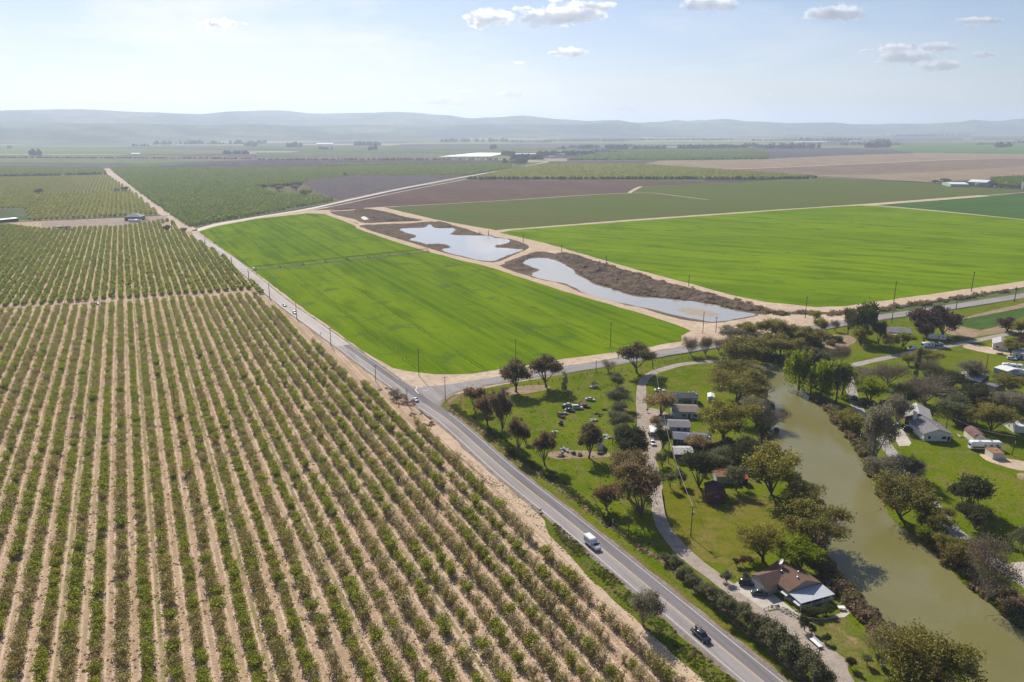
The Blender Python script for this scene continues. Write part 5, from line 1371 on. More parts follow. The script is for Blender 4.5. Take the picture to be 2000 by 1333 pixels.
def vents(pts, chim=None, dish=None):
    def f(root, rf, L, D, he, hr):
        for (fx, fy) in pts:
            z = he + (hr - he) * (1 - abs(fy - .5) * 2)
            m = MB(); m.tube((L * fx, D * fy, z - .1), (L * fx, D * fy, z + .5), .14, .14, 8); m.tube((L * fx, D * fy, z + .5), (L * fx, D * fy, z + .62), .26, .05, 8); m.build('vent', m_metal, rf)
        if chim:
            fx, fy, w_, h_ = chim; m = MB(); m.box(L * fx - w_ / 2, L * fx + w_ / 2, D * fy - w_ / 2, D * fy + w_ / 2, he, hr + h_); m.box(L * fx - w_ / 2 - .08, L * fx + w_ / 2 + .08, D * fy - w_ / 2 - .08, D * fy + w_ / 2 + .08, hr + h_, hr + h_ + .12); m.build('chimney', m_trim, rf)
        if dish:
            fx, fy = dish; z = he + (hr - he) * (1 - abs(fy - .5) * 2); m = MB()
            c = Vector((L * fx, D * fy, z + 1.3)); ax = Vector((-.3, -.6, .5)).normalized(); q = ax.to_track_quat('Z', 'Y').to_matrix()
            vs = [c]; n = 12
            for ring, (rr, zz) in enumerate(((.5, .08), (.9, .3))):
                for i in range(n): vs.append(c + q @ Vector((rr * math.cos(i * 6.283 / n), rr * math.sin(i * 6.283 / n), zz)))
            fs = [(0, 1 + i, 1 + (i + 1) % n) for i in range(n)] + [(1 + i, 1 + n + i, 1 + n + (i + 1) % n, 1 + (i + 1) % n) for i in range(n)]
            m.add(vs, fs); m.tube((c.x, c.y, z), c, .06, .06, 5); m.build('dish', m_trim, rf)
    return f
m_gdoor = mat('white_garage_door', (.66, .66, .66), .7)
m_ddoor = mat('dark_door', (.06, .06, .07), .6)
# 1 brown-roofed house by the river, its garage wing and porch are its parts
def brown_house():
    def ex(root, rf, L, D, he, hr):
        vents([(.38, .30), (.8, .42), (.60, .62)], dish=(.22, .42))(root, rf, L, D, he, hr)
        # garage wing: gable towards the drive
        gx0, gx1, gy = .2, 6.8, -4.2
        m = MB(); m.box(gx0 + .4, gx1 - .4, gy + .4, .42, 0, he)
        xm = (gx0 + gx1) / 2; zr = hr - .35
        m.add([(gx0 + .4, gy + .4, he), (gx1 - .4, gy + .4, he), (xm, gy + .4, zr - .15), (gx0 + .4, gy + .5, he), (gx1 - .4, gy + .5, he), (xm, gy + .5, zr - .15)], [(0, 1, 2), (5, 4, 3), (0, 2, 5, 3), (1, 4, 5, 2)])
        m.build('garage_wall', WM['beige'], root)
        m = MB(); t = .14; yb = D * .42
        for s in (0, 1):
            xa = gx0 if s == 0 else gx1
            p = [(xa, gy, he + .06), (xm, gy, zr), (xm, yb, zr), (xa, yb * .2, he + .06)]
            vs = [Vector(q) for q in p]; m.add(vs + [q - Vector((0, 0, t)) for q in vs], [(0, 1, 2, 3), (7, 6, 5, 4), (0, 4, 5, 1), (1, 5, 6, 2), (2, 6, 7, 3), (3, 7, 4, 0)])
        m.build('garage_roof', RM['brown'], root)
        m = MB(); m.box(xm - 2.4, xm + 2.4, gy + .33, gy + .398, .05, 2.3)
        d_ = m.build('garage_door', m_gdoor, root)
        m = MB()
        for z in (.6, 1.15, 1.7): m.box(xm - 2.4, xm + 2.4, gy + .315, gy + .33, z, z + .03)
        m.build('panel_groove', m_ddoor, d_)
        # porch with a flat white roof on the river end
        px0, px1 = L - .1, L + 4.7
        m = MB(); m.add([(px0, .0, 2.62), (px1, .0, 2.35), (px1, D, 2.35), (px0, D, 2.62), (px0, 0, 2.50), (px1, 0, 2.23), (px1, D, 2.23), (px0, D, 2.50)], [(0, 1, 2, 3), (7, 6, 5, 4), (0, 4, 5, 1), (1, 5, 6, 2), (2, 6, 7, 3), (3, 7, 4, 0)])
        pr = m.build('porch_roof', mat('shade_tinted_sheeting', (.46, .48, .51), .6, var=.08, nscale=.8), root)  # white sheeting coloured grey-blue to stand for the gable's shadow
        for yy in (.3, D * .33, D * .66, D - .3):
            m = MB(); m.box(px1 - .25, px1 - .1, yy - .08, yy + .08, 0, 2.3); m.build('porch_post', m_trim, root)
        m = MB(); m.box(px0 - .2, px1 - .1, .3, D - .3, .05, .45); m.build('porch_deck', m_wood, root)
        m = MB()
        for z in (.75, 1.05, 1.35): m.box(px1 - .22, px1 - .14, .3, D - .3, z, z + .1)
        m.box(px0 + .2, px1 - .2, .26, .34, 1.3, 1.4); m.box(px0 + .2, px1 - .2, .26, .34, .85, .93)
        m.build('porch_railing', m_trim, root)
        for (bx_) in (9.5, 14.2):
            m = MB(); m.add([(bx_ - 1.1, .44, 2.1), (bx_ + 1.1, .44, 2.1), (bx_ + 1.1, -.5, 1.6), (bx_ - 1.1, -.5, 1.6), (bx_ - 1.1, .44, 2.02), (bx_ + 1.1, .44, 2.02), (bx_ + 1.1, -.5, 1.52), (bx_ - 1.1, -.5, 1.52)], [(3, 2, 1, 0), (4, 5, 6, 7), (0, 1, 5, 4), (1, 2, 6, 5), (2, 3, 7, 6), (3, 0, 4, 7)])
            m.build('awning', mat('awning_metal', (.42, .46, .44), .5), root)
    a, u, L, v, D = rect((1487, 1116), (1540, 1157), (1602, 1137), 2.8)
    return building('brown_roofed_house', 'large brown-roofed house with white flat porch roof beside the river', (1487, 1116), (1540, 1157), (1602, 1137), 2.8, 4.9, RM['brown'], WM['beige'], 'u',
                    windows=[('f', .45, 1.0, 1.8, 1.0), ('f', .68, 1.0, 1.8, 1.0), ('f', .9, 1.0, 1.2, 1.0)], doors=[('f', .8, 1.0, 2.1, m_ddoor)], extras=ex)
r1 = brown_house(); print('house1', r1[1:])
building('barn', 'small maroon barn with a gabled roof on the lawn', (1381, 968), (1420, 970), (1417, 946), 3.0, 4.3, RM['maroon'], WM['maroon'], 'v', 'barn', windows=[('f', .5, 1.9, .9, .8)], doors=[('f', .5, 1.4, 1.9, WM['dark'])], over=.35)
building('shed', 'small house with a rusty brown roof and pale walls above the maroon barn', (1398, 932), (1416, 932), (1413, 913), 2.8, 3.8, RM['rust'], WM['mint'], 'u', 'shed', windows=[('f', .6, 1, .9, 1)], L=7.5)
building('shed', 'small red-roofed shed left of the golden riverside tree', (1449, 936), (1463, 936), (1460, 924), 2.5, 3.2, RM['red'], WM['dark'], 'u', 'shed', over=.25)
building('cottage', 'top cottage with dark grey roof and pale blue walls', (1303, 777.5), (1365, 779), (1362, 767), 3.0, 4.2, RM['dark'], WM['blue'], 'u', windows=[('f', .42, .9, 1.5, 1.3), ('f', .6, .9, 1.5, 1.3)], doors=[('f', .93, 1, 2.1, m_ddoor)], extras=vents([(.3, .3), (.72, .55), (.86, .55), (.95, .35)]), over=.4)
building('cottage', 'blue-walled cottage with brown roof, second from the top', (1314, 805), (1367, 806), (1374, 791), 3.0, 4.3, RM['tan'], WM['blue'], 'u', windows=[('f', .42, .9, 1.7, 1.1), ('f', .88, .9, 1.7, 1.1)], doors=[('f', .63, 1, 2.1, m_ddoor)], over=.4)
building('cottage', 'two-storey pale grey-roofed cottage, third from the top', (1306, 834.5), (1350, 836), (1349, 820.5), 4.6, 5.7, RM['grey'], WM['grey'], 'u', windows=[('f', .45, 3.3, 1.4, .9), ('f', .75, 3.3, 1.2, .9)], over=.35)
building('cottage', 'long blue-grey roofed cottage touching the two-storey one', (1313, 858), (1390, 864), (1388, 847.5), 3.0, 4.1, RM['blue'], WM['dark'], 'u', windows=[('f', .15, .9, 1.4, 1.1), ('f', .9, .9, 1.2, 1)], extras=vents([(.42, .35), (.55, .75), (.95, .3)]), over=.4)
building('cottage', 'lowest cottage with a pale roof and brown walls', (1317, 888), (1356, 889), (1354, 872), 3.2, 4.2, RM['pale'], WM['brown'], 'u', over=.3)
building('shed', 'tiny white shed on the grass under the dark willow', (1382, 776), (1396, 777), (1394, 769), 2.4, 3.0, RM['white'], WM['white'], 'v', 'shed', over=.15, doors=[('f', .5, .9, 1.8, WM['grey'])])
def carport(name, label, E1, E2, E3, h, wallless=True, mm=None):
    a, u, L, v, D = rect(E1, E2, E3, h)
    root = tag(empty(name, (a.x, a.y, 0), math.atan2(u.y, u.x)), label, 'carport')
    s = 1 if Vector((-u.y, u.x, 0)).dot(v) > 0 else -1
    m = MB(); y0, y1 = sorted((0, s * D)); m.box(0, L, y0, y1, h - .12, h); m.build('roof', mm or RM['white'], root)
    for x in (.2, L - .2):
        for y in (y0 + .2, y1 - .2):
            m = MB(); m.box(x - .07, x + .07, y - .07, y + .07, 0, h - .125); m.build('post', m_trim, root)
carport('carport', 'flat white carport roof beside the drive', (1270, 844), (1297, 845), (1293, 832), 2.5)
building('yard_shed', 'small white shed with grey side at the foot of the junk yard', (1165, 869), (1178, 870), (1176, 859), 2.4, 3.1, RM['grey'], WM['white'], 'v', 'shed', over=.15)
# far bank
def big_ex(root, rf, L, D, he, hr):
    vents([(.62, .35)], chim=None)(root, rf, L, D, he, hr)
    m = MB(); m.box(L * .18, L * .18 + 1.2, D * .92, D * .92 + 1.2, 0, hr + 1.9); m.build('chimney', m_trim, root)
building('big_grey_house', 'big house with grey gable roof and white front wall', (1804, 848.5), (1863, 849.5), (1849, 823), 3.1, 5.3, RM['grey'], WM['white'], 'v', windows=[('f', .74, .9, 1.6, 1.2), ('f', .2, .9, 1.0, 1.2), ('f', .92, .2, 1.2, 1.8)], extras=big_ex, over=.6)
building('rear_wing', 'older house with pale roof and red porch behind the big grey one', (1766, 815), (1822, 822), (1838, 803), 3.2, 5.6, RM['pale'], WM['brown'], 'v', windows=[('f', .3, .9, 1.2, 1.1)], doors=[('l', .3, 2.2, 2.3, WM['red'])], over=.5)
building('barn', 'small brown gambrel-roofed barn behind the motorhome', (1902, 856), (1928, 857), (1915, 841), 2.4, 4.4, roof_mat('barn_shingles', (.19, .115, .10)), WM['cream'], 'v', 'barn', gamb=True, over=.1, doors=[('f', .5, 1.4, 2.0, WM['maroon'])])
building('shed', 'small white shed with flat brown roof below the motorhome', (1940, 886), (1963, 886), (1959, 875), 2.5, 2.7, RM['rust'], WM['cream'], 'u', 'shed', shed=True, over=.12, extras=vents([(.55, .5)]))
building('white_shed', 'white shed with pale roof at the right frame edge', (1982, 833), (2013, 834), (2010, 817), 2.8, 3.6, RM['white'], WM['white'], 'u', 'shed', over=.1, windows=[('l', .4, 1.2, .7, .8)])
building('shed', 'dark low shed with grey roof under the bushy tree', (1877, 826), (1901, 827), (1899, 818), 2.4, 3.0, RM['dark'], WM['dark'], 'u', 'shed', over=.2)
building('grey_roofed_house', 'long grey-roofed house between the tall eucalyptus and the camper', (1736, 649.5), (1783, 652), (1778, 641), 3.0, 4.6, RM['grey'], WM['brown'], 'u', extras=vents([(.3, .3), (.6, .4), (.8, .6)]), windows=[('f', .4, .9, 1.4, 1)])
building('brown_annex', 'brown-roofed house wing beside the tall eucalyptus', (1722, 643), (1742, 641), (1736, 633), 3.0, 4.4, RM['brown'], WM['brown'], 'u', over=.3)
carport('porch_canopy', 'pale canopy in front of the grey-roofed house', (1738, 652.5), (1757, 657), (1759, 652.5), 2.4)
building('long_roof_house', 'house with pale flat-topped roof among trees on the right', (1868, 737), (1915, 747), (1908, 729), 3.0, 4.2, RM['pale'], WM['brown'], 'u', windows=[('f', .5, .9, 1.2, 1)])
building('long_shed', 'long narrow grey-roofed shed right of the pale roof', (1918, 748), (1945, 757), (1947, 748), 2.6, 3.0, RM['grey'], WM['grey'], 'u', 'shed', over=.15)
building('white_house', 'white house with pale roof near the right frame edge', (1938, 672), (1972, 676), (1968, 665), 3.2, 5.0, RM['pale'], WM['white'], 'v', windows=[('f', .3, 1.2, 1.2, 1.1)])
building('white_house', 'low white house behind the yellow tree at the frame edge', (1976, 688), (2010, 694), (2010, 683), 3.0, 4.3, RM['pale'], WM['white'], 'u', windows=[('f', .3, .9, 1.1, 1), ('f', .6, .9, 1.1, 1)])
building('metal_shed', 'open grey metal shed beside the parked trailers', (1941, 718), (1968, 726), (1983, 719), 3.0, 3.7, RM['white'], WM['grey'], 'u', 'shed', over=.1)
# far farm buildings
building('green_metal_shed', 'long green metal shed at the far right', (1857, 360), (1893, 360.5), (1896, 357), 5.5, 8, RM['white'], WM['greenm'], 'u', 'shed', over=.2)
building('metal_barn', 'tall white-roofed metal barn behind the green shed', (1889, 355.5), (1927, 357), (1932, 352.5), 8, 11, RM['white'], WM['grey'], 'u', 'barn', over=.2, doors=[('r', .5, 9, 6, m_ddoor)])
building('metal_shed', 'small white-roofed shed in front of the metal barn', (1907, 359.5), (1921, 359.5), (1924, 357.5), 5, 6, RM['white'], WM['grey'], 'u', 'shed', over=.2)
building('farmhouse', 'farmhouse with a big grey hipped roof in the far orchard', (241, 424.5), (275, 424), (277, 416), 5.2, 10.0, RM['pale'], WM['brown'], 'u', hip=11, D=20, over=.8, windows=[('f', .3, 1, 2, 1.5), ('f', .7, 1, 2, 1.5)])
building('farm_shed', 'low white-topped barn at the left frame edge', (-20, 432), (36, 426.5), (38, 425), 4, 4.6, RM['white'], WM['dark'], 'u', 'shed', over=.2, shed=True)
building('farm_shed', 'small dark shelter with a pale roof in the farmyard', (110, 443.5), (122, 443), (122, 441), 3.5, 4.3, RM['pale'], WM['dark'], 'u', 'shed', over=.2)
building('farm_shed', 'small dark flat shelter beside the pale-roofed one', (125, 444.5), (136, 444), (136, 442), 3, 3.4, RM['dark'], WM['dark'], 'u', 'shed', over=.2)
# long white tanker-like trailer in the yard
for i, (x0, x1, y, lb) in enumerate([(1005, 1049, 303.5, 'left long white building of the distant farm'), (1084, 1103, 304, 'middle white building of the distant farm'), (1116, 1141, 303.5, 'right white building of the distant farm'), (1072, 1082, 308.5, 'small cream house below the distant white buildings'), (1557, 1617, 279.5, 'long white building in the far right plain'), (1661, 1684, 277.8, 'second white building in the far right plain'), (1258, 1275, 271.5, 'white building below the middle hills'), (1885, 1898, 274, 'white building near the right horizon'), (1765, 1790, 257.8, 'left white warehouse at the right horizon'), (1915, 1925, 256.5, 'middle white warehouse at the right horizon'), (1965, 1998, 257, 'right white warehouse at the right horizon'), (618, 650, 282.5, 'pale building below the left hills'), (1238, 1252, 289.5, 'pale building in the middle plain'), (256, 272, 302.2, 'small white building far left')]):
    a = G(x0, y); b_ = G(x1, y); Lb = (b_ - a).length; hb = pxw(3.4 if i < 4 else 2.6, a); rz = math.atan2((b_ - a).y, (b_ - a).x)
    root = tag(empty('farm_building', a, rz), lb, 'building')
    m = MB(); m.box(0, Lb, 0, Lb * .35, 0, hb * .7); m.build('wall', WM['white'], root)
    m = MB(); m.add([(-1, -1, hb * .7), (Lb + 1, -1, hb * .7), (Lb + 1, Lb * .175, hb), (-1, Lb * .175, hb), (Lb + 1, Lb * .35 + 1, hb * .7), (-1, Lb * .35 + 1, hb * .7)], [(0, 1, 2, 3), (3, 2, 4, 5), (0, 3, 5), (1, 4, 2)]); m.build('roof', RM['white'], root)
tag(sheet('greenhouse_plastic', [(857, 307.8), (920, 301), (935, 300), (982, 300.4), (980, 303), (957, 307.5)], 3.2, mat('white_plastic', (.85, .85, .82), .5), 'x'), 'white plastic-covered beds in the far middle plain', 'greenhouse', None, 'thing')

# ------------------------------------------------------------------ vehicles
PAINT = {}
def paint(nm, c, r=.25): return mat('paint_' + nm, c, r, spec=.6)
P_ = {'white': paint('white', (.78, .78, .77)), 'navy': paint('navy', (.025, .035, .06)), 'black': paint('black', (.02, .02, .022)), 'silver': paint('silver', (.35, .36, .37)), 'blue': paint('blue', (.03, .12, .38)), 'green': paint('green', (.06, .09, .07)), 'rust': mat('rusty_car_body', (.16, .08, .05), .85, var=.4, nscale=2), 'faded': mat('faded_car_body', (.50, .52, .47), .7, var=.2, nscale=2)}
m_tyre = mat('tyre_rubber', (.02, .02, .02), .85); m_rim = mat('wheel_rim', (.4, .4, .41), .35, metal=.8); m_cglass = mat('car_glass', (.02, .025, .03), .05, spec=.8)
m_lamp = mat('lamp_glass', (.75, .75, .72), .15); m_tail = mat('tail_lamp', (.35, .02, .02), .3); m_plast = mat('black_plastic', (.03, .03, .03), .7)
def wheels(root, xs, hw, r=.35, w=.24):
    for x in xs:
        for s in (-1, 1):
            m = MB(); m.tube((x, s * (hw - w), r), (x, s * hw, r), r, r, 14); t = m.build('wheel', m_tyre, root)
            m = MB(); m.tube((x, s * (hw + .005), r), (x, s * (hw + .02), r), r * .6, r * .55, 10); m.build('rim', m_rim, t)
def car(name, label, px, py, az, kind='sedan', col='white', sc=1.0, group=None, cat=None, pos=None, junk=False):
    p = pos or G(px, py, .0)
    root = tag(empty(name, (p.x, p.y, .07), R(90 - az)), label, cat or {'sedan': 'car', 'suv': 'car', 'pickup': 'pickup truck', 'van': 'van'}.get(kind, 'car'), group)
    pm = P_[col]; z0 = .32
    if kind in ('sedan', 'suv', 'wagon'):
        L = 4.6; h1 = .92 if kind == 'sedan' else 1.08; h2 = 1.45 if kind == 'sedan' else 1.75; hw = .9 if kind == 'sedan' else .95
        m = MB(); m.loft([(-L / 2, hw * .86, z0 + .1, h1 - .06, .08), (-L / 2 + .35, hw, z0, h1, .1), (0, hw, z0 - .04, h1, .1), (L / 2 - 1.3, hw, z0, h1 - .02, .1), (L / 2 - .3, hw * .95, z0, h1 - .18, .1), (L / 2, hw * .78, z0 + .08, h1 - .32, .08)]); m.build('body', pm, root, True)
        xb = -L / 2 + (.75 if kind == 'sedan' else .12); xf = L / 2 - 1.15
        m = MB(); m.loft([(xb, hw * .86, h1 - .1, h1 + .02, .02, hw * .8), (xb + (.75 if kind == 'sedan' else .25), hw * .9, h1 - .1, h2 - .06, .05, hw * .72), (xf - .95, hw * .9, h1 - .1, h2 - .06, .05, hw * .72), (xf, hw * .86, h1 - .1, h1 + .0, .02, hw * .8)]); m.build('window_band', m_cglass, root)
        m = MB(); m.loft([(xb + (.7 if kind == 'sedan' else .1), hw * .70, h2 - .09, h2 - .04, .02), (xb + 1.2, hw * .74, h2 - .09, h2, .02), (xf - 1.0, hw * .74, h2 - .09, h2 - .01, .02), (xf - .8, hw * .68, h2 - .1, h2 - .07, .01)]); m.build('roof', pm, root, True)
        if not junk: wheels(root, (-L / 2 + .85, L / 2 - .85), hw + .01, .33)
    elif kind == 'pickup':
        L = 5.7; hw = .98; h1 = 1.12; h2 = 1.85; z0 = .45
        m = MB(); m.loft([(-L / 2, hw * .97, z0 + .1, h1, .06), (-L / 2 + .15, hw, z0, h1, .07), (L / 2 - 1.5, hw, z0, h1, .08), (L / 2 - .25, hw * .96, z0, h1 - .06, .1), (L / 2, hw * .85, z0 + .05, h1 - .2, .08)]); m.build('body', pm, root, True)
        m = MB(); m.box(-L / 2 + .12, -.95, -hw + .14, hw - .14, h1 - .02, h1 + .012); bd = m.build('cargo_bed', m_plast, root)
        m = MB(); m.loft([(-.85, hw * .9, h1 - .1, h2 - .12, .05, hw * .76), (-.6, hw * .92, h1 - .1, h2 - .05, .05, hw * .76), (.75, hw * .92, h1 - .1, h2 - .05, .05, hw * .76), (1.5, hw * .88, h1 - .1, h1 + .02, .02, hw * .82)]); m.build('window_band', m_cglass, root)
        m = MB(); m.loft([(-.85, hw * .72, h2 - .09, h2 - .03, .02), (-.5, hw * .78, h2 - .09, h2, .02), (.65, hw * .78, h2 - .09, h2, .02), (.9, hw * .7, h2 - .1, h2 - .06, .01)]); m.build('roof', pm, root, True)
        wheels(root, (-L / 2 + 1.15, L / 2 - 1.0), hw + .01, .40, .28)
    elif kind == 'van':
        L = 5.6; hw = 1.0; h1 = 1.1; h2 = 2.3
        m = MB(); m.loft([(-L / 2, hw * .95, .35, h2 - .1, .1), (-L / 2 + .2, hw, .32, h2, .15), (L / 2 - 1.9, hw, .32, h2, .15), (L / 2 - 1.05, hw * .97, .32, 1.35, .12), (L / 2 - .2, hw * .93, .32, 1.05, .1), (L / 2, hw * .8, .38, .9, .08)]); m.build('body', pm, root, True)
        m = MB(); m.loft([(L / 2 - 1.85, hw * .85, 1.5, h2 - .05, .04), (L / 2 - 1.02, hw * .85, 1.32, 1.42, .02)]); m.build('windscreen', m_cglass, root)
        wheels(root, (-L / 2 + 1.0, L / 2 - .9), hw + .01, .35)
    if not junk:
        for s in (-1, 1):
            m = MB(); x = L / 2; m.box(x - .16, x + .012, s * hw * .62 - .16, s * hw * .62 + .16, z0 + .28, z0 + .42); m.build('headlight', m_lamp, root)
            m = MB(); m.box(-x - .012, -x + .1, s * hw * .68 - .1, s * hw * .68 + .1, z0 + .3, z0 + .5); m.build('tail_light', m_tail, root)
        for s in (-1, 1):
            m = MB(); xm_ = .95 if kind != 'van' else 1.3; m.box(xm_ - .06, xm_ + .08, *sorted((s * hw * .98, s * (hw + .2))), 1.0, 1.16); m.build('wing_mirror', m_plast, root)
    return root
AZR = 180 + ROW_AZ - 1          # driving towards the camera along the main road
def on_road(px, py): return G(px, py)
# white box truck
def box_truck():
    p = G(1155.5, 1066)
    i = min(range(len(P_main)), key=lambda k: (P_main[k] - p).length)
    d = (P_main[i + 1] - P_main[i]).normalized(); az = math.degrees(math.atan2(d.x, d.y))
    q = Vector((-d.y, d.x, 0)); c = P_main[i] + q * (-1.9)
    root = tag(empty('box_truck', (c.x, c.y, .07), R(90 - az)), 'white box truck with rounded cargo roof driving towards the camera', 'truck')
    m = MB(); m.loft([(-3.3, 1.08, .55, 2.72, .12), (-3.15, 1.12, .5, 2.85, .22), (.35, 1.12, .5, 2.85, .22), (.75, 1.06, .7, 2.62, .3)]); b = m.build('cargo_body', P_['white'], root, False)
    m = MB(); m.box(-2.9, .2, -1.132, -1.122, 1.45, 1.85); m.box(-2.9, .2, 1.122, 1.132, 1.45, 1.85); m.build('side_stripe', mat('grey_lettering', (.30, .31, .34), .5), b)
    m = MB(); m.loft([(.5, .98, .5, 1.95, .1), (1.45, 1.0, .48, 1.98, .12), (2.05, 1.0, .48, 1.38, .1), (3.1, .95, .5, 1.22, .12), (3.35, .85, .55, 1.05, .08)]); m.build('cab', P_['white'], root, True)
    m = MB(); m.add([(1.50, -.80, 1.95), (1.50, .80, 1.95), (2.12, .88, 1.42), (2.12, -.88, 1.42)], [(0, 3, 2, 1)]); m.v = [(x + .03, y, z + .03) for x, y, z in m.v]; m.build('windscreen', m_cglass, root)
    for s in (-1, 1):
        m = MB(); m.add([(.95, s * 1.015, 1.3), (1.95, s * 1.015, 1.3), (1.5, s * .985, 1.85), (.95, s * .985, 1.85)], [(0, 1, 2, 3)]); m.build('side_window', m_cglass, root)
        m = MB(); m.box(1.75, 1.85, *sorted((s * 1.02, s * 1.35)), 1.4, 1.8); m.build('wing_mirror', m_plast, root)
        m = MB(); m.box(3.2, 3.372, s * .62 - .15, s * .62 + .15, .75, .95); m.build('headlight', m_lamp, root)
    m = MB(); m.box(3.3, 3.42, -.9, .9, .42, .58); m.build('bumper', m_rim, root)
    wheels(root, (-1.9, 2.25), 1.03, .42, .28)
box_truck()
def lane_car(name, label, px, py, kind, col, lane=-1.9, rev=False, lo=0):
    p = G(px, py); i = min(range(1, len(P_main) - 1), key=lambda k: (P_main[k] - p).length)
    d = (P_main[i + 1] - P_main[i]).normalized(); q = Vector((-d.y, d.x, 0))
    az = math.degrees(math.atan2(d.x, d.y)) + (180 if rev else 0)
    return car(name, label, 0, 0, az, kind, col, pos=P_main[i] + q * lane), P_main[i] + q * lane, az
_, pp, az_ = lane_car('pickup_truck', 'dark blue pickup with a loaded bed at the bottom of the main road', 1371, 1242, 'pickup', 'navy', -1.95)
rnd = random.Random(3)
cg = tag(empty('cargo_pile', (pp.x, pp.y, .07), R(90 - az_)), 'jumble of tools and brush piled in the dark pickup bed', 'cargo')
m = MB()
for k in range(26):
    x, y = rnd.uniform(-2.6, -1.1), rnd.uniform(-.75, .75); a = rnd.uniform(0, 3)
    m.tube((x, y, 1.15), (x + .5 * math.cos(a), y + .5 * math.sin(a), 1.2 + rnd.uniform(.1, .7)), rnd.uniform(.03, .12), .04, 5)
m.build('tools', mat('bundle_brown', (.10, .075, .06), .9, var=.4), cg)
m = MB(); m.box(-2.4, -1.7, -.6, -.1, 1.14, 1.5); m.box(-1.5, -1.1, .1, .6, 1.14, 1.45); m.build('box', mat('pale_crate', (.42, .38, .33), .8), cg)
lane_car('car', 'white car turning at the road junction', 804.5, 784, 'sedan', 'white', -1.6, rev=True)
lane_car('pickup_truck', 'white pickup, the upper of two vehicles halfway up the main road', 562, 598, 'pickup', 'white', -1.9)
lane_car('pickup_truck', 'white and dark pickup, the lower of two halfway up the main road', 579, 612, 'suv', 'white', -1.9)
lane_car('car', 'small white car alone in the middle of the upper road', 475, 530, 'sedan', 'white', -1.9)
lane_car('car', 'far white car, the lower of two near the road bend', 425, 494, 'sedan', 'white', -1.9)
lane_car('car', 'far white car, the upper of two near the road bend', 410, 482, 'sedan', 'white', -1.9)
car('pickup_truck', 'blue pickup parked on the track between the almond blocks', 186, 596, 80, 'pickup', 'blue')
car('car', 'black car nearest the white garage door', 1459, 1143, 100, 'suv', 'black')
car('car', 'dark green-black sedan below the black car on the concrete drive', 1483, 1162, 100, 'sedan', 'green')
car('car', 'white car parked beside the gravel drive', 1275, 868, 178, 'sedan', 'white')
car('car', 'silver-grey car behind the olive tree by the carport', 1277, 851, 95, 'sedan', 'silver')
car('car', 'white car at the top end of the cottages', 1288, 765, 95, 'sedan', 'white')
car('car', 'dark sedan in the shade left of the big grey house', 1756, 833, 95, 'sedan', 'navy')
car('car', 'black suv with bright edges in front of the big grey house', 1774, 842, 95, 'suv', 'black')
car('van', 'white van parked first on the lane', 1781, 684, 255, 'van', 'white')
car('pickup_truck', 'white car behind the camper on the lane', 1834, 674, 250, 'sedan', 'white')
car('car', 'white suv beside the blue car near the white houses', 1976, 703, 115, 'suv', 'white')
car('car', 'blue car beside the white suv near the white houses', 1989, 703, 115, 'sedan', 'blue')
car('car', 'dark truck at the end of the camper row', 1851, 665, 110, 'suv', 'black')
def rv(name, label, px, py, az, L, h, col='white', stripe=None, cat='motorhome', cab=True):
    p = G(px, py); root = tag(empty(name, (p.x, p.y, .05), R(90 - az)), label, cat)
    m = MB(); hw = 1.22
    m.loft([(-L / 2, hw * .97, .5, h - .12, .1), (-L / 2 + .2, hw, .45, h, .15), (L / 2 - .7, hw, .45, h, .15), (L / 2, hw * .92, .5, h - .25, .25)]); b = m.build('body', P_['white'], root)
    if stripe:
        m = MB()
        for s in (-1, 1): m.box(-L / 2 + .4, L / 2 - .8, *sorted((s * (hw + .002), s * (hw + .02))), .9, 1.55)
        m.build('side_stripe', stripe, b)
    for s in (-1, 1):
        for x in [(-L / 2 + 1.6 + k * 2.3) for k in range(max(1, int((L - 2.5) / 2.3)))]:
            m = MB(); m.box(x - .5, x + .5, *sorted((s * (hw + .003), s * (hw + .03))), 1.75, 2.35); m.build('window', m_cglass, root)
    m = MB(); m.box(-L * .2 - .4, -L * .2 + .4, -.35, .35, h - .01, h + .25); m.build('roof_vent', m_metal, root)
    m = MB(); m.box(L * .2 - .5, L * .2 + .5, -.4, .4, h - .01, h + .3); m.build('air_conditioner', m_trim, root)
    m = MB()
    if cab: m.box(L / 2 - .08, L / 2 + .012, -.95, .95, 1.5, 2.4); m.build('windscreen', m_cglass, root)
    wheels(root, (-L / 2 + 2.2, L / 2 - 1.6) if cab else (-.5, .5), hw + .01, .42)
m_brst = mat('brown_stripe', (.13, .07, .05), .5)
rv('motorhome', 'long white motorhome with brown side stripes beside the barn', 1922, 878, 272, 11.5, 3.4, stripe=m_brst)
rv('motorhome', 'white camper motorhome parked on the lane behind the van', 1811, 679, 252, 7.6, 3.1, stripe=mat('grey_stripe', (.35, .36, .4), .5))
rv('travel_trailer', 'white travel trailer under the purple-brown trees', 1830, 664, 290, 9.0, 3.0, cab=False, cat='trailer')
rv('travel_trailer', 'white travel trailer behind the metal shed', 1976, 722, 290, 9.0, 3.0, cab=False, cat='trailer')
rv('travel_trailer', 'white travel trailer cut by the right frame edge', 1998, 733, 290, 7.0, 2.8, cab=False, cat='trailer')
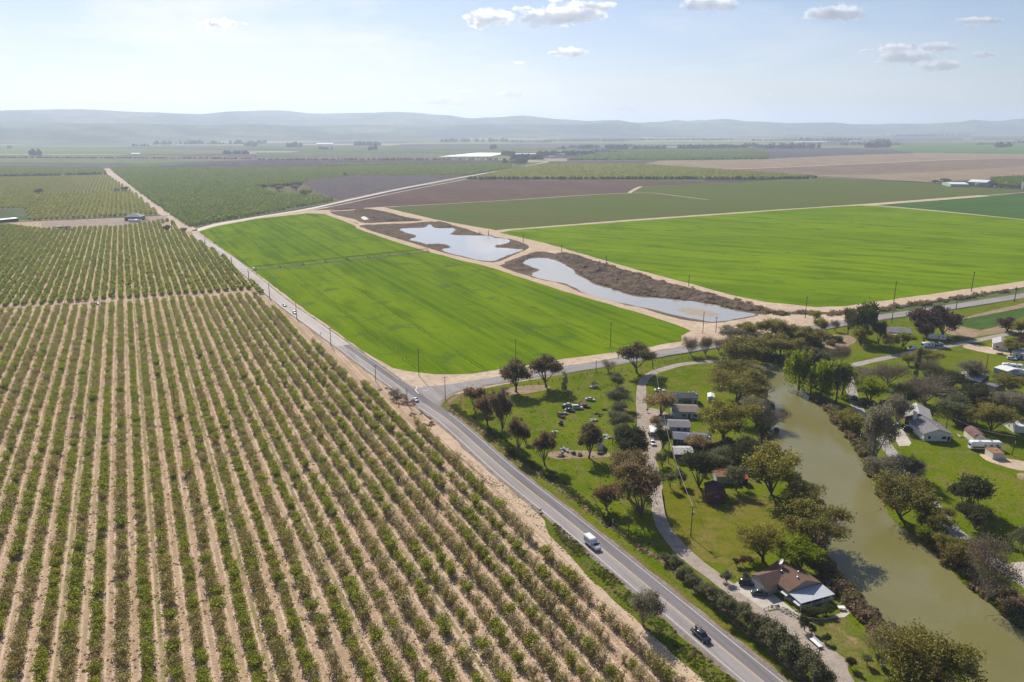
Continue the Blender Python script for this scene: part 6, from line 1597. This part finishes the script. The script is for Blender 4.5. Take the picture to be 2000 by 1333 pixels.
# things in the yard of the far farmhouse
def tank(name, label, px, py, az, L, r, m0, z=1.2):
    p = G(px, py); root = tag(empty(name, (p.x, p.y, 0), R(90 - az)), label, 'tank')
    m = MB(); m.tube((-L / 2, 0, z + r * .4), (L / 2, 0, z + r * .4), r, r, 14); m.build('shell', m0, root, True)
    for x in (-L / 3, L / 3): m = MB(); m.box(x - .2, x + .2, -r * .7, r * .7, 0, z); m.build('saddle', m_metal, root)
tank('tank_trailer', 'white tank trailer in front of the far farmhouse', 264, 434.5, 92, 16, 1.9, P_['white'])
for i, (x, y, lb) in enumerate([(1903, 365, 'dark tractor at the left of the far sheds machinery'), (1944, 365.5, 'white truck beside the far sheds'), (1956, 367, 'dark truck beside the far sheds'), (1975, 367, 'red farm machine beside the far sheds'), (1932, 363.5, 'long white trailer beside the far sheds')]):
    car(['tractor', 'truck', 'truck', 'farm_machine', 'trailer'][i], lb, x, y, 95, 'van', ['black', 'white', 'black', 'rust', 'white'][i], cat='vehicle')
def silo(px, py, label, r=1.6, h=5):
    p = G(px, py); root = tag(empty('water_tank', p), label, 'tank'); m = MB(); m.tube((0, 0, 0), (0, 0, h), r, r, 14); m.build('shell', P_['white'], root); m = MB(); m.tube((0, 0, h), (0, 0, h + .8), r, .3, 14); m.build('lid', m_metal, root)
silo(1998, 370, 'tall white tank at the right frame edge', 3, 13); silo(1964, 361.5, 'small white tank in front of the right orchard corner', 2.5, 6)

# ------------------------------------------------------------------ poles and wires
def pole(bx, by, tx, ty, label, arms=1, trans=False):
    p = G(bx, by); h = height_at(bx, by, ty)
    root = tag(empty('utility_pole', p, R(20)), label, 'utility pole', 'utility poles along roads and fields')
    far = max(1.0, dist(p) / 330.0)
    m = MB(); m.tube((0, 0, -.1), (0, 0, h), .16 * far, .11 * far, 8); m.build('post', m_pole, root)
    if arms:
        for k in range(arms):
            z = h - .35 - k * 1.3
            m = MB(); m.box(-1.25, 1.25, -.06 * far, .06 * far, z - .07 * far, z + .07 * far); ar = m.build('crossarm', m_pole, root)
            for x in (-1.1, -.5, .5, 1.1):
                q = MB(); q.tube((x, 0, z + .07), (x, 0, z + .28), .05, .04, 6); q.build('insulator', m_metal, ar)
    if trans: m = MB(); m.tube((.4, 0, h - 3.0), (.4, 0, h - 2.0), .26, .26, 10); m.build('transformer', m_metal, root)
    return p + Vector((0, 0, h))
tops = {}
PL = [(795.5, 790, 793, 759, 'pole left of the white car at the junction', 0), (734, 745, 732.7, 714, 'crossarm pole left of the main road above the junction', 1), (869.8, 783, 871, 736, 'crossarm pole on the grass corner of the junction', 1),
 (818.3, 735, 817, 682.5, 'tall pole on the sandy tip of the wheat field', 2), (646.5, 676, 647, 641, 'pole left of the road where the paving turns dark', 1), (605, 751, 603, 705, 'pole standing among the near orchard rows', 0),
 (342, 792, 340, 748, 'thin pole deep in the near orchard', 0), (526.6, 581, 525, 553.5, 'pole at the corner between the almond blocks', 0), (486, 546, 486, 526, 'pole beside the small white car on the upper road', 0), (453, 520, 453, 502, 'pole left of the upper road, between the far cars and the small one', 0),
 (579.6, 622, 578, 592, 'pole beside the pair of vehicles halfway up the road', 0), (401, 480, 401, 467, 'farthest pole at the bend of the main road', 0), (1007, 705, 1006, 663, 'pole in the wheat behind the eucalyptus pair', 1), (1192, 679, 1192, 629, 'pole in the right tip of the wheat field', 2),
 (1372.5, 651, 1374, 609, 'left pole of two at the pond end', 0), (1398, 650, 1399, 620, 'right pole of two at the pond end', 1), (1164, 730, 1165.5, 704, 'short pole by the fence left of the dark eucalyptus', 0), (1274, 720, 1275, 687.5, 'pole by the fence right of the dark eucalyptus', 1),
 (1345, 560, 1346, 539, 'pole on the sandy road above the lower pond', 1), (1184, 514, 1184, 500, 'small pole on the sandy road beside the dredged bank', 0), (1572.5, 621, 1575, 580, 'pole at the right end of the sandy canal yard', 1), (1745.5, 592, 1751, 550, 'tall pole on the bright field edge above the side road', 1),
 (1741.6, 630, 1743, 604.6, 'pole below the side road beside the brown annex', 0), (1867, 605, 1870, 584, 'pole below the side road near the vegetable plot', 0), (1897, 570, 1906, 531, 'tall pole at the right part of the bright field edge', 1), (1981, 590, 1983, 560, 'pole at the right frame edge below the side road', 0),
 (1761, 683, 1764, 652, 'pole in front of the fresh green tree', 0), (1924, 731, 1925, 693, 'pole left of the metal shed and trailers', 0), (1976.6, 890, 1979, 853, 'pole right of the small brown-roofed shed', 0), (1349, 1049, 1347.6, 989, 'tall pole on the lawn below the maroon barn', 1),
 (1227.4, 1051, 1229, 1005.6, 'pole at the foot of the large brown-grey tree', 1), (1596, 1309, 1597.5, 1264, 'pole standing in the hedge at the bottom', 1), (1305, 905, 1303, 861, 'pole with crossarm above the lowest cottage', 1), (1021.8, 473, 1021.8, 457.5, 'small pole right of the upper pond', 0),
 (1097, 492, 1097, 479, 'small pole at the head of the dredged bank', 1), (954, 460.5, 954, 450, 'small pole above the upper pond', 0), (1196, 868, 1196, 851, 'short pole beside the yard scrap heap', 0), (1847, 842, 1848, 812, 'pole behind the big grey house', 0), (336, 447, 336, 434, 'pole at the end of the far dirt road', 0)]
for (bx, by, tx, ty, lb, ar) in PL: tops[(bx, by)] = pole(bx, by, tx, ty, lb, ar, trans=(bx in (1349, 1976.6)))
def wire(a, b, label, sag=1.2, r=.018, n=14, off=0.0):
    m = MB(); prev = None
    for k in range(n + 1):
        t = k / n; p = a.lerp(b, t) - Vector((0, 0, sag * 4 * t * (1 - t))) + Vector((off, 0, 0))
        if prev is not None: m.tube(prev, p, r, r, 4, False)
        prev = p
    tag(m.build('power_line', m_wire), label, 'wire', 'overhead wires')
T_ = lambda x, y: tops[(x, y)]
wire(T_(1305, 905), T_(1349, 1049), 'pale overhead wire from the lowest cottage to the lawn pole', 1.0, .05)
wire(T_(1305, 905), T_(1274, 720), 'pale overhead wire running up past the cottages', 2.0, .045)
wire(T_(734, 745), T_(795.5, 790), 'overhead wire between the two poles above the junction', 1, .015)
wire(T_(734, 745), T_(646.5, 676), 'overhead wire above the orchard edge', 1.4, .015)
wire(T_(1976.6, 890), T_(1847, 842), 'overhead wire above the motorhome', 1.4, .03)

# ------------------------------------------------------------------ fences
m_post = mat('fence_post', (.10, .08, .06), .95)
def fence(px, sp, h, label, rail=False, m0=None, r=.06):
    P = resample(ribbon_pts(px, 4), sp); root = tag(empty('fence', P[0]), label, 'fence')
    o = P[0]; P = P[:98]
    me = None
    for q in P:
        if me is None: mm_ = MB(); mm_.box(-r, r, -r, r, 0, h); ob = mm_.build('post', m0 or m_post, root); me = ob.data
        else: ob = mesh_obj('post', me, root)
        ob.location = q - o
    m = MB()
    for a, b in zip(P[:-1], P[1:]):
        for z in ((.45, .9) if rail else (.4, .75, 1.1)): m.tube(a - o + Vector((0, 0, h * z / 1.2)), b - o + Vector((0, 0, h * z / 1.2)), .05 if rail else .022, None, 4, False)
    m.build('rail' if rail else 'wire', m0 or m_post, root)
fence([(900, 800), (905, 812), (935, 830), (965, 852), (1000, 884), (1030, 903), (1070, 930), (1110, 958), (1155, 994), (1205, 1032), (1255, 1070), (1284, 1092)], 3.2, 1.3, 'wire fence along the roadside ditch')
fence([(900, 800), (898, 788), (910, 775), (950, 765), (1000, 760), (1090, 744), (1160, 733), (1250, 719), (1330, 704), (1420, 694)], 4.0, 1.4, 'dark fence between the side road and the meadow', r=.09)
fence([(1100, 768), (1135, 760), (1170, 758), (1205, 752)], 3.0, 1.2, 'thin fence across the top of the junk yard')
fence([(1013, 886), (1000, 872), (1040, 910)] if 0 else [(1030, 868), (1040, 880), (1055, 893), (1062, 905)], 2.5, 1.2, 'short fence behind the leaning brown tree')
fence([(1640, 1166), (1662, 1186), (1690, 1219)], 2.2, 1.0, 'white two-rail fence along the river bank', True, m_trim, .07)
fence([(1417, 1110), (1424, 1120), (1436, 1130)], 1.8, .9, 'pale rail fence at the driveway corner', True, m_wood)
fence([(1492, 1193), (1505, 1188), (1520, 1186)], 1.5, .8, 'low dark fence at the rock garden', True, m_post)
fence([(1560, 1170), (1548, 1176), (1534, 1172)] if 0 else [(1533, 1172), (1541, 1176)], 1.2, 1.0, 'white railing at the porch steps', True, m_trim)

# ------------------------------------------------------------------ linear irrigation machine on the wheat field
def irrigator():
    A, B = G(499, 527.5), G(836, 492); d = (B - A); L = d.length; u = d.normalized(); n_ = Vector((-u.y, u.x, 0))
    root = tag(empty('irrigation_machine', A, math.atan2(u.y, u.x)), 'long wheeled irrigation line crossing the wheat field', 'irrigation machine')
    m_metal = mat('dull_pipe', (.10, .10, .10), .8)
    m = MB(); k = 8; h = 3.4
    m.tube((0, 0, h), (L, 0, h), .16, .16, 6)
    m.build('pipe', m_metal, root)
    m = MB()
    for i in range(k * 8):
        x = L * (i + .5) / (k * 8)
        m.tube((x - L / k / 16, 0, h), (x, .7, h - .8), .05, .05, 4); m.tube((x + L / k / 16, 0, h), (x, -.7, h - .8), .05, .05, 4)
    m.tube((0, .7, h - .8), (L, .7, h - .8), .05, .05, 4); m.tube((0, -.7, h - .8), (L, -.7, h - .8), .05, .05, 4)
    m.build('truss', m_metal, root)
    for i in range(k + 1):
        x = L * i / k
        m = MB(); m.tube((x, 0, h), (x, 2.0, .6), .08, .08, 5); m.tube((x, 0, h), (x, -2.0, .6), .08, .08, 5); m.tube((x, -2.1, .6), (x, 2.1, .6), .1, .1, 5); t = m.build('tower', m_metal, root)
        for s in (-1, 1):
            m = MB(); m.tube((x - .15, s * 2.1, .65), (x + .15, s * 2.1, .65), .65, .65, 12); m.build('wheel', m_tyre, t)
    m = MB(); m.box(-2.2, -.4, -1, 1, .6, 2.0); m.build('pump_cart', P_['white'], root)
    tr = MB()
    for yy in (-1.2,): tr.box(-1, L, -2.6, -.6, -0.0, .01)
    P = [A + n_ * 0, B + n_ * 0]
    strip('dark_band', resample(P, 8), -5.0, 1.5, .066, mat('dark_green_band', (.035, .055, .008), .95, var=.2, nscale=.2), 'dark band under the irrigation line')  # dark green band, wider on the side towards the camera
irrigator()

# ------------------------------------------------------------------ junk yard
m_scrap = [mat('rusty_scrap', (.14, .085, .06), .85, var=.4, nscale=2), mat('white_scrap', (.62, .60, .55), .7, var=.2, nscale=2), mat('dark_scrap', (.05, .045, .045), .8, var=.3, nscale=2), mat('grey_scrap', (.28, .27, .26), .7, var=.3, nscale=2)]
def scrap(px, py, wpx, mk, label, n=16, seed=1, h=.8, cat='scrap pile'):
    p = G(px, py); w_ = pxw(wpx, p) / 2; rnd = random.Random(seed); m = MB()
    for k in range(n):
        x, y = rnd.gauss(0, w_ * .45), rnd.gauss(0, w_ * .4); z = max(0, h * (1 - (abs(x) + abs(y)) / w_ / 1.6)) * rnd.random()
        a, b, c = rnd.uniform(.2, .9), rnd.uniform(.15, .6), rnd.uniform(.06, .4)
        M = Matrix.Translation((x, y, z + c * .5)) @ Matrix.Rotation(rnd.random() * 6, 4, 'Z') @ Matrix.Rotation(rnd.gauss(0, .35), 4, 'X')
        m.box(-a, a, -b, b, -c / 2, c / 2, M)
        if k % 3 == 0: m.tube((x, y, z), (x + rnd.gauss(0, 1), y + rnd.gauss(0, 1), z + rnd.uniform(.2, 1)), .05, .04, 5)
    o = m.build('scrap_pile', m_scrap[mk]); o.location = p + Vector((0, 0, .03)); tag(o, label, cat)
JC = [(1152, 783, 120, 'suv', 'faded', 'derelict car at the upper end of the junk row', 'sedan'), (1143, 795, 110, 'sedan', 'rust', 'rusty car wreck below the upper derelict car'), (1128, 799, 105, 'sedan', 'faded', 'pale square car wreck in the middle of the junk row'), (1113, 804, 115, 'pickup', 'green', 'long dark green wreck in the junk row')]
car('car_wreck', 'derelict grey car at the upper end of the junk row', 1153, 783, 110, 'sedan', 'faded', cat='car wreck', junk=True)
car('car_wreck', 'rusty car wreck just below the upper derelict one', 1143, 796, 115, 'sedan', 'rust', cat='car wreck', junk=True)
car('car_wreck', 'pale flat car wreck in the middle of the junk row', 1128.5, 799, 100, 'suv', 'faded', cat='car wreck', junk=True)
car('car_wreck', 'long dark green car wreck in the junk row', 1113, 804, 115, 'sedan', 'green', cat='car wreck', junk=True)
car('car_wreck', 'small white wreck above the dark green one', 1111, 794, 95, 'sedan', 'faded', cat='car wreck', junk=True)
car('car_wreck', 'rusty dark wreck at the lower end of the junk row', 1096, 815, 150, 'suv', 'rust', cat='car wreck', junk=True)
scrap(1136, 790, 16, 0, 'rusty scrap between the wrecks of the junk row', 20, 2)
scrap(1103, 809, 9, 3, 'grey lump of scrap beside the dark rusty wreck', 10, 3)
scrap(1100, 797, 7, 2, 'dark barrel-like scrap left of the small white wreck', 8, 4, 1.2)
scrap(1096, 830, 6, 2, 'small dark upright scrap below the junk row', 6, 5, 1.5)
scrap(1160, 822, 14, 1, 'white crumpled tarp heap in the open yard', 16, 6, .8)
scrap(1168, 811, 22, 2, 'dark burnt patch of rubbish above the white tarp heap', 14, 7, .15)
scrap(1180, 801, 12, 0, 'brown and white scrap at the edge of the yard row', 10, 8)
scrap(1084, 845, 12, 1, 'white boards stacked behind the leaning brown tree', 10, 9, .9)
scrap(1081, 852, 10, 2, 'dark scrap under the white boards', 8, 10)
scrap(1186, 854, 18, 1, 'white and dark scrap heap above the yard shed', 18, 11, .9)
scrap(1145, 834, 10, 1, 'white sheets above the brown yard tree', 6, 12, .3)
scrap(1100, 880, 26, 3, 'long grey scrap heap along the foot of the yard', 30, 13, .7)
scrap(1120, 888, 10, 2, 'dark tank-like scrap in the foot heap', 8, 14, 1)
scrap(1132, 890, 9, 2, 'second dark lump right of the tank-like scrap', 8, 15, 1)
scrap(1096, 891, 12, 2, 'dark heap at the left of the foot heap', 10, 16, .9)
scrap(1172, 887, 9, 2, 'small dark machine below the yard shed', 8, 17, .9)
scrap(1300, 815, 26, 3, 'grey clutter beside the tan feathery tree', 26, 18, .5)
scrap(1400, 890, 60, 3, 'garden clutter below the long cottage', 40, 19, .5)
scrap(1455, 1126, 10, 2, 'dark covered barbecue beside the black car', 8, 20, 1.3, 'barbecue')
scrap(1851, 852, 16, 1, 'white garden furniture by the big house wall', 14, 21, .6, 'garden clutter')
scrap(1875, 853, 14, 1, 'white trailer frame between house and motorhome', 8, 22, .5, 'garden clutter')
scrap(1740, 765, 26, 1, 'white and dark clutter under the bare dark tree', 22, 23, .6)
scrap(1944, 737, 14, 0, 'brown farm cart beside the long narrow shed', 12, 24, 1.0, 'cart')
scrap(1955, 693, 14, 0, 'rusty yard machinery below the white house', 14, 25, .9)
scrap(285, 432, 14, 2, 'dark machinery beside the far farmhouse', 14, 26, 2.5)
scrap(283, 428, 22, 3, 'grey yard clutter behind the far machinery', 20, 27, 2.5)
# rocks edging the garden of the brown-roofed house
rnd = random.Random(31)
m = MB()
for k in range(110):
    t = rnd.random(); p = G(1512 + 58 * t + rnd.gauss(0, 3), 1186 + 22 * t + rnd.gauss(0, 3)); r = rnd.uniform(.12, .4)
    m.tube(p, p + Vector((rnd.gauss(0, .1), rnd.gauss(0, .1), r)), r, r * .5, 6)
tag(m.build('garden_rocks', mat('garden_rock', (.40, .37, .31), .9, var=.3, nscale=1)), 'rock garden of pale stones beside the concrete drive', 'rocks', None, 'stuff')
# white boat and white trough-like trailer
def boat(px, py, az, L, label, name='boat'):
    p = G(px, py); root = tag(empty(name, p, R(90 - az)), label, 'boat')
    m = MB(); m.loft([(-L / 2, .75, .1, .8, .08), (0, .85, .05, .85, .08), (L * .3, .6, .15, .9, .08), (L / 2, .08, .5, 1.0, .03)]); h_ = m.build('hull', P_['white'], root)
    m = MB(); m.box(-L * .42, L * .2, -.5, .5, .86, .90); m.build('cover', m_metal, root)
boat(1160, 757, 60, 4.6, 'small white boat on the meadow below the side road')
def bench():
    a, b = G(1588, 1255), G(1598, 1264); d = (b - a).normalized()
    root = tag(empty('picnic_bench', (a + b) / 2, math.atan2(d.y, d.x)), 'white slatted bench-like frame on the gravel near the hedge pole', 'bench'); L = 3.4
    m = MB(); m.box(-L / 2, L / 2, -.5, .5, .55, .65); m.build('seat', P_['white'], root)
    m = MB(); m.box(-L / 2, L / 2, .5, .6, .5, 1.25); m.build('backrest', P_['white'], root)
    for x in (-L / 2 + .2, L / 2 - .2):
        m = MB(); m.box(x - .08, x + .08, -.45, .45, 0, .55); m.build('leg', m_metal, root)
bench()
def table(px, py):
    p = G(px, py); root = tag(empty('garden_table', p), 'small white table at the end of the garden path', 'table')
    m = MB(); m.box(-.9, .9, -.6, .6, .7, .78); m.build('table_top', P_['white'], root)
    for x in (-.8, .8):
        for y in (-.5, .5): m = MB(); m.box(x - .04, x + .04, y - .04, y + .04, 0, .7); m.build('leg', m_metal, root)
table(1643, 1191)
# roadside signs
def sign(px, py, ty, az, label, w=.75, h=.6, col=None):
    p = G(px, py); hh = height_at(px, py, ty); root = tag(empty('road_sign', p, R(-az)), label, 'road sign')
    m = MB(); m.tube((0, 0, 0), (0, 0, hh), .05, .05, 6); m.build('post', m_metal, root)
    m = MB(); m.box(-w / 2, w / 2, -.03, .03, hh - h, hh); m.build('panel', col or m_trim, root)
sign(1055, 1001, 994, 150, 'grey road sign seen from behind at the left road edge', 1.2, .8, m_metal)
sign(769.5, 772, 762, 150, 'small road sign left of the road above the junction', .6, .8)
sign(626, 654.5, 650, 150, 'small road sign left of the upper road', .7, .9)
sign(1196.5, 1027, 1014, 150, 'white marker post under the large brown-grey tree', .3, 1.2)
def mailbox(px, py, label):
    p = G(px, py); root = tag(empty('mailbox', p), label, 'mailbox'); m = MB(); m.box(-.06, .06, -.06, .06, 0, 1.1); m.build('post', m_post, root)
    m = MB(); m.loft([(-.5, .35, 1.1, 1.6, .12), (.5, .35, 1.1, 1.6, .12)]); m.build('box', m_plast, root)
mailbox(1264, 806, 'dark mailbox beside the drive below the feathery tree'); mailbox(1268, 853, 'dark mailbox beside the drive above the white car')

# ------------------------------------------------------------------ clouds: real puffs far above the plain
def vapour(dens):
    m = bpy.data.materials.new('cloud_vapour'); m.use_nodes = True
    n, l = m.node_tree.nodes, m.node_tree.links
    n.remove(n['Principled BSDF'])
    v = n.new('ShaderNodeVolumePrincipled'); v.inputs['Color'].default_value = (1, 1, 1, 1); v.inputs['Anisotropy'].default_value = .78
    v.inputs['Density'].default_value = dens
    l.new(v.outputs[0], n['Material Output'].inputs['Volume'])
    return m
_seen = [0]
def cloud(px, py, wpx, hpx, label):
    u = (px - 1000.0) / F; v_ = (666.5 - py) / F
    d = Vector((u, CP + v_ * SP, -SP + v_ * CP)); c0 = Vector((0, 0, H))
    D = 1500.0 / max(d.z, .022)                                     # cloud base about 1500 m above the plain
    c = c0 + d * D
    wpx *= 1.08; hpx *= 1.1
    W, Hh = wpx / F * D, hpx / F * D
    _seen[0] += 1; rnd = random.Random(_seen[0] * 7)
    bm = bmesh.new(); n = max(6, int(wpx / 3.2))
    for k in range(n):
        t = (k + .5) / n * 2 - 1
        e = (1 - t * t) ** .5
        r = Hh * (.16 + .34 * e * rnd.uniform(.3, 1.1))
        M = Matrix.Translation((t * W * .48, rnd.gauss(0, Hh * .3), rnd.uniform(-.22, .28) * Hh * e - Hh * .1)) @ Matrix.Diagonal((r * rnd.uniform(1.1, 2.0), r * 1.2, r * .8, 1))
        bmesh.ops.create_icosphere(bm, subdivisions=3, radius=1.0, matrix=M)
    for w_ in bm.verts:
        q = Vector(w_.co) / (Hh * .35) + Vector((_seen[0], 0, 0))
        for a_ in (.34, .20, .10):
            w_.co += Vector((noise.noise(q) * 1.5, noise.noise(q + Vector((5, 5, 5))), noise.noise(q + Vector((9, 1, 3))))) * Hh * a_
            q *= 2.3
    me = bpy.data.meshes.new('cloud'); bm.to_mesh(me); bm.free(); me.materials.append(vapour((2.6 if py < 150 else 1.3) / Hh))
    o = mesh_obj('cloud', me); o.location = c
    tag(o, label, 'cloud', 'small white clouds')
CL = [(425, 44, 66, 13, 'small flat white cloud alone in the upper left sky'), (476, 46, 10, 4, 'tiny wisp right of the flat upper left cloud'),
      (955, 34, 74, 26, 'ragged white cloud left of the biggest one'), (1075, 32, 100, 30, 'biggest white puffy cloud near the top centre'), (1132, 25, 74, 26, 'puffy cloud joined to the right of the biggest one'), (1022, 17, 36, 9, 'small wisps above left of the biggest cloud'),
      (1085, 1, 26, 7, 'cloud scrap cut by the top frame edge above the biggest one'), (1165, 9, 62, 16, 'ragged cloud above right of the biggest one'), (1115, 102, 56, 15, 'small puffy cloud below the biggest one'), (1082, 102, 16, 8, 'tiny puff left of the small puffy cloud'), (1015, 123, 18, 6, 'tiny lone cloud left of and below the small puffy one'),
      (1386, 7, 96, 20, 'cloud cut by the top frame edge right of centre'), (1632, 24, 100, 22, 'long cloud rising to the right near the top'), (1912, 40, 84, 11, 'thin streak cloud in the upper right corner'), (1748, 94, 54, 14, 'upper left puff of the right-hand group'), (1765, 108, 88, 22, 'largest puff of the right-hand cloud group'),
      (1828, 90, 78, 14, 'long puff at the upper right of the group'), (1835, 126, 66, 18, 'lowest cloud of the right-hand group'), (1920, 106, 42, 12, 'small cloud right of the right-hand group'), (1690, 99, 24, 6, 'faint wisp left of the right-hand group'), (997, 184, 50, 10, 'faint low cloud above the middle hills'), (868, 197, 74, 15, 'faint low cloud left of the middle'),
      (912, 180, 26, 7, 'faint tiny cloud above the low left one'), (810, 195, 26, 8, 'faint low puff at the left end'), (1220, 210, 46, 12, 'faint low cloud right of the middle'), (1497, 187, 26, 8, 'faint low puff far right of the middle')]
for c_ in CL: cloud(*c_)
# ------------------------------------------------------------------ haze
def haze(dens=8.6e-5, top=560):
    m = bpy.data.materials.new('haze'); m.use_nodes = True
    n, l = m.node_tree.nodes, m.node_tree.links
    n.remove(n['Principled BSDF'])
    v = n.new('ShaderNodeVolumePrincipled')
    v.inputs['Color'].default_value = (.70, .82, 1.0, 1)
    v.inputs['Density'].default_value = dens
    v.inputs['Anisotropy'].default_value = .35
    l.new(v.outputs[0], n['Material Output'].inputs['Volume'])
    mb = MB(); mb.box(-40000, 40000, -2400, 38000, -3, top)
    tag(mb.build('haze', m), 'pale blue air haze over the plain', kind='stuff')
haze()
